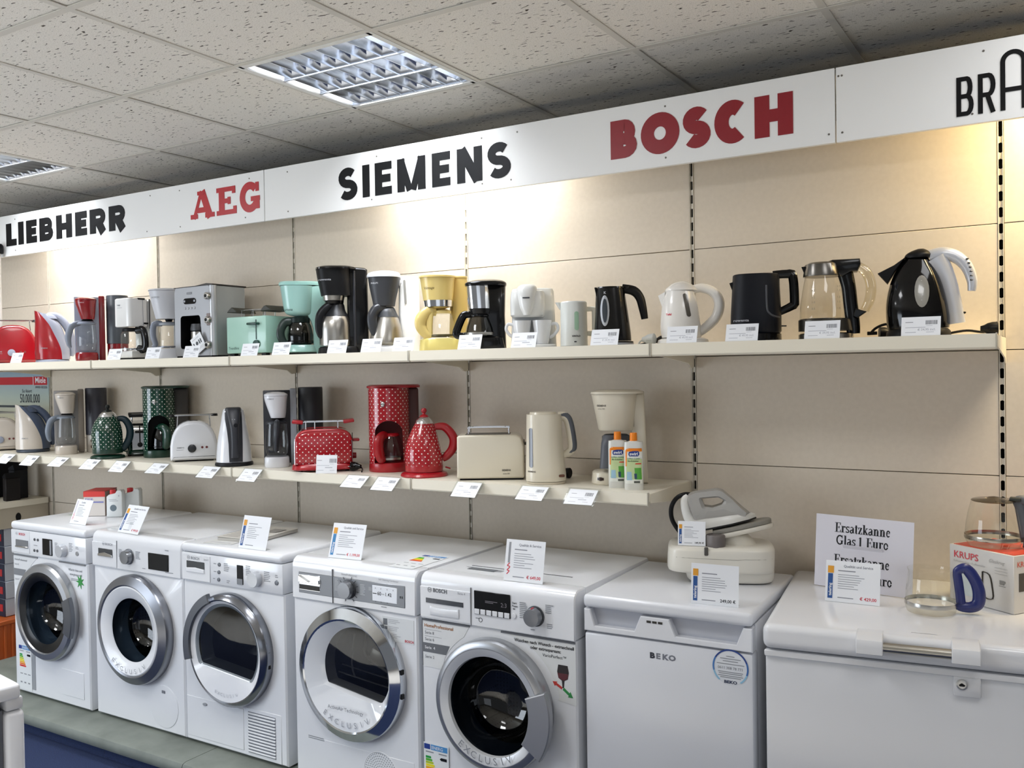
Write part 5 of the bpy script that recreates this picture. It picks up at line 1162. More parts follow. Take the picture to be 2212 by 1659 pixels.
part('bread_slot', B().box((0, -0.03, 0.1795), (0.18, 0.028, 0.002)).box((0, 0.03, 0.1795), (0.18, 0.028, 0.002)), BLACKM, t)
r = part('bun_rack', B().tube([(-0.09, -0.03, 0.212), (0.09, -0.03, 0.212)], 0.0022, 6, smooth=0).tube([(-0.09, 0.03, 0.212), (0.09, 0.03, 0.212)], 0.0022, 6, smooth=0), CHROME, t)
for sx in (-1, 0, 1):
    for sy in (-1, 1): part('rack_leg', B().tube([(sx * 0.075, sy * 0.03, 0.212), (sx * 0.075, sy * 0.03, 0.18)], 0.002, 6, smooth=0), CHROME, r)
for sx in (-1, 1): part('rack_grip', B().prism([(sx * 0.075, 0.2), (sx * 0.14, 0.203), (sx * 0.13, 0.214), (sx * 0.11, 0.226), (sx * 0.095, 0.223), (sx * 0.082, 0.212)], -0.06, 0.06, 'xz', 0.003, 1), M('#2a2a20', 0.5), r)

# mint coffee maker
MINT2 = M('#9fcac2', 0.28, coat=0.4)
t, f = place('U9', 'filter_coffee_maker', 'mint green coffee maker with dark glass carafe', 'coffee maker')
S = fine(secs(f, [(685, 640, 668), (680, 623, 674), (672, 617, 676), (655, 614, 677), (620, 609, 679)], 1.0, 2.3), 3)
part('filter_housing', B().loft(S, 36), MINT2, t)
part('lid', B().loft([(0.309, 0.0, 0.015, 0.092, 0.058, 2.6), (0.32, 0.0, 0.015, 0.092, 0.058, 2.6), (0.326, 0.0, 0.015, 0.086, 0.052, 2.6)], 36), MINT2, t)
part('lid_gap', B().loft([(0.3055, 0.0, 0.015, 0.087, 0.054, 2.6), (0.3095, 0.0, 0.015, 0.087, 0.054, 2.6)], 36), DGRN, t)
part('tank_column', B().prism([(f(688, 0)[0], 0.0), (f(703, 0)[0], 0.0), (f(703, 0)[0], 0.306), (f(664, 0)[0], 0.306), (f(664, 0)[0], 0.18), (f(672, 0)[0], 0.155), (f(677, 0)[0], 0.12), (f(677, 0)[0], 0.03), (f(677, 0)[0], 0.0)], -0.03, 0.075, 'xz', 0.006, 2), MINT2, t)
part('hot_plate_base', B().loft(secs(f, [(762, 612, 684), (760, 610, 685), (750, 612, 682), (746, 616, 680)], 0.9, 2.6), 36), MINT2, t)
part('plinth', B().loft(secs(f, [(768.8, 622, 686), (762.5, 618, 686)], 0.85, 2.6), 30), M('#1b211e', 0.4), t)
c = carafe(t, [(0.046, 0.048), (0.054, 0.054), (0.057, 0.09), (0.05, 0.13), (0.042, 0.145)], -0.004, -0.008, (0.054, 0.012, BLACK), (0.145, 0.17, 0.044, M('#14201d', 0.35)), SMOKE)
part('coffee', B().lathe([(0.045, 0.05), (0.05, 0.1), (0.001, 0.1)], (-0.004, -0.008, 0), 28), M('#12201c', 0.2), c)
part('carafe_handle', smooth_handle([(-0.035, -0.02, 0.15), (-0.066, -0.026, 0.145), (-0.084, -0.03, 0.115), (-0.085, -0.03, 0.085), (-0.07, -0.028, 0.056), (-0.045, -0.022, 0.052)], [0.012, 0.012, 0.011, 0.011, 0.01, 0.009], 1.6), M('#1a2a26', 0.35), c)
wrap(t, 'korona', f(612, 0)[0], 0.195, 0.016, surf(S), M('#2d4a44', 0.5), bold=0.01, shear=0.2)

# tall black thermos coffee maker
t, f = place('U10', 'thermos_coffee_maker', 'tall black coffee maker with steel thermos jug', 'coffee maker')
S = secs(f, [(640, 697, 762), (600, 689, 760), (584, 687, 760)], 0.95, 2.5)
part('filter_housing', B().loft(S, 36), BLACKM, t)
part('lid', B().loft(secs(f, [(584, 686, 772), (580, 686.5, 772), (577, 696, 764)], 0.9, 2.8), 36), BLACK, t)
part('steel_collar', B().loft(secs(f, [(650, 701.5, 745), (640, 700, 747)], 0.95, 2.3), 36), STEEL, t)
part('drip_valve', B().loft(secs(f, [(657, 706, 744), (650.5, 704, 745)], 0.95, 2.3), 24), BLACK, t)
part('tank_tower', B().prism([(f(752, 0)[0], 0), (f(797, 0)[0], 0), (f(796, 0)[0], 0.36), (f(790, 0)[0], 0.367), (f(766, 0)[0], 0.371), (f(752, 0)[0], 0.366)], -0.02, 0.09, 'xz', 0.01, 3), BLACK, t)
part('tank_edge', B().lathe([(0.006, 0.03), (0.006, 0.355)], (f(767, 0)[0], -0.021, 0), 14), M('#2a2b30', 0.2, coat=0.5), t)
part('hot_plate_base', B().loft(secs(f, [(765.8, 690, 775), (763, 688, 777), (752, 690, 775), (749, 694, 772)], 0.75, 2.8), 32), BLACKM, t)
S2 = fine(secs(f, [(747, 692, 759), (735, 692, 759), (700, 693, 758), (684, 700, 754)], 1.0, 2.0), 3)
c = part('thermos_jug', B().loft(S2, 40), STEEL, t)
part('jug_shoulder', B().loft(fine(secs(f, [(684, 699, 755), (672, 707, 748), (661, 714, 746), (656, 716, 744)], 1.0, 2.0), 3), 36), M('#16171a', 0.35), c)
part('jug_handle', smooth_handle([(-0.03, -0.01, 0.205), (-0.058, -0.02, 0.2), (-0.088, -0.026, 0.165), (-0.094, -0.028, 0.115), (-0.088, -0.028, 0.082), (-0.083, -0.028, 0.075)], [0.013, 0.014, 0.014, 0.013, 0.011, 0.006], 1.4), M('#131417', 0.35), c)
wrap(t, 'rowenta', f(692, 0)[0], f(0, 609)[1], 0.012, surf(S), M('#a9abb0', 0.4), bold=0.015, sx=1.3)

# white coffee maker with anthracite funnel and thermos jug
t, f = place('U11', 'thermos_coffee_maker', 'white coffee maker with dark funnel and steel thermos jug', 'coffee maker')
S = fine(secs(f, [(662, 809, 855), (650, 807, 857), (625, 802, 863), (605, 799, 867), (600, 798, 867)], 0.95, 2.3), 4)
part('filter_funnel', B().loft(S, 36), M('#33353a', 0.42), t)
part('lid', B().loft(fine(secs(f, [(601, 796, 868), (596, 796, 868), (590, 802, 864), (586.5, 820, 850)], 0.95, 2.4), 3), 36), WHITEP, t)
part('tank_tower', B().loft([(0.0, f(886, 0)[0], 0.045, 0.046, 0.05, 4), (0.308, f(886, 0)[0], 0.045, 0.042, 0.048, 4), (0.318, f(886, 0)[0], 0.045, 0.036, 0.042, 4)], 32), M('#e8e8e6', 0.25, coat=0.4), t)
part('neck_arm', B().box((f(868, 0)[0], 0.03, 0.29), (0.05, 0.06, 0.03), 0.01, 2), WHITEP, t)
part('water_gauge', B().prism(arc(f(876, 0)[0], 0.296, 0.0048, 0.0048, 0, 180, 8) + arc(f(878, 0)[0], 0.208, 0.0048, 0.0048, 180, 360, 8), -0.008, 0.0, 'xz'), M('#8d8d8b', 0.3), t)
part('hot_plate_base', B().loft(secs(f, [(762.8, 800, 885), (760, 798, 887), (750, 799, 885), (746, 804, 880)], 0.8, 2.8), 32), WHITEP, t)
S2 = fine(secs(f, [(744, 800, 872), (735, 800, 872), (710, 806, 869), (686, 814, 862)], 1.0, 2.0), 3)
c = part('thermos_jug', B().loft(S2, 40), STEEL, t)
part('jug_shoulder', B().loft(secs(f, [(686, 813, 863), (676, 815, 858), (668, 818, 855), (664, 824, 852)], 1.0, 2.0), 36), M('#2f3237', 0.38), c)
part('jug_handle', smooth_handle([(-0.03, -0.02, 0.185), (-0.062, -0.03, 0.182), (-0.082, -0.034, 0.15), (-0.082, -0.034, 0.11), (-0.072, -0.034, 0.075)], [0.012, 0.015, 0.015, 0.014, 0.01], 1.4), M('#2b2d32', 0.35), c)
wrap(t, 'PHILIPS', f(805, 0)[0], f(0, 616)[1], 0.009, surf(S), M('#c3c5c9', 0.4), bold=0.02)

# yellow coffee maker
YEL = M('#d9c27a', 0.3, coat=0.35)
t, f = place('U12', 'filter_coffee_maker', 'pale yellow coffee maker with yellow carafe handle', 'coffee maker')
S = secs(f, [(650, 916, 980), (601, 909, 985)], 0.95, 2.2)
part('filter_housing', B().loft(S, 36), YEL, t)
part('lid', B().loft(secs(f, [(601.5, 907, 988), (598, 907, 988), (596, 914, 980)], 0.95, 2.2), 36), YEL, t)
part('chrome_band', B().loft(secs(f, [(663.5, 918.5, 980), (650, 917, 981)], 0.95, 2.2), 36), CHROME, t)
part('drip_cone', B().loft(secs(f, [(671, 944, 956), (664, 925, 974)], 0.95, 2.2), 28), YEL, t)
part('tank_tower', B().loft([(0.0, f(992, 0)[0], 0.045, 0.04, 0.042, 3.5), (0.296, f(994, 0)[0], 0.045, 0.034, 0.04, 3.5)], 28), M('#cdb168', 0.32), t)
part('tower_lid', B().loft([(0.2965, f(994, 0)[0], 0.045, 0.036, 0.042, 3.5), (0.302, f(994, 0)[0], 0.045, 0.036, 0.042, 3.5)], 28), YEL, t)
part('hot_plate_base', B().loft(secs(f, [(759.5, 908, 1000), (757, 906, 1002), (734, 908, 998), (731, 912, 994)], 0.65, 3.0), 36), M('#d6c778', 0.3, coat=0.35), t)
c = carafe(t, [(0.05, 0.056), (0.056, 0.062), (0.054, 0.085), (0.042, 0.13), (0.028, 0.155), (0.028, 0.164)], 0.0, -0.008, (0.06, 0.008, M('#4b4326', 0.3)), None)
part('carafe_collar', B().lathe([(0.034, 0.152), (0.034, 0.162), (0.02, 0.168), (0.001, 0.168)], (-0.002, -0.008, 0), 24), YEL, c)
part('carafe_handle', smooth_handle([(-0.03, -0.02, 0.16), (-0.062, -0.03, 0.158), (-0.088, -0.036, 0.13), (-0.09, -0.036, 0.1), (-0.07, -0.034, 0.07), (-0.05, -0.03, 0.062)], [0.01, 0.013, 0.014, 0.013, 0.011, 0.009], 1.7), YEL, c)
part('carafe_strap', B().tube([(-0.05, -0.03, 0.165), (-0.056, -0.03, 0.12), (-0.058, -0.03, 0.07)], 0.008, 8, 1.8, (0, 1, 0), 5), YEL, c)
wrap(t, 'Vintage', f(918, 0)[0], f(0, 627)[1], 0.014, surf(S), M('#7d6a3a', 0.4), shear=0.2)

# black and steel coffee maker
t, f = place('U13', 'filter_coffee_maker', 'small black coffee maker with polished steel front', 'coffee maker')
S = secs(f, [(668, 1013, 1063), (620, 1009, 1061)], 1.0, 2.3)
part('filter_housing', B().loft(S, 36), CHROME, t, 'polished steel filter front')
part('housing_back', B().loft([(0.0, 0.05, 0.03, 0.048, 0.055, 4), (0.13, 0.048, 0.03, 0.046, 0.055, 4), (0.24, 0.048, 0.03, 0.05, 0.058, 4), (0.244, 0.048, 0.03, 0.048, 0.056, 4)], 32), BLACK, t)
part('lid', B().loft(fine(secs(f, [(619.5, 1007, 1096), (613, 1007, 1096), (608, 1020, 1088), (605.5, 1035, 1075)], 0.75, 2.6), 3), 36), BLACK, t)
part('lower_collar', B().loft(secs(f, [(680, 1018, 1062), (668.5, 1014, 1063)], 1.0, 2.3), 32), BLACK, t)
part('hot_plate_base', B().loft(secs(f, [(756.8, 1013, 1090), (753, 1012, 1092), (731, 1014, 1088), (728, 1018, 1084)], 0.72, 2.8), 32), BLACK, t)
c = carafe(t, [(0.05, 0.052), (0.055, 0.058), (0.05, 0.085), (0.038, 0.118), (0.034, 0.126)], -0.004, -0.012, (0.056, 0.01, STEEL), (0.126, 0.136, 0.038, BLACK), SMOKE)
part('carafe_handle', smooth_handle([(-0.03, -0.014, 0.132), (-0.05, -0.014, 0.135), (-0.066, -0.014, 0.128), (-0.084, -0.014, 0.09), (-0.092, -0.014, 0.062), (-0.075, -0.014, 0.054), (-0.055, -0.014, 0.056)], [0.008, 0.009, 0.01, 0.01, 0.01, 0.009, 0.008], 1.5), BLACK, c)
# white two-cup machine and its cups
WG = M('#d3d4d2', 0.3, coat=0.3)
t, f = place('U14', 'two_cup_coffee_maker', 'white two-cup coffee maker with two cups', 'coffee maker')
part('rear_body', B().loft(fine([(0.0, 0.006, 0.05, 0.086, 0.045, 5), (0.15, 0.006, 0.05, 0.08, 0.045, 5), (0.215, 0.004, 0.05, 0.08, 0.045, 5), (0.226, 0.004, 0.05, 0.07, 0.036, 5)], 2), 40), WG, t)
part('filter_head', B().loft(fine([(0.116, -0.014, -0.004, 0.05, 0.042, 3.5), (0.124, -0.016, -0.006, 0.063, 0.05, 4), (0.2, -0.015, -0.004, 0.063, 0.05, 4), (0.214, -0.015, 0.0, 0.056, 0.044, 4)], 2), 36), WG, t)
S = [(0.122, -0.018, -0.03, 0.016, 0.04, 2), (0.15, -0.018, -0.03, 0.03, 0.042, 2.2), (0.2, -0.018, -0.028, 0.037, 0.044, 2.4), (0.225, -0.016, -0.024, 0.036, 0.04, 2.4), (0.236, -0.014, -0.02, 0.024, 0.028, 2.2)]
part('filter_door', B().loft(fine(S, 3), 32), M('#dcdddb', 0.25, coat=0.4), t)
part('name_bar', B().box((-0.02, -0.0745, 0.185), (0.026, 0.003, 0.005), 0.001, 1), DGREY, t)
part('drip_tray', B().loft([(0.0, 0.004, -0.012, 0.084, 0.06, 4), (0.012, 0.004, -0.012, 0.084, 0.06, 4), (0.016, 0.004, -0.012, 0.08, 0.056, 4)], 36), WG, t)
def cup(label, loc, rot, sgn):
    t = thing('coffee_cup', label, 'cup', loc, rot, 'white cups under the two-cup machine')
    part('bowl', B().lathe(fine([(z, 0, 0, r, r, 2) for z, r in ((0.0, 0.022), (0.02, 0.027), (0.06, 0.033), (0.086, 0.036))], 3) and [(0.02, 0.0), (0.0225, 0.001), (0.027, 0.022), (0.032, 0.055), (0.036, 0.087), (0.0345, 0.087), (0.03, 0.05), (0.02, 0.01), (0.001, 0.008)], (0, 0, 0), 28), M('#d9dadc', 0.2, coat=0.5), t)
    part('handle', smooth_handle([(sgn * 0.031, 0, 0.072), (sgn * 0.052, 0, 0.074), (sgn * 0.058, 0, 0.055), (sgn * 0.045, 0, 0.035), (sgn * 0.027, 0, 0.024)], 0.0045, 1.3), M('#d9dadc', 0.2, coat=0.5), t)
def loc_of(key, lx, ly, lz=0.0):
    x, y, az = SP[key][:3]; a = math.radians(az)
    return (x + lx * math.cos(a) - ly * math.sin(a), y + lx * math.sin(a) + ly * math.cos(a), (ZU if key[0] == 'U' else ZL) + lz)
cup('left white cup under the two-cup coffee maker, handle to the left', loc_of('U14', -0.037, -0.03, 0.017), 30, -1)
cup('right white cup under the two-cup coffee maker, handle to the right', loc_of('U14', 0.037, -0.034, 0.017), 30, 1)
# small white kettle
t, f = place('U15', 'electric_kettle', 'small white cylindrical kettle with green-tinted gauge', 'kettle')
KW = M('#d0d3d0', 0.3, coat=0.3)
S = secs(f, [(748, 1211, 1270), (742, 1211, 1270), (655, 1212, 1269), (652.5, 1214, 1267)], 1.0, 2.2)
part('body', B().loft(S, 36), KW, t)
part('spout', B().loft([(0.14, -0.04, 0, 0.006, 0.01, 2), (0.166, -0.052, 0, 0.01, 0.012, 2)], 16), KW, t)
part('foot', B().loft(secs(f, [(751.8, 1214, 1268), (748.3, 1212, 1269)], 1.0, 2.2), 30), M('#b7b8b5', 0.4), t)
part('handle', B().tube([(0.052, 0, 0.14), (0.078, 0, 0.14), (0.08, 0, 0.13), (0.08, 0, 0.06), (0.076, 0, 0.052), (0.052, 0, 0.052)], 0.005, 8, 1.8, (0, 1, 0), 3), KW, t)
part('water_gauge', patch(capsule(f(1246, 0)[0], 0.062, 0.13, 0.0155), surf(S)), M('#9dbfa6', 0.25), t)
wrap(t, 'UNOLD', f(1236, 0)[0], f(0, 729)[1], 0.0085, surf(S), INK, bold=0.04)
part('indicator', patch(capsule(f(1243, 0)[0], f(0, 741)[1], f(0, 738)[1], 0.009), surf(S)), INK, t)
# black kettle with oval gauge
t, f = place('U16', 'electric_kettle', 'black kettle with silver-rimmed oval gauge', 'kettle')
S = fine(secs(f, [(737, 1285, 1364), (720, 1284, 1363), (680, 1287, 1358), (645, 1288, 1353), (624, 1289, 1350)], 0.9, 2.2), 3)
part('body', B().loft(S, 36), BLACK, t)
part('lid', B().loft(secs(f, [(624, 1288, 1352), (621, 1290, 1352), (620, 1300, 1345)], 0.9, 2.2), 30), BLACK, t)
part('spout', B().prism([(f(1290, 0)[0], f(0, 621)[1]), (f(1286, 0)[0], f(0, 622)[1]), (f(1291, 0)[0], f(0, 645)[1])], -0.02, 0.02, 'xz'), BLACK, t)
part('handle', smooth_handle([(f(1345, 0)[0], 0, f(0, 624)[1]), (f(1370, 0)[0], 0, f(0, 630)[1]), (f(1383, 0)[0], 0, f(0, 645)[1]), (f(1389, 0)[0], 0, f(0, 668)[1]), (f(1393, 0)[0], 0, f(0, 691)[1])], [0.012, 0.013, 0.012, 0.011, 0.009], 1.3), BLACKM, t)
part('lid_switch', B().box((f(1357, 0)[0], 0, f(0, 623)[1]), (0.014, 0.03, 0.009), 0.003, 2), BLACK, t)
ov = lambda cx, cz, a, c, n=10: [(cz - c * math.cos(PI * i / n), cx - a * math.sin(PI * i / n) - 1e-4, cx + a * math.sin(PI * i / n) + 1e-4) for i in range(n + 1)]
gx, gz = f(1308, 673)
part('gauge_rim', patch(ov(gx, gz, 0.0155, 0.054), surf(S), 0.0015), M('#b9bdc4', 0.25, 0.7), t)
part('gauge_window', patch(ov(gx, gz, 0.009, 0.042), surf(S), 0.0026), M('#27303a', 0.15, coat=0.5), t)
wrap(t, 'K', f(1306, 0)[0], f(0, 637)[1], 0.012, surf(S), INKL, bold=0.02)
part('power_base', B().lathe([(0.06, 0), (0.063, 0.004), (0.062, 0.017)], (f(1330, 0)[0], 0, 0), 32), BLACKM, t)
part('base_ring', B().lathe([(0.0635, 0.006), (0.0635, 0.012)], (f(1330, 0)[0], 0, 0), 32, False, False), SILVER, t)
plug('black two-pin plug lying beside the black oval-gauge kettle', (-1.06, -0.1, ZU), 60, BLACKM, [(-0.06, 0.01, 0.012), (-0.09, 0.03, 0.005)])
plug('grey-white plug on a cord left of the round white kettle', (-1.03, -0.28, ZU), 0, M('#b9bab4', 0.45), [(-0.042, 0.004, 0.012), (-0.055, 0.03, 0.004), (-0.058, 0.09, 0.004)], False)
# round white kettle
KW2 = M('#e4e1dc', 0.25, coat=0.4)
t, f = place('U17', 'electric_kettle', 'white bulbous kettle with dark capsule gauge and loop handle', 'kettle')
S = fine(secs(f, [(729, 1431, 1515), (705, 1428, 1514), (660, 1432, 1508), (628, 1439, 1500)], 0.95, 2.1), 4)
part('body', B().loft(S, 40), KW2, t)
part('lid', B().loft(fine(secs(f, [(628, 1438, 1508), (622, 1442, 1505), (612, 1455, 1492), (607.5, 1470, 1482)], 0.9, 2.1), 4), 32), KW2, t)
part('spout', B().skin([sring(0, 0, 0, 0.001, 0.001, 2, 12) for _ in ()] or [[(f(1424, 0)[0], 0.0, f(0, 637)[1])] * 1 + [(f(1424, 0)[0], 0.0, f(0, 637)[1])] * 2, [(f(1440, 0)[0], -0.025, f(0, 630)[1]), (f(1433, 0)[0], 0.0, f(0, 665)[1]), (f(1440, 0)[0], 0.025, f(0, 630)[1])]], False, True), KW2, t)
part('handle', smooth_handle([(f(1492, 0)[0], 0, f(0, 628)[1]), (f(1515, 0)[0], 0, f(0, 623)[1]), (f(1540, 0)[0], 0, f(0, 632)[1]), (f(1553, 0)[0], 0, f(0, 655)[1]), (f(1547, 0)[0], 0, f(0, 685)[1]), (f(1525, 0)[0], 0, f(0, 708)[1]), (f(1505, 0)[0], 0, f(0, 722)[1])], [0.012, 0.014, 0.0155, 0.016, 0.0155, 0.015, 0.012], 1.1), KW2, t)
part('water_gauge', patch(capsule(f(1490, 0)[0], f(0, 686)[1], f(0, 636)[1], 0.014, -0.18), surf(S), 0.0012), M('#4f4a42', 0.25, coat=0.4), t)
wrap(t, 'Tefal', f(1441, 0)[0], f(0, 682)[1], 0.0095, surf(S), REDINK, bold=0.03)
part('power_base', B().lathe([(0.083, 0), (0.086, 0.005), (0.083, 0.016), (0.07, 0.021)], (f(1476, 0)[0], 0, 0), 36), KW2, t)
# square-handled black kettle
t, f = place('U18', 'electric_kettle', 'matt black straight kettle with angular handle', 'kettle')
S = secs(f, [(721, 1583, 1684), (717, 1580, 1687), (680, 1581, 1687), (596, 1586, 1683), (594, 1588, 1680)], 0.85, 2.6)
part('body', B().loft(S, 40), M('#101219', 0.42), t)
part('spout', B().prism([(f(1586, 0)[0], f(0, 609)[1]), (f(1579, 0)[0], f(0, 611)[1]), (f(1584, 0)[0], f(0, 625)[1])], -0.018, 0.018, 'xz'), BLACKM, t)
part('handle', B().tube([(f(1670, 0)[0], 0, f(0, 596)[1]), (f(1700, 0)[0], 0, f(0, 595)[1]), (f(1711, 0)[0], 0, f(0, 600)[1]), (f(1714, 0)[0], 0, f(0, 655)[1]), (f(1710, 0)[0], 0, f(0, 663)[1]), (f(1680, 0)[0], 0, f(0, 677)[1])], [0.009, 0.0095, 0.01, 0.01, 0.0095, 0.008], 10, 1.5, (0, 1, 0), 3), BLACK, t)
part('handle_column', B().box((f(1680, 0)[0], 0, f(0, 637)[1]), (0.012, 0.034, 0.12), 0.004, 2), BLACK, t)
gp = [(f(1656, 0)[0], f(0, 620)[1]), (f(1657, 0)[0], f(0, 668)[1]), (f(1662, 0)[0], f(0, 680)[1]), (f(1672, 0)[0], f(0, 686)[1]), (f(1683, 0)[0], f(0, 688)[1])]
sf = surf(S)
part('grey_inlay', B().tube([(x, sf(x, z) + 0.001, z) for x, z in gp], 0.0035, 8, 1.0, (0, 1, 0), 6), M('#44464b', 0.35), t)
part('switch', B().box((f(1690, 0)[0], 0, f(0, 706)[1]), (0.022, 0.012, 0.004), 0.001, 1), BLACK, t)
wrap(t, 'rowenta', f(1587, 0)[0], f(0, 696)[1], 0.0115, sf, M('#a8aab2', 0.4), bold=0.015, sx=1.25)
part('power_base', B().lathe([(0.075, 0), (0.078, 0.004), (0.077, 0.026), (0.072, 0.028)], (f(1635, 0)[0], 0, 0), 36), BLACK, t)
# glass kettle
t, f = place('U19', 'electric_kettle', 'glass kettle with steel rim and clear loop handle', 'kettle')
S = fine(secs(f, [(688, 1731, 1826), (665, 1732, 1826), (630, 1737, 1822), (596, 1743, 1815)], 1.0, 2.0), 3)
part('glass_body', B().loft(S, 40, False, False), glass('#fdfcf8', 0.9, 'kettle_glass'), t)
part('steel_rim', B().loft(secs(f, [(597, 1739, 1818), (594, 1739, 1818), (571, 1743, 1812), (567, 1752, 1808)], 1.0, 2.1), 40), M('#6f6c68', 0.25, 1.0), t)
part('spout', B().prism([(f(1744, 0)[0], f(0, 574)[1]), (f(1736, 0)[0], f(0, 575)[1]), (f(1742, 0)[0], f(0, 590)[1])], -0.018, 0.018, 'xz'), BLACK, t)
part('lid', B().prism([(f(1785, 0)[0], f(0, 568)[1]), (f(1800, 0)[0], f(0, 563)[1]), (f(1855, 0)[0], f(0, 563)[1]), (f(1857, 0)[0], f(0, 575)[1]), (f(1850, 0)[0], f(0, 590)[1]), (f(1838, 0)[0], f(0, 590)[1]), (f(1820, 0)[0], f(0, 600)[1]), (f(1800, 0)[0], f(0, 590)[1])], -0.03, 0.03, 'xz', 0.006, 2), BLACK, t)
part('handle_column', smooth_handle([(f(1824, 0)[0], 0, f(0, 585)[1]), (f(1832, 0)[0], 0, f(0, 620)[1]), (f(1836, 0)[0], 0, f(0, 660)[1]), (f(1840, 0)[0], 0, f(0, 700)[1]), (f(1841, 0)[0], 0, f(0, 722)[1])], [0.015, 0.013, 0.013, 0.013, 0.012], 1.6), BLACK, t)
part('clear_handle', smooth_handle([(f(1852, 0)[0], 0, f(0, 578)[1]), (f(1868, 0)[0], 0, f(0, 592)[1]), (f(1877, 0)[0], 0, f(0, 620)[1]), (f(1874, 0)[0], 0, f(0, 650)[1]), (f(1864, 0)[0], 0, f(0, 673)[1])], [0.012, 0.013, 0.013, 0.013, 0.011], 1.2), glass('#f7f4ea', 1.6, 'acrylic_handle'), t)
part('handle_joint', B().prism([(f(1845, 0)[0], f(0, 668)[1]), (f(1868, 0)[0], f(0, 676)[1]), (f(1848, 0)[0], f(0, 690)[1]), (f(1840, 0)[0], f(0, 686)[1])], -0.018, 0.018, 'xz', 0.003, 1), BLACK, t)
part('heater_band', B().loft(secs(f, [(715, 1728, 1842), (691, 1728, 1838), (688.5, 1731, 1834)], 0.86, 2.1), 40), M('#55524c', 0.25, 0.8), t)
part('heater_plate', B().loft(secs(f, [(689.5, 1732, 1826), (688, 1733, 1825)], 1.0, 2.0), 36), M('#8a857b', 0.3, 0.8), t)
part('power_base', B().lathe([(0.078, 0), (0.081, 0.004), (0.08, 0.02), (0.076, 0.022)], (f(1785, 0)[0], 0, 0), 36), BLACK, t)
part('base_ring', B().lathe([(0.0813, 0.005), (0.0813, 0.019)], (f(1785, 0)[0], 0, 0), 36, False, False), STEEL, t)
for uu in (1757, 1808):
    for vv, s in ((620, '1.7'), (628, '1.5'), (643, '1.2'), (653, '1.0'), (667, '0.5')): wrap(t, s, f(uu, 0)[0], f(0, vv + 3)[1], 0.0085, surf(S), M('#8b8474', 0.5), name='scale_mark')
cd = thing('kettle_cable', 'black cord looping between glass kettle and black-silver kettle', 'cord', (-0.345, -0.17, ZU))
part('cable', B().tube([(-0.005, 0.01, 0.02), (0.012, -0.005, 0.034), (0.032, 0.0, 0.044), (0.05, 0.0, 0.044), (0.056, 0.0, 0.02), (0.05, 0.0, 0.005), (0.045, 0.03, 0.004)], 0.004, 8), BLACKM, cd)
part('cable_boot', B().lathe([(0.006, -0.014), (0.0055, 0.014)], (0.0, 0.01, 0.02), 10, axis='x'), BLACKM, cd)
plug('black plug on the top shelf behind glass kettle and silver-handled kettle', (-0.316, -0.13, ZU), 200, BLACKM, None, False)
# black kettle with silver handle
t, f = place('U20', 'electric_kettle', 'big glossy black kettle with silver handle at shelf end', 'kettle')
S = fine(secs(f, [(710, 1923, 2046), (690, 1921, 2048), (655, 1921, 2043), (620, 1927, 2035), (590, 1938, 2024), (565, 1954, 2010), (556, 1964, 2004)], 0.88, 2.1), 4)
part('body', B().loft(S, 44), M('#060607', 0.12, coat=0.3), t)
part('lid', B().loft(fine(secs(f, [(558, 1958, 2012), (550, 1961, 2013), (543, 1972, 2006), (538.5, 1985, 1998)], 0.9, 2.1), 3), 32), BLACKM, t)
part('spout', B().prism([(f(1962, 0)[0], f(0, 555)[1]), (f(1938, 0)[0], f(0, 572)[1]), (f(1905, 0)[0], f(0, 588)[1]), (f(1924, 0)[0], f(0, 611)[1]), (f(1940, 0)[0], f(0, 585)[1])], -0.028, 0.028, 'xz', 0.004, 2), BLACKM, t)
SVH = M('#c6c8ce', 0.3, 0.35)
part('handle', smooth_handle([(f(2008, 0)[0], 0, f(0, 556)[1]), (f(2035, 0)[0], 0, f(0, 552)[1]), (f(2060, 0)[0], 0, f(0, 560)[1]), (f(2080, 0)[0], 0, f(0, 582)[1]), (f(2090, 0)[0], 0, f(0, 612)[1]), (f(2089, 0)[0], 0, f(0, 634)[1])], [0.016, 0.017, 0.0155, 0.014, 0.012, 0.009], 1.2), SVH, t)
part('handle_strip', B().tube([(f(2018, 0)[0], -0.004, f(0, 562)[1]), (f(2038, 0)[0], -0.004, f(0, 600)[1]), (f(2050, 0)[0], -0.004, f(0, 650)[1]), (f(2058, 0)[0], -0.004, f(0, 702)[1])], [0.021, 0.016, 0.015, 0.0155], 12, 1.7, (0, 1, 0), 6), SVH, t)
for i in range(6):
    uu, vv = 2081 + 3.2 * i - 0.35 * i * i, 566 + 9 * i
    part('grip_rib', B().box((f(uu, 0)[0], 0, f(0, vv)[1]), (0.008, 0.03, 0.004), 0.0015, 1), DGREY, t)
gx, gz = f(1993, 633)
part('gauge_window', patch(ov(gx, gz, 0.0195, 0.047), surf(S), 0.0012), M('#8d8b84', 0.2, coat=0.6), t)
for vv in (612, 640, 654): wrap(t, '-', f(1991, 0)[0], f(0, vv)[1], 0.012, lambda x, z, s_=surf(S): s_(x, z) - 0.001, M('#b9b7b0', 0.5), name='scale_mark')
part('switch', B().box((f(2070, 0)[0], 0, f(0, 679)[1]), (0.022, 0.014, 0.006), 0.002, 1), BLACKM, t)
part('power_base', B().lathe([(0.086, 0), (0.089, 0.004), (0.087, 0.018), (0.08, 0.026)], (f(1985, 0)[0], 0, 0), 36), BLACKM, t)
part('cord', B().tube([(f(2048, 0)[0], 0.03, 0.012), (f(2080, 0)[0], 0.03, 0.018), (f(2110, 0)[0], 0.015, 0.012), (f(2138, 0)[0], 0.0, 0.014)], 0.0036, 8), BLACKM, t)
plug('black plug hanging at the right end of the top shelf', (-0.012, -0.215, ZU + 0.001), 10, BLACKM, None, False)

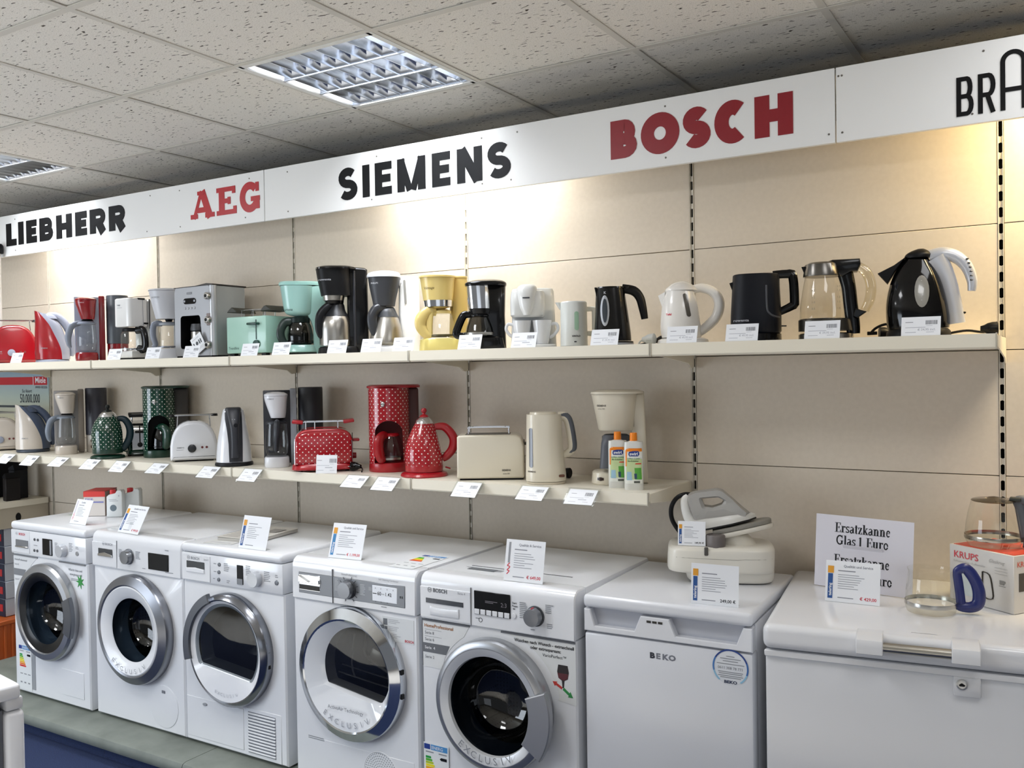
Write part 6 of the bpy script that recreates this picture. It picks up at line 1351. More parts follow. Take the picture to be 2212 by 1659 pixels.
# ------------------------------------------------------------------ lower shelf, one by one
PGREEN = polka('#0c3b2b'); PRED = polka('#a3131f'); GRN = M('#0b3325', 0.3, coat=0.3); REDP = M('#a5141f', 0.32, coat=0.3)
def dotted_kettle(key, label, shell, trim, ball, rowsK, handle, hcol):
    t, f = place(key, 'electric_kettle', label, 'kettle', 'polka dot kettles')
    S = fine(secs(f, rowsK, 1.0, 2.0), 4); kb = 1.08 if key == 'L12' else 0.95
    part('dotted_body', B().loft(S, 48, us=0.0242 * 19), shell, t)
    z0, cx, _, rx, ry, _ = S[0]
    part('lower_band', B().loft([(z0 - 0.024, cx, 0, rx * 0.99, rx * 0.99, 2), (z0 - 0.02, cx, 0, rx * 1.0, rx * 1.0, 2), (z0 + 0.0005, cx, 0, rx * 1.004, rx * 1.004, 2)], 44), trim, t)
    zt, cxt, _, rt, _, _ = S[-1]
    part('chrome_dome', B().loft([(zt, cxt, 0, rt * 0.98, rt * 0.98, 2), (zt + 0.012, cxt, 0, rt * 0.88, rt * 0.88, 2), (zt + 0.022, cxt, 0, rt * 0.62, rt * 0.62, 2), (zt + 0.026, cxt, 0, rt * 0.45, rt * 0.45, 2)], 36), CHROME, t)
    part('lid_knob', B().lathe([(rt * 0.5, 0.025), (rt * 0.42, 0.031), (0.006, 0.036), (0.006, 0.04), (0.011, 0.046), (0.0115, 0.052), (0.008, 0.059), (0.001, 0.061)], (cxt, 0, zt), 24), ball, t)
    part('handle', smooth_handle([(f(u, 0)[0], 0, f(0, v)[1]) for u, v in handle], [0.009, 0.012, 0.013, 0.013, 0.012, 0.009], 1.35), hcol, t)
    part('power_base', B().lathe([(0.084 * kb, 0), (0.086 * kb, 0.004), (0.082 * kb, 0.012), (0.068 * kb, 0.018)], (cx, 0, 0), 44), trim, t)
    part('switch', B().box((cx + 0.086 * kb, -0.01, 0.03), (0.022, 0.012, 0.006), 0.002, 1, Matrix.Rotation(0.3, 3, 'Y')), trim, t)
    return t, f
dotted_kettle('L4', 'dark green kettle with white polka dots and chrome lid', PGREEN, GRN, M('#1d201e', 0.35),
    [(968, 203, 264), (950, 202, 264), (930, 202, 263), (912, 208, 259), (900, 216, 254)], [(254, 905), (268, 907), (278, 925), (277, 948), (266, 968), (258, 972)], M('#17303a', 0.35))
dotted_kettle('L12', 'red kettle with white polka dots and red lid knob', PRED, REDP, REDP,
    [(1003, 876, 957), (985, 875, 956), (960, 878, 951), (935, 887, 945), (914, 898, 938)], [(940, 922), (962, 923), (980, 945), (979, 968), (966, 985), (956, 992)], REDP)
plug_cord = None
def dotted_coffee(key, label, shell, trim, back, rowsC, jug, handlec, coffee=None):
    """tall round-fronted coffee maker with an arched niche; rowsC = (top v, base v, left u, right u of the dotted front, right u of the back)"""
    t, f = place(key, 'filter_coffee_maker', label, 'coffee maker', 'polka dot coffee makers')
    vt, vbase, ul, ur, ub = rowsC
    xl, xr = f(ul, 0)[0], f(ur, 0)[0]; cx = (xl + xr) / 2; r = (xr - xl) / 2; zt = f(0, vt)[1]; zb = 0.036
    # front shell: a half tube with an arched opening cut out of the vertex grid
    n, m = 56, 44; b = B(); a0, a1 = math.radians(168), math.radians(388)
    axc = cx - r * 0.02; zc = zb + 0.117; wr = r * 0.7
    ang = [a0 + (a1 - a0) * k / n for k in range(n + 1)]
    def P(a, z): return (cx + r * math.cos(a), r * math.sin(a), z)
    # columns: bottom of each column starts at the arch edge
    cols_ = []
    for a in ang:
        x = cx + r * math.cos(a); dxx = abs(x - axc); front = math.sin(a) < 0
        z0 = zb
        if front and dxx < wr: z0 = zc + math.sqrt(max(0, 1 - (dxx / wr) ** 2)) * 0.058
        cols_.append([P(a, z0 + (zt - z0) * j / m) for j in range(m + 1)])
    vs = [[b.bm.verts.new(p) for p in c] for c in cols_]
    for k in range(n):
        for j in range(m):
            fc = b.bm.faces.new((vs[k][j], vs[k + 1][j], vs[k + 1][j + 1], vs[k][j + 1]))
            for lp, (kk, jj) in zip(fc.loops, ((k, j), (k + 1, j), (k + 1, j + 1), (k, j + 1))):
                lp[b.uv].uv = (r * ang[kk], cols_[kk][jj][2])
    part('dotted_shell', b, shell, t)
    # niche: inner darker tube
    back_ = [math.radians(-8 + 196 * k / 24) for k in range(25)]
    part('niche', B().skin([[(cx + r * 0.93 * math.cos(a), r * 0.93 * math.sin(a), z) for a in back_] for z in (zb + 0.001, zt - 0.002)], close=False), trim, t)
    part('niche_ceiling', B().box((cx, 0, zc + 0.066), (1.5 * r, 1.2 * r, 0.008)), trim, t)
    part('niche_back', B().box((cx, r * 0.62, (zb + zt) / 2), (1.5 * r, 0.008, zt - zb - 0.02)), M('#7c1018', 0.5) if trim is REDP else BLACKM, t)
    part('rear_tank', B().box(((xr - 0.012 + f(ub, 0)[0] - 0.004) / 2, 0.055, (zt + 0.01) / 2), (f(ub, 0)[0] - xr + 0.008, 0.07, zt - 0.012), 0.01, 3), back, t)
    part('lid', B().loft([(zt + 0.0005, (xl + f(ub, 0)[0]) / 2 - 0.002, 0.016, (f(ub, 0)[0] - xl) / 2 + 0.004, r * 0.98, 2.8), (zt + 0.008, (xl + f(ub, 0)[0]) / 2 - 0.002, 0.016, (f(ub, 0)[0] - xl) / 2 + 0.005, r, 2.8), (zt + 0.013, (xl + f(ub, 0)[0]) / 2, 0.016, (f(ub, 0)[0] - xl) / 2 - 0.004, r * 0.9, 2.8)], 44), trim, t)
    part('hot_plate_base', B().loft([(0.0, cx, 0, r * 1.0, r * 1.0, 2.1), (0.004, cx, 0, r * 1.02, r * 1.02, 2.1), (0.034, cx, 0, r * 1.0, r * 1.0, 2.1), (0.037, cx, 0, r * 0.96, r * 0.96, 2.1)], 44), trim, t)
    sx = cx - r * 0.28; sy = -math.sqrt(r * r - (0.28 * r) ** 2)
    part('chrome_button', B().lathe([(0.0085, -0.002), (0.0085, 0.004), (0.006, 0.0065), (0.0005, 0.007)], (0, 0, 0), 22, axis='y').xf(Matrix.Translation((sx, sy, zt - 0.065)) @ Matrix.Rotation(-0.28, 4, 'Z') @ Matrix.Diagonal((1, 1, 1.3, 1))), CHROME, t)
    jx = cx + 0.008; jr = r * 0.62
    c = carafe(t, [(jr * 0.9, 0.039), (jr, 0.045), (jr, 0.07), (jr * 0.9, 0.11), (jr * 0.62, 0.145)], jx, -r * 0.28, (0.05, 0.008, STEEL if trim is REDP else BLACK), (0.145, 0.157, jr * 0.66, handlec), GLASS if trim is REDP else SMOKE)
    if coffee: part('dark_filling', B().lathe([(jr * 0.85, 0.042), (jr * 0.92, 0.09), (0.001, 0.09)], (jx, -r * 0.28, 0), 24), coffee, c)
    part('carafe_handle', smooth_handle([(jx + q[0], -r * 0.28 + q[1], q[2]) for q in jug], [0.01, 0.014, 0.017, 0.018, 0.016, 0.01], 1.4), handlec, c)
    return t, f
dotted_coffee('L6', 'tall dark green coffee maker with white polka dots', PGREEN, GRN, M('#4a4644', 0.45), (838, 985, 314, 379, 409),
    [(-0.01, -0.03, 0.152), (0.012, -0.055, 0.15), (0.026, -0.066, 0.13), (0.028, -0.068, 0.1), (0.024, -0.062, 0.065), (0.014, -0.05, 0.05)], GRN, M('#101613', 0.2))
dotted_coffee('L11', 'tall red coffee maker with white polka dots', PRED, REDP, M('#5c3a38', 0.45), (837, 1015, 799, 886, 909),
    [(-0.02, -0.02, 0.15), (-0.036, -0.04, 0.148), (-0.05, -0.055, 0.13), (-0.052, -0.058, 0.095), (-0.044, -0.052, 0.06), (-0.03, -0.04, 0.05)], REDP)
def dotted_toaster(key, label, shell, trim, rot=None, d=0.15):
    t, f = place(key, 'toaster', label, 'toaster', 'polka dot toasters', rot)
    w, h0, h1 = 0.232, 0.03, 0.172
    def outline(ww, hh):
        o = [(-ww / 2, h0), (ww / 2, h0)]
        for i in range(0, 15):
            a = PI * i / 14; o.append((ww / 2 * math.copysign(abs(math.cos(a)) ** 0.42, math.cos(a)), h0 + (hh - h0) * (0.5 + 0.5 * abs(math.sin(a)) ** 0.6)))
        return o
    part('chrome_jacket', B().prism(outline(w + 0.006, h1 + 0.004), -d / 2 + 0.016, d / 2 - 0.016, 'xz', 0.002, 1), CHROME, t)
    for s in (-1, 1):
        part('dotted_cheek', B().prism(outline(w, h1), s * (d / 2 - 0.0165), s * (d / 2 + 0.006), 'xz', 0.014, 3), shell, t)
        o = [(x, z) for x, z in outline(w * 0.86, h1 - 0.002)]
        part('top_rim', B().tube([(x, s * (d / 2 - 0.004), z) for x, z in outline(w - 0.012, h1 - 0.002)[3:-1]], 0.009, 10, 1.0, (0, 1, 0), 2), trim, t)
    part('foot_skirt', B().loft([(0.008, 0, 0, w / 2 + 0.012, d / 2 + 0.008, 5), (0.012, 0, 0, w / 2 + 0.016, d / 2 + 0.012, 5), (0.026, 0, 0, w / 2 + 0.012, d / 2 + 0.01, 5), (0.034, 0, 0, w / 2 + 0.002, d / 2 + 0.002, 5)], 44), trim, t)
    for sx in (-1, 1): part('foot', B().lathe([(0.008, 0), (0.009, 0.009)], (sx * 0.095, -0.05, 0), 12), BLACKM, t)
    r = part('bun_rack', B().tube([(-0.08, -0.035, 0.206), (0.085, -0.035, 0.206)], 0.0022, 6, smooth=0).tube([(-0.08, 0.035, 0.206), (0.085, 0.035, 0.206)], 0.0022, 6, smooth=0)
             .tube([(-0.08, -0.035, 0.206), (-0.08, 0.035, 0.206)], 0.0022, 6, smooth=0), CHROME, t)
    for xx in (-0.072, -0.035, 0.06):
        for sy in (-1, 1): part('rack_leg', B().tube([(xx, sy * 0.034, 0.206), (xx, sy * 0.034, h1 - 0.002)], 0.002, 6, smooth=0), CHROME, r)
    for sx in (-1, 1): part('rack_grip', B().box((sx * 0.105, 0, 0.206), (0.045, 0.1, 0.014), 0.004, 2, Matrix.Rotation(-0.12 * sx, 3, 'Y')), trim if trim is REDP else BLACKM, r)
    part('lever_slot', B().box((w / 2 + 0.0035, 0, 0.105), (0.003, 0.006, 0.1)), BLACKM, t)
    part('lever', B().box((w / 2 + 0.018, 0, 0.125), (0.03, 0.045, 0.012), 0.004, 2), trim if trim is REDP else BLACKM, t)
    part('browning_knob', B().lathe([(0.013, 0), (0.012, 0.016), (0.0005, 0.017)], (w / 2 + 0.003, 0, 0.058), 18, axis='x'), trim if trim is REDP else BLACKM, t)
    return t
dotted_toaster('L10', 'red toaster with white polka dots and red rack grips', PRED, REDP)
dotted_toaster('L5', 'dark green dotted toaster tucked behind the green dotted kettle', PGREEN, GRN, rot=-35, d=0.108)
plug('black plug with chrome pins beside the red dotted coffee maker', (-2.362, -0.268, ZL), 190, BLACK, [(-0.05, 0.02, 0.012), (-0.07, 0.06, 0.006)])
# cream set
CRM = M('#ddd5c2', 0.28, coat=0.3)
t, f = place('L13', 'toaster', 'cream rectangular toaster with wire rack', 'toaster', rot=30)
o = [(-0.122, 0.006), (0.122, 0.006), (0.127, 0.012), (0.127, 0.128), (0.116, 0.158), (0.098, 0.168), (-0.116, 0.168), (-0.124, 0.162), (-0.126, 0.012)]
part('housing', B().prism(o, -0.08, 0.08, 'xz', 0.008, 3), CRM, t)
part('foot_base', B().box((0.004, 0, 0.0035), (0.238, 0.14, 0.007)), BLACKM, t)
r = part('bun_rack', B().tube([(-0.085, -0.03, 0.15), (-0.083, -0.03, 0.188), (-0.075, -0.03, 0.194), (0.06, -0.03, 0.194), (0.068, -0.03, 0.188), (0.07, -0.03, 0.15)], 0.002, 6, smooth=3)
         .tube([(-0.085, 0.03, 0.15), (-0.083, 0.03, 0.188), (-0.075, 0.03, 0.194), (0.06, 0.03, 0.194), (0.068, 0.03, 0.188), (0.07, 0.03, 0.15)], 0.002, 6, smooth=3)
         .tube([(-0.07, -0.03, 0.194), (-0.07, 0.03, 0.194)], 0.002, 6, smooth=0).tube([(0.055, -0.03, 0.194), (0.055, 0.03, 0.194)], 0.002, 6, smooth=0), CHROME, t)
part('bread_slot', B().box((-0.01, -0.03, 0.1678), (0.17, 0.026, 0.002)).box((-0.01, 0.03, 0.1678), (0.17, 0.026, 0.002)), BLACKM, t)
part('lever', B().box((0.137, 0, 0.13), (0.022, 0.035, 0.01), 0.003, 2), M('#55534f', 0.4), t)
part('lever_slot', B().box((0.1265, 0, 0.1), (0.003, 0.006, 0.09)), BLACKM, t)
b = B(); T(b, 'SIEMENS', 0.043, -0.0815, 0.034, 0.0088, bold=0.04); T(b, 'series 300', 0.047, -0.0815, 0.022, 0.006, bold=0.02); part('maker_name', b, M('#6b665c', 0.5), t, smooth=0)

t, f = place('L14', 'electric_kettle', 'cream tapered kettle with grey-backed handle', 'kettle')
S = fine(secs(f, [(1036, 1136, 1223), (1020, 1136, 1223), (960, 1138, 1217), (900, 1139, 1215), (894, 1141, 1213)], 0.9, 2.6), 3)
part('body', B().loft(S, 40), CRM, t)
part('lid', B().loft(secs(f, [(894, 1145, 1205), (889, 1147, 1203), (888, 1155, 1195)], 0.85, 2.6), 32), CRM, t)
part('power_base', B().loft(secs(f, [(1041.8, 1138, 1222), (1037, 1137, 1223)], 0.9, 2.6), 36), M('#cfc6b2', 0.35), t)
hp = [(1207, 898), (1222, 900), (1230, 912), (1236, 945), (1237, 968), (1228, 978), (1214, 985)]
part('handle', B().tube([(f(u, 0)[0], 0, f(0, v)[1]) for u, v in hp], [0.008, 0.009, 0.009, 0.009, 0.009, 0.008, 0.006], 12, 1.8, (0, 1, 0), 6), CRM, t)
part('handle_grip', B().tube([(f(u + 1.6, 0)[0], 0, f(0, v - 0.6)[1]) for u, v in hp[:6]], [0.008, 0.0094, 0.0094, 0.0094, 0.0094, 0.008], 12, 1.5, (0, 1, 0), 6), M('#565a62', 0.45), t)
part('water_gauge', patch(capsule(f(1148.5, 0)[0], f(0, 1006)[1], f(0, 922)[1], 0.013), surf(S)), M('#72757c', 0.25, coat=0.3), t)
wrap(t, 'SIEMENS', f(1141, 0)[0], f(0, 1016)[1], 0.0078, surf(S), M('#6b665c', 0.5), bold=0.03)
part('switch', B().box((f(1213, 0)[0], -0.05, f(0, 1024)[1]), (0.022, 0.016, 0.009), 0.003, 2), M('#5d3320', 0.4), t)
plug('black plug lying right of the cream kettle', (-1.44, -0.125, ZL), 0, BLACKM, None, False)

t, f = place('L15', 'filter_coffee_maker', 'cream coffee maker with grey carafe behind the orange-capped bottles', 'coffee maker')
S = secs(f, [(928, 1297, 1368), (925, 1294, 1370), (850, 1280, 1378)], 0.85, 2.6)
part('filter_cone', B().loft(S, 40), CRM, t)
part('lid', B().loft(secs(f, [(849.5, 1278, 1393), (845, 1279, 1393), (841, 1295, 1380)], 0.8, 2.8), 36), CRM, t)
part('tank_column', B().prism([(f(1366, 0)[0], 0), (f(1400, 0)[0], 0), (f(1393, 0)[0], 0.322), (f(1362, 0)[0], 0.322)], -0.02, 0.075, 'xz', 0.012, 3), CRM, t)
part('hot_plate_base', B().loft(secs(f, [(1042.8, 1280, 1385), (1040, 1278, 1387), (1018, 1280, 1385), (1015, 1284, 1380)], 0.75, 2.8), 36), CRM, t)
c = carafe(t, [(0.045, 0.05), (0.053, 0.058), (0.05, 0.11), (0.04, 0.15)], -0.01, -0.012, (0.055, 0.008, M('#8a867c', 0.3, 0.5)), (0.15, 0.176, 0.05, M('#43464d', 0.4)))
part('carafe_handle', B().loft(fine([(0.06, -0.045, -0.055, 0.024, 0.022, 2.6), (0.1, -0.042, -0.057, 0.024, 0.024, 2.6), (0.15, -0.038, -0.052, 0.024, 0.026, 2.6), (0.176, -0.03, -0.04, 0.024, 0.024, 2.6)], 3), 24), M('#585b63', 0.42), c)
part('power_switch', patch(capsule(f(1298, 0)[0], f(0, 1034)[1], f(0, 1026)[1], 0.0225), surf(secs(f, [(1040, 1278, 1387), (1018, 1280, 1385)], 0.75, 2.8))), M('#2e1d14', 0.3), t)
wrap(t, 'SIEMENS', f(1292, 0)[0], f(0, 876)[1], 0.0088, surf(S), M('#6b665c', 0.5), bold=0.03)
wrap(t, 'series 300', f(1294, 0)[0], f(0, 882)[1], 0.006, surf(S), M('#8a8578', 0.5), name='series_name')
part('water_gauge', B().box((f(1369, 0)[0], -0.0215, f(0, 898)[1]), (0.007, 0.003, 0.075), 0.001, 1), M('#b3aa97', 0.3), t)
ORG = M('#ee8512', 0.35)
LABW = mottled('#f0f1ea', '#e9ece2', 40, 0.4, name='bottle_label'); 
def bottle(key, label):
    t, f = place(key, 'cleaner_bottle', label, 'bottle', 'orange-capped cleaner bottles')
    part('bottle_body', B().loft(fine([(0.0, 0, 0, 0.028, 0.018, 3.5), (0.004, 0, 0, 0.032, 0.021, 3.5), (0.148, 0, 0, 0.032, 0.021, 3.5), (0.158, 0, 0, 0.028, 0.019, 3), (0.165, 0, 0, 0.014, 0.013, 2.2)], 2), 32), M('#dcdcd6', 0.25, coat=0.3), t)
    part('cap', B().lathe([(0.0125, 0.165), (0.0128, 0.168), (0.012, 0.19), (0.011, 0.192), (0.001, 0.192)], (0, 0, 0), 24), ORG, t)
    S = [(0.0, 0, 0, 0.032, 0.021, 3.5), (0.16, 0, 0, 0.032, 0.021, 3.5)]; sf = surf(S)
    lb = part('front_label', patch([(z, -0.0275, 0.0275) for z in (0.022, 0.06, 0.1, 0.128)] + [(0.14, -0.025, 0.027)], sf, 0.0006, 8), LABW, t)
    part('orange_edge', patch([(0.13, -0.0275, 0.0275), (0.136, -0.0265, 0.0275), (0.141, -0.02, 0.0272)], sf, 0.001, 8), ORG, lb)
    part('orange_edge', patch([(0.08, -0.0278, -0.024), (0.132, -0.0278, -0.022)], sf, 0.0012, 4), ORG, lb)
    part('logo_plate', patch([(0.114, -0.015, 0.014), (0.12, -0.018, 0.019), (0.129, -0.016, 0.018), (0.132, -0.002, 0.014)], sf, 0.0014, 8), M('#243a86', 0.4), lb)
    wrap(lb, 'swirl', -0.014, 0.1175, 0.0145, lambda x, z: sf(x, z) - 0.0012, PAPER, bold=0.03, name='logo_print')
    part('green_field', patch([(0.036, -0.026, 0.027), (0.07, -0.026, 0.027), (0.105, -0.024, 0.027)], sf, 0.001, 8), M('#c6d8a0', 0.45), lb)
    part('green_square', patch([(0.036, 0.004, 0.0265), (0.075, 0.002, 0.024)], sf, 0.0014, 5), M('#56a63c', 0.45), lb)
    part('blue_appliance', patch([(0.034, -0.024, -0.006), (0.062, -0.023, -0.008)], sf, 0.0016, 5), M('#9ec3d8', 0.45), lb)
    part('blue_appliance', patch([(0.038, 0.002, 0.01), (0.056, 0.001, 0.01)], sf, 0.0018, 4), M('#2c4666', 0.45), lb)
    part('red_flash', patch([(0.087, 0.004, 0.024), (0.091, 0.006, 0.025)], sf, 0.0014, 5), M('#d8412c', 0.45), lb)
    wrap(lb, 'CITRO CLEAN', -0.022, 0.104, 0.0066, lambda x, z: sf(x, z) - 0.0012, M('#3b7a3a', 0.5), bold=0.02, name='product_print')
    wrap(lb, 'Bio-Entkalker', -0.02, 0.096, 0.0066, lambda x, z: sf(x, z) - 0.0012, M('#3b5a3a', 0.5), bold=0.02, name='product_print')
    part('barcode', patch([(0.024, 0.0, 0.02), (0.031, 0.0, 0.02)], sf, 0.0012, 5), M('#54564f', 0.5), lb)
bottle('L16', 'left orange-capped cleaner bottle in front of cream coffee maker')
bottle('L17', 'right orange-capped cleaner bottle at the shelf end')

# ------------------------------------------------------------------ price cards on both shelves
def barcode(b, x, z, w, h, y):
    k = 0.0
    while k < w:
        q = random.choice((0.0008, 0.0013, 0.002)); b.quad(((x + k, y, z), (x + k + q, y, z), (x + k + q, y, z + h), (x + k, y, z + h))); k += q + random.choice((0.0008, 0.0012))
def price_card(label, x, y, z, tilt, price=None, group='price cards', hang=False, w=0.101, h=0.055, rz=0):
    t = thing('price_card', label, 'price card', (x, y, z), rz, group)
    R_ = Matrix.Rotation(math.radians(tilt), 4, 'X')
    off = Matrix.Translation((0, 0, 0)) if not hang else Matrix.Translation((0, 0, -h))
    part('card', B().box((0, 0, h / 2), (w, 0.0008, h)).xf(R_ @ off), PAPER, t)
    bb = B(); barcode(bb, 0.012, h * 0.58, 0.029, h * 0.22, -0.0006); bars(bb, -0.04, -0.02, h * 0.7, 0.0016, -0.0006)
    part('barcode', bb.xf(R_ @ off), M('#6d6f76', 0.5), t, smooth=0, stuff=True)
    bb = B(); bars(bb, -0.04, 0.012, h * 0.42, 0.0016, -0.0006); bars(bb, -0.04, -0.012, h * 0.16, 0.0016, -0.0006); bars(bb, 0.014, 0.034, h * 0.16, 0.0014, -0.0006); bars(bb, 0.014, 0.03, h * 0.5, 0.001, -0.0006)
    if price: bb.mesh(text_mesh(price, 0.0092, 'LEFT', 0.008), put(-0.008, -0.0006, h * 0.26))
    else: bars(bb, -0.006, 0.025, h * 0.3, 0.003, -0.0006)
    part('card_print', bb.xf(R_ @ off), M('#adafb8', 0.5), t, smooth=0)
    if hang:
        part('card_holder', B().box((0, 0.0012, -h * 0.5 + 0.002), (w + 0.016, 0.0008, h + 0.006)).xf(R_).box((0.0, 0.006, 0.0035), (w + 0.016, 0.022, 0.0008)), HOLDER, t)
    else:
        part('card_foot', B().box((0, 0.011, 0.0006), (w * 0.8, 0.022, 0.0008)), HOLDER, t)
    return t
UL = [(-4.595, 'in front of the red dome toaster', None), (-3.766, 'in front of the round grey tank tube', None), (-3.480, 'below the pale grey conical coffee maker', None), (-3.212, 'standing before the silver coffee machine', None),
      (-2.837, 'left one of two before the mint toaster', None), (-2.649, 'right one of two before the mint toaster', None), (-2.337, 'before the tall black thermos coffee maker', None), (-2.160, 'below the dark funnel of white coffee maker', None),
      (-2.001, 'left of the yellow coffee maker base', None), (-1.695, 'before the small black and steel coffee maker', None), (-1.465, 'before the two white cups', None), (-1.151, 'before the black oval-gauge kettle', '\u20ac 24,95 incl.'),
      (-0.879, 'before the white bulbous kettle', '\u20ac 49,95 incl.'), (-0.685, 'before the matt black angular kettle', '\u20ac 49,95 incl.'), (-0.445, 'before the glass kettle', '\u20ac 39,95 incl.'), (-0.178, 'before the big black kettle with silver handle', '\u20ac 24,95 incl.')]
for x, lab, pr in UL: price_card('white price card on top shelf edge ' + lab, x, -0.393, ZU + 0.0022, -17, pr, 'price cards along the top shelf')
LLB = [(-4.641, 'below the beige dome toaster', 0), (-4.423, 'below the beige kettle', 0), (-4.168, 'below the beige coffee maker', 0), (-3.910, 'below the green dotted kettle', 0), (-3.683, 'between green dotted kettle and green coffee maker', 0), (-3.406, 'below the green dotted coffee maker', 0),
       (-3.061, 'below the white dome toaster', 0), (-2.803, 'below the white and black kettle', 0), (-2.216, 'right of the red dotted toaster', 1), (-2.064, 'below the red dotted coffee maker', 1), (-1.689, 'below the cream toaster', 1), (-1.413, 'below the cream kettle', 1), (-1.224, 'below the orange-capped bottles', 1)]
for i, (x, lab, k) in enumerate(LLB):
    price_card('white price card slanting off lower shelf ' + lab, x, -0.4085, ZL + 0.003, -51 + 4 * math.sin(i * 2.1), None, 'price cards hanging off the lower shelf', True, 0.105, 0.068)
price_card('white price card standing against the red dotted toaster', -2.408, -0.388, ZL + 0.001, -10, None, 'price cards along the top shelf'.replace('top', 'lower'), False, 0.088, 0.075, 24)

# ------------------------------------------------------------------ signs, boxes and goods on the appliances
ZT = ZM + 0.829
def info_sign(label, x, y, z, rz, w, h, tilt, title, price=None, style='blue', col='#24508f', foot=True, sub=True):
    t = thing('info_sign', label, 'sign', (x, y, z), rz, 'white price signs standing on the appliances')
    R_ = Matrix.Rotation(math.radians(tilt), 4, 'X')
    part('sign_plate', B().box((0, 0, h / 2), (w, 0.0014, h)).xf(R_), PAPER, t)
    yy = -0.001
    if style == 'blue':
        part('blue_stripe', B().box((-w * 0.41, yy, h * 0.38), (w * 0.09, 0.0006, h * 0.6)).xf(R_), M(col, 0.5), t)
        part('orange_block', B().box((-w * 0.405, yy - 0.0002, h * 0.78), (w * 0.11, 0.0008, h * 0.17)).xf(R_), M('#d9982f', 0.5), t)
        bb = B(); bb.mesh(text_mesh('telering', h * 0.1, 'LEFT', 0.02), Matrix.Translation((-w * 0.385, yy - 0.0006, h * 0.14)) @ Matrix.Rotation(-PI / 2, 4, 'Y') @ FRONT)
        part('stripe_print', bb.xf(R_), PAPER, t, smooth=0)
    else:
        part('grey_stripe', B().box((-w * 0.4, yy, h * 0.68), (w * 0.05, 0.0006, h * 0.5)).xf(R_), M('#8f9196' if style == 'red' else '#c9c3d0', 0.5), t)
        bb = B(); bb.tube([(-w * 0.43, yy, h * 0.16), (-w * 0.37, yy, h * 0.24), (-w * 0.43, yy, h * 0.25), (-w * 0.36, yy, h * 0.34), (-w * 0.43, yy, h * 0.36), (-w * 0.37, yy, h * 0.43)], h * 0.012, 6, 0.4, smooth=3)
        part('red_script', bb.xf(R_), M('#cc3344' if style == 'red' else '#d77a8c', 0.5), t)
    bb = B()
    if title: bb.mesh(text_mesh(title, h * 0.083, 'LEFT', 0.02), put(-w * 0.17, yy, h * 0.85))
    n = 7
    for i in range(n): bars(bb, -w * 0.27, -w * 0.27 + w * random.uniform(0.25, 0.55), h * (0.66 - 0.055 * i), h * 0.013, yy)
    bars(bb, -w * 0.27, w * 0.05, h * 0.75, h * 0.025, yy); bars(bb, -w * 0.27, w * 0.02, h * 0.1, h * 0.022, yy)
    part('sign_print', bb.xf(R_), M('#8b8d96', 0.5), t, smooth=0)
    if price:
        bb = B(); bb.mesh(text_mesh(price, h * 0.105, 'RIGHT', 0.02), put(w * 0.44, yy, h * 0.09)); part('price_print', bb.xf(R_), REDINK if price[0] == '\u20ac' else INK, t, smooth=0)
    if foot: part('stand_foot', B().box((0, 0.014, 0.0006), (w * 0.96, 0.03, 0.001)).box((0, h * 0.09, h * 0.18), (0.02, 0.001, h * 0.36), 0, 2, Matrix.Rotation(-0.45, 3, 'X')), HOLDER, t)
    return t
info_sign('tilted white sign with red script on leftmost washing machine', -3.79, -0.585, ZT, -2, 0.13, 0.118, -22, 'Qualität', None, 'pink')
info_sign('tilted white sign with blue stripe on second washing machine', -3.355, -0.632, ZT, -4, 0.155, 0.128, -28, 'Qualität und Service', '\u20ac 999,00')
info_sign('white sign with blue stripe on the dryer with slatted vent', -2.578, -0.635, ZT, 0, 0.152, 0.13, -16, None, None)
info_sign('curved white sign with light blue stripe on the chrome-ringed dryer', -2.123, -0.605, ZT, 5, 0.15, 0.13, -18, 'Qualität und Service', '\u20ac 1.199,00', col='#3a7fb5')
info_sign('white sign with red script on washing machine next to freezer', -1.345, -0.62, ZT, 2, 0.145, 0.135, -12, 'Qualität & Service', '\u20ac 649,00', 'red')
info_sign('white acrylic sign with blue stripe on the undercounter freezer', -0.713, -0.588, ZM + 0.8232, 5, 0.14, 0.118, -6, None, '249,00 \u20ac')
info_sign('small white sign leaning in front of the steam iron', -0.868, -0.352, 1.0505, 14, 0.088, 0.078, -8, None, '149,95 \u20ac', foot=False)
info_sign('white sign priced 429,00 standing on the chest freezer', -0.363, -0.415, 0.9388, 2, 0.15, 0.118, -14, 'Qualität und Service', '\u20ac 429,00')
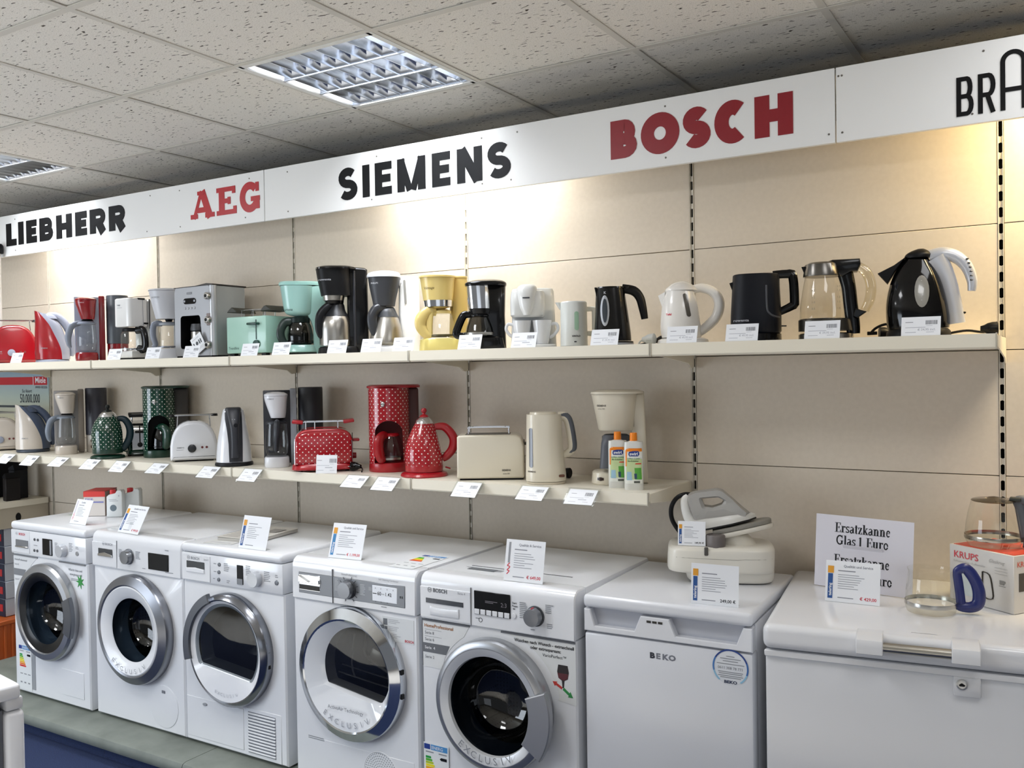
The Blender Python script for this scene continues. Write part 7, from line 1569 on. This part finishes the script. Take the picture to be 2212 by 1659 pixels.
# big paper notice
t = thing('paper_notice', 'large white paper notice about replacement jugs on chest freezer', 'sign', (-0.365, -0.262, 0.9388), -11)
R_ = Matrix.Rotation(math.radians(-6), 4, 'X')
part('sheet', B().box((0, 0, 0.112), (0.297, 0.0016, 0.222)).xf(R_), M('#dcdae2', 0.12, coat=1.0), t)
part('rear_prop', B().box((0, 0.05, 0.07), (0.12, 0.0012, 0.16), 0, 2, Matrix.Rotation(0.6, 3, 'X')), M('#dcdae2', 0.4), t)
SERIF = {}
def sglyph(ch, h):
    """bold book-face letter from thick stems, thin hairlines and slab feet; returns mesh and advance"""
    if ch in SERIF: return SERIF[ch]
    b = B(); X = h * 0.68; S = h * 0.165; q = h * 0.05; F = h * 0.045
    V = lambda x, a, c, w=S: stroke(b, [(x, a), (x, c)], w, -0.0004)
    L = lambda pts, w: stroke(b, pts, w, -0.0004)
    foot = lambda x, z, w=h * 0.3: stroke(b, [(x - w / 2, z), (x + w / 2, z)], F, -0.0004)
    if ch == 'E': V(h * .2, 0, h); L([(0, F / 2), (h * .62, F / 2)], F); L([(0, h - F / 2), (h * .6, h - F / 2)], F); L([(h * .2, h * .52), (h * .45, h * .52)], F); V(h * .62, 0, h * .26, q); V(h * .59, h * .76, h, q); V(h * .46, h * .4, h * .64, q); w = h * .66
    elif ch == 'r': V(h * .16, 0, X); foot(h * .17, F / 2, h * .36); L([(0, X - F / 2), (h * .2, X - F / 2)], F); L(arc(h * .36, X - h * .17, h * .14, h * .13, 170, 50, 6), q * 1.6); L(arc(h * .41, X - h * .12, h * .03, h * .03, 0, 340, 8), h * .06); w = h * .46
    elif ch == 's': L(arc(h * .21, X * .73, h * .13, X * .2, 40, 250, 10) + arc(h * .21, X * .27, h * .13, X * .2, 70, -140, 10), S * .62); V(h * .36, X * .72, X, q); V(h * .05, 0, X * .28, q); w = h * .42
    elif ch == 'a': V(h * .36, h * .08, X * .8); L(arc(h * .23, X * .76, h * .13, X * .2, 165, 0, 8), q * 1.5); L([(h * .36, X * .56)] + arc(h * .19, X * .26, h * .12, X * .22, 80, 300, 9) + [(h * .36, X * .2)], S * .66); L([(h * .36, h * .09), (h * .42, F), (h * .5, F * 1.6)], q); w = h * .5
    elif ch == 't': V(h * .16, h * .1, h * .88); L([(0, X - F / 2), (h * .33, X - F / 2)], F); L(arc(h * .23, h * .12, h * .1, h * .1, 180, 310, 6), q * 1.7); w = h * .36
    elif ch == 'z': L([(h * .02, X - F / 2), (h * .4, X - F / 2)], F * 1.3); L([(h * .02, F / 2), (h * .4, F / 2)], F * 1.3); L([(h * .33, X - F), (h * .09, F)], S * .9); V(h * .03, X * .7, X, q); V(h * .4, 0, X * .3, q); w = h * .44
    elif ch == 'k': V(h * .16, 0, h); foot(h * .17, F / 2); L([(0, h - F / 2), (h * .18, h - F / 2)], F); L([(h * .2, X * .4), (h * .43, X * .95)], q * 1.2); L([(h * .27, X * .56), (h * .48, F)], S * .85); foot(h * .47, F / 2); foot(h * .44, X - F / 2, h * .24); w = h * .58
    elif ch == 'n': V(h * .16, 0, X); V(h * .45, 0, X * .75); foot(h * .16, F / 2); foot(h * .46, F / 2); L([(0, X - F / 2), (h * .18, X - F / 2)], F); L(arc(h * .33, X * .74, h * .13, X * .22, 170, 0, 8), S * .55); w = h * .62
    elif ch == 'e': L(arc(h * .24, X / 2, h * .15, X / 2 - h * .04, 20, 320, 16), S * .68); L([(h * .1, X * .55), (h * .4, X * .55)], q); w = h * .48
    elif ch == 'G': L(arc(h * .4, h / 2, h * .31, h / 2 - h * .05, 48, 318, 20), S * .85); V(h * .62, h * .08, h * .42); foot(h * .62, h * .43, h * .32); V(h * .65, h * .7, h, q); w = h * .8
    elif ch == 'l': V(h * .15, 0, h); foot(h * .15, F / 2); L([(0, h - F / 2), (h * .18, h - F / 2)], F); w = h * .32
    elif ch in '12': 
        if ch == '1': V(h * .2, 0, h * .98); foot(h * .2, F / 2, h * .36); L([(h * .04, h * .84), (h * .2, h * .94)], q); w = h * .5
        else: L(arc(h * .23, h * .72, h * .16, h * .22, 160, -30, 8) + [(h * .06, h * .06)], S * .7); L([(h * .04, h * .05), (h * .44, h * .05)], h * .1); w = h * .5
    elif ch == 'u': V(h * .15, X * .22, X); V(h * .44, 0, X); L([(0, X - F / 2), (h * .2, X - F / 2)], F); L([(h * .3, X - F / 2), (h * .46, X - F / 2)], F); L(arc(h * .29, X * .25, h * .13, X * .2, 180, 355, 8), S * .55); foot(h * .5, F / 2, h * .18); w = h * .6
    elif ch == 'o': L(arc(h * .26, X / 2, h * .17, X / 2 - h * .04, 0, 345, 18), S * .72, ) ; w = h * .53
    else: w = h * .26
    if not b.bm.verts: b.bm.free(); me = None
    else: me = b.done('notice_letter', 0)
    SERIF[ch] = (me, w); return SERIF[ch]
for s_, x_, z_ in (('Ersatzkanne', -0.088, 0.172), ('Glas 1 Euro', -0.083, 0.134), ('Ersatzkanne', -0.088, 0.075), ('2 Euro', 0.0, 0.026)):
    for ch in s_:
        me, w_ = sglyph(ch, 0.029)
        if me:
            if not me.materials: me.materials.append(M('#1d1d20', 0.5))
            o = part('letter', me, None, t); o.matrix_local = R_ @ Matrix.Translation((x_, -0.0008, z_))
        x_ += w_ * 1.04

# carton and bottles on the first machine
t = thing('carton', 'red and white carton on the leftmost washing machine', 'carton', (-3.955, -0.37, ZT), 32, 'goods on the leftmost washing machine')
part('carton_body', B().box((0, 0.04, 0.06), (0.105, 0.14, 0.12), 0.002, 1), M('#d9d2cb', 0.5), t)
part('red_top', B().box((0, 0.04, 0.1215), (0.106, 0.141, 0.004)), M('#b02a26', 0.5), t)
part('red_band', B().box((0, -0.031, 0.108), (0.106, 0.002, 0.025)), M('#d13a34', 0.45), t)
part('side_face', B().box((0.0532, 0.04, 0.059), (0.0015, 0.14, 0.117)), M('#8c7a70', 0.5), t)
b = B(); T(b, 'KALK', -0.045, -0.033, 0.078, 0.016, bold=0.02); bars(b, -0.046, 0.046, 0.066, 0.006, -0.0315); part('carton_print', b, M('#7b7fc0', 0.5), t, smooth=0)
part('green_mark', B().box((-0.03, -0.032, 0.062), (0.04, 0.0015, 0.008)), M('#7bb84c', 0.5), t)
for i, (bx, by, lab) in enumerate(((-3.833, -0.35, 'front white flat bottle with red cap beside the carton'), (-3.81, -0.27, 'rear white flat bottle with red cap beside the carton'))):
    t = thing('descaler_bottle', lab, 'bottle', (bx, by, ZT), 35, 'goods on the leftmost washing machine')
    o = [(-0.036, 0), (0.036, 0), (0.038, 0.006), (0.038, 0.122), (0.032, 0.13), (0.014, 0.13), (0.004, 0.116), (-0.026, 0.11), (-0.037, 0.1), (-0.038, 0.006)]
    part('bottle_body', B().prism(o, -0.026, 0.026, 'xz', 0.005, 2), M('#dfe3e3', 0.35), t)
    part('cap', B().lathe([(0.014, 0.108), (0.0145, 0.112), (0.014, 0.132), (0.001, 0.134)], (-0.014, 0, 0), 20), M('#cf2f33', 0.4), t)
    if i == 0:
        part('round_print', B().lathe([(0.016, 0), (0.0005, 0.0004)], (-0.004, -0.0262, 0.045), 22, axis='y'), M('#6d7b84', 0.5), t)
        b = B(); bars(b, -0.026, 0.012, 0.085, 0.003, -0.0264); bars(b, -0.022, 0.02, 0.078, 0.003, -0.0264); bars(b, 0.02, 0.026, 0.1, 0.008, -0.0264); part('bottle_print', b, INKL, t, smooth=0)
# papers on the third machine
t = thing('newspaper', 'folded newspaper lying on the dryer with slatted vent', 'newspaper', (-2.77, -0.42, ZT), 8)
part('pages', B().box((0, 0, 0.008), (0.2, 0.28, 0.015), 0.004, 2), M('#b9b5ae', 0.7), t)
part('front_page', B().box((0.0, 0.0, 0.0165), (0.202, 0.284, 0.0015), 0.0005, 1, Matrix.Rotation(0.012, 3, 'Y')), M('#c6c2bb', 0.7), t)
b = B()
for i in range(9): b.quad(((-0.09, -0.12 + 0.024 * i, 0.0186), (-0.01, -0.12 + 0.024 * i, 0.0186), (-0.01, -0.112 + 0.024 * i, 0.0186), (-0.09, -0.112 + 0.024 * i, 0.0186)))
part('column_print', b, M('#a6a29b', 0.7), t, smooth=0, stuff=True)
part('photo_print', B().box((0.05, 0.05, 0.0185), (0.06, 0.07, 0.0006)), M('#8f8b86', 0.6), t)
t = thing('brochure', 'thin white brochure lying in front of the newspaper on dryer', 'brochure', (-2.80, -0.585, ZT), 10)
part('cover', B().box((0, 0, 0.0012), (0.14, 0.075, 0.0022)), M('#d3d3d1', 0.5), t)
b = B(); b.quad(((-0.05, -0.02, 0.0027), (0.05, -0.02, 0.0027), (0.05, -0.012, 0.0027), (-0.05, -0.012, 0.0027))); part('cover_print', b, INKL, t, smooth=0)

# steam iron station
IW = M('#dcd8cd', 0.32, coat=0.2); IG = M('#8e9096', 0.45); IL = M('#c3c2c1', 0.4)
t = thing('steam_iron_station', 'cream steam iron base station on the white freezer', 'iron station', (-0.80, -0.245, ZM + 0.8232), 20)
part('station_foot', B().loft(fine([(0.004, 0.02, 0.0, 0.13, 0.085, 4.5), (0.012, 0.02, 0, 0.138, 0.09, 4.5), (0.04, 0.018, 0, 0.142, 0.095, 4.5)], 2), 44), IW, t)
part('station_body', B().loft(fine([(0.036, -0.006, 0, 0.164, 0.1, 4.5), (0.046, -0.01, 0, 0.17, 0.106, 4.5), (0.1, -0.008, 0, 0.17, 0.106, 4.5), (0.112, -0.008, 0, 0.167, 0.103, 4.5), (0.119, -0.007, 0, 0.158, 0.095, 4.5)], 3), 48), IW, t)
part('station_feet', B().box((0.0, 0, 0.002), (0.2, 0.13, 0.004)), BLACKM, t)
S_ = [(0.046, -0.01, 0, 0.17, 0.106, 4.5), (0.1, -0.008, 0, 0.17, 0.106, 4.5)]
b = B(); sf = surf(S_); b.tube([(x, sf(x, 0.086) - 0.0003, 0.086 - 0.02 * max(0, (x + 0.12)) * (1 if x < 0.05 else 0.3)) for x in [-0.15 + 0.3 * i / 14 for i in range(15)]], 0.0008, 4, smooth=0); part('body_seam', b, M('#9b978c', 0.6), t)
part('cable_slot', B().box((-0.055, -0.103, 0.108), (0.012, 0.012, 0.026), 0.002, 1), M('#4e4b46', 0.6), t)
part('rest_stem', B().loft([(0.116, 0.05, 0.0, 0.06, 0.05, 2.2), (0.15, 0.03, 0.0, 0.05, 0.045, 2.2)], 28), IW, t)
rot = Matrix.Translation((0.04, 0, 0.166)) @ Matrix.Rotation(-0.2, 4, 'Y')
tray = [(-0.075, -0.06), (-0.03, -0.062), (0.04, -0.05), (0.1, -0.034), (0.118, -0.02), (0.122, 0), (0.118, 0.02), (0.1, 0.034), (0.04, 0.05), (-0.03, 0.062), (-0.075, 0.06)]
part('iron_rest', B().prism(tray, -0.016, 0.0, 'xy', 0.005, 2).xf(rot), IW, t)
part('rest_mat', B().prism([(x * 0.97, y * 0.97) for x, y in tray], 0.0005, 0.014, 'xy', 0.004, 2).xf(rot), M('#8a877f', 0.5), t, 'grey rubber rest')
part('hinge_drum', B().lathe([(0.03, 0.112), (0.031, 0.115), (0.031, 0.152), (0.028, 0.156), (0.001, 0.157)], (-0.025, -0.066, 0), 28), M('#6a6462', 0.45), t)
t2 = thing('steam_iron', 'grey and white steam iron resting on the cream station', 'iron', loc_of('U1', 0, 0), 20)
t2.location = t.location
sole = [(-0.115, -0.052), (-0.06, -0.056), (0.02, -0.048), (0.075, -0.026), (0.1, 0.0), (0.075, 0.026), (0.02, 0.048), (-0.06, 0.056), (-0.115, 0.052)]
ri = Matrix.Translation((0.01, 0.0, 0.1795)) @ Matrix.Rotation(-0.2, 4, 'Y')
part('soleplate', B().prism(sole, 0.0, 0.006, 'xy', 0.0015, 1).xf(ri), M('#3b3a39', 0.3, 0.7), t2)
def sole_ring(zf, sc, sx=0.0): return [(x * sc + sx, y * sc, zf) for x, y in sole]
part('iron_skirt', B().skin([[(x, y, 0.006) for x, y in sole], [(x * 0.99, y * 0.98, 0.016) for x, y in sole], [(x * 0.93 - 0.004, y * 0.84, 0.034 - 0.12 * max(0, x)) for x, y in sole]]).xf(ri), M('#d9d8d3', 0.3, coat=0.2), t2)
hd = [(-0.098, 0.02), (0.098, 0.008), (0.07, 0.04), (0.042, 0.078), (0.014, 0.114), (-0.002, 0.122), (-0.08, 0.126), (-0.1, 0.121), (-0.108, 0.1), (-0.104, 0.06)]
hole = [(-0.06, 0.1), (-0.006, 0.094), (0.012, 0.08), (0.002, 0.068), (-0.03, 0.064), (-0.054, 0.072)]
c0 = (-0.03, 0.078); hA, hB = angsort(c0, hole, 56), angsort(c0, hd, 56)
bb = B(); th = 0.032
bb.skin([[(x, -th * 0.75, z) for x, z in hA], [(x, -th, z) for x, z in [(c0[0] + (p[0] - c0[0]) * 0.8 + (q[0] - c0[0]) * 0.2, c0[1] + (p[1] - c0[1]) * 0.8 + (q[1] - c0[1]) * 0.2) for p, q in zip(hA, hB)]],
         [(x, -th * 0.9, z) for x, z in [(c0[0] + (p[0] - c0[0]) * 0.15 + (q[0] - c0[0]) * 0.85, c0[1] + (p[1] - c0[1]) * 0.15 + (q[1] - c0[1]) * 0.85) for p, q in zip(hA, hB)]],
         [(x, 0.0, z) for x, z in hB],
         [(x, th * 0.9, z) for x, z in [(c0[0] + (p[0] - c0[0]) * 0.15 + (q[0] - c0[0]) * 0.85, c0[1] + (p[1] - c0[1]) * 0.15 + (q[1] - c0[1]) * 0.85) for p, q in zip(hA, hB)]],
         [(x, th, z) for x, z in [(c0[0] + (p[0] - c0[0]) * 0.8 + (q[0] - c0[0]) * 0.2, c0[1] + (p[1] - c0[1]) * 0.8 + (q[1] - c0[1]) * 0.2) for p, q in zip(hA, hB)]],
         [(x, th * 0.75, z) for x, z in hA], [(x, -th * 0.75, z) for x, z in hA]], False, False)
part('iron_handle', bb.xf(ri), M('#a4a29e', 0.4, coat=0.1), t2)
part('rear_trim', B().tube([(-0.107, 0, 0.03), (-0.115, 0, 0.06), (-0.112, 0, 0.1), (-0.1, 0, 0.116)], [0.018, 0.014, 0.013, 0.01], 12, 1.2, (0, 1, 0), 5).xf(ri), M('#e2e1dc', 0.3), t2)
part('temperature_dial', B().lathe([(0.021, 0.048), (0.022, 0.052), (0.022, 0.06), (0.019, 0.063), (0.001, 0.063)], (-0.022, 0, 0), 24).xf(ri), M('#c3c0ba', 0.2, 0.8), t2)
part('steam_cord', B().tube([(-0.135, 0.02, 0.14), (-0.163, 0.02, 0.185), (-0.166, 0.015, 0.228), (-0.148, 0.006, 0.262), (-0.118, 0.0, 0.276), (-0.085, 0.0, 0.27)], 0.0075, 10), BLACKM, t2)

# spare glass jugs and the carton
def spare_jug(name, label, loc, rot, prof, hpts, hr, hcol, bandz, band, lid=None):
    t = thing('glass_jug', label, 'jug', loc, rot, 'spare coffee jugs')
    part('jug_glass', B().lathe(prof, (0, 0, 0), 44, True, False), glass('#fbfbf8', 0.9, 'jug_glass'), t)
    rr = max(r for r, z in prof) + 0.0012
    part('steel_band', B().lathe([(rr, bandz), (rr + 0.0008, bandz + 0.004), (rr, bandz + 0.012)], (0, 0, 0), 44, False, False), band, t)
    part('handle', B().tube(hpts, hr, 12, 1.5, (0, 1, 0), 8), hcol, t)
    if lid: lid(t)
    return t
BLUE = M('#1a2568', 0.32, coat=0.3)
spare_jug('glass_jug', 'clear glass jug with blue handle standing on chest freezer', (-0.155, -0.412, 0.9388), 14, [(0.05, 0.0), (0.062, 0.004), (0.066, 0.02), (0.0655, 0.036), (0.063, 0.066), (0.059, 0.096), (0.057, 0.112), (0.06, 0.122)],
    [(0.064, 0, 0.026), (0.075, 0, 0.02), (0.1, 0, 0.02), (0.117, 0, 0.03), (0.121, 0, 0.055), (0.115, 0, 0.085), (0.101, 0, 0.112), (0.086, 0, 0.126), (0.07, 0, 0.12), (0.067, 0, 0.11), (0.07, 0, 0.085), (0.074, 0, 0.05), (0.076, 0, 0.028)],
    [0.006, 0.0085, 0.01, 0.011, 0.011, 0.0105, 0.0105, 0.0095, 0.008, 0.0075, 0.008, 0.008, 0.008], BLUE, 0.022, M('#c4c3be', 0.22, 1.0))
t = thing('carton', 'white and red jug carton on the chest freezer at right', 'carton', (-0.127, -0.218, 0.9388), -35)
BW, BD, BH = 0.208, 0.175, 0.16
# local x runs along the printed front, y into depth
part('carton_body', B().box((BW / 2, BD / 2, BH / 2), (BW, BD, BH), 0.0015, 1), M('#d9d6d2', 0.4), t)
part('red_top', B().box((BW / 2 + 0.003, BD / 2 + 0.003, BH + 0.0006), (BW - 0.012, BD - 0.008, 0.0012)), M('#cf4632', 0.4), t)
b = B(); T(b, 'KRUPS', 0.015, -0.0012, 0.125, 0.027, bold=0.012, sx=1.05); part('maker_name', b, M('#d24a55', 0.5), t, smooth=0)
b = B(); T(b, 'Glaskrug', 0.13, -0.0012, 0.13, 0.014, shear=0.25); T(b, 'Kaffeemaschine - Coffeemaker', 0.015, -0.0012, 0.112, 0.0085)
for i in range(3): bars(b, 0.15, 0.19, 0.118 - 0.008 * i, 0.0012, -0.0012)
part('front_print', b, M('#b3b1ae', 0.5), t, smooth=0)
part('printed_jug', B().prism([(0.015, 0.02), (0.105, 0.02), (0.11, 0.04), (0.1, 0.075), (0.09, 0.1), (0.035, 0.1), (0.022, 0.07)], -0.0012, -0.0002, 'xz'), M('#c9d2d3', 0.4), t)
part('printed_handle', B().tube([(0.112, -0.001, 0.1), (0.134, -0.001, 0.094), (0.143, -0.001, 0.06), (0.144, -0.001, 0.03), (0.12, -0.001, 0.028), (0.112, -0.001, 0.05), (0.112, -0.001, 0.1)], 0.0042, 6, 0.3, (0, 1, 0), 3), M('#3a352c', 0.5), t)
b = B(); b.box((0.172, -0.0008, 0.08), (0.014, 0.001, 0.012)).box((0.181, -0.0008, 0.082), (0.004, 0.001, 0.006)).box((0.173, -0.0008, 0.07), (0.02, 0.001, 0.0015)); part('cup_symbol', b, M('#8f8d89', 0.5), t)
b = B(); b.mesh(text_mesh('KRUPS', 0.021, 'LEFT', 0.012), Matrix.Translation((BW + 0.0012, 0.012, 0.128)) @ Matrix.Rotation(PI / 2, 4, 'Z') @ FRONT); part('side_name', b, M('#d8604f', 0.5), t, smooth=0)
part('side_picture', B().box((BW + 0.0006, 0.05, 0.085), (0.0012, 0.06, 0.05)), M('#4b463f', 0.5), t)
jl = (-0.012, -0.215, 0.9388 + BH + 0.0014)
GH = M('#5b5e64', 0.4)
def jug_lid(t):
    part('jug_lid', B().lathe([(0.057, 0.13), (0.059, 0.132), (0.055, 0.135), (0.02, 0.137), (0.014, 0.142), (0.001, 0.144)], (0, 0, 0), 40), glass('#b9b3a6', 1.0, 'smoky_lid'), t)
    part('lid_hinge', B().box((0.055, 0, 0.138), (0.03, 0.03, 0.012), 0.004, 2), M('#33352f', 0.4), t)
spare_jug('glass_jug', 'clear glass jug with grey handle standing on the red-topped carton', jl, 0, [(0.052, 0.0), (0.068, 0.004), (0.074, 0.02), (0.075, 0.036), (0.072, 0.066), (0.066, 0.1), (0.058, 0.13)],
    [(0.073, 0, 0.012), (0.087, 0, 0.012), (0.104, 0, 0.03), (0.113, 0, 0.075), (0.105, 0, 0.115), (0.085, 0, 0.134), (0.062, 0, 0.134), (0.066, 0, 0.115), (0.073, 0, 0.07), (0.079, 0, 0.02)], [0.006, 0.0075, 0.0085, 0.0095, 0.01, 0.01, 0.009, 0.0085, 0.0085, 0.0075], GH, 0.022, M('#b4aea2', 0.22, 1.0), jug_lid)
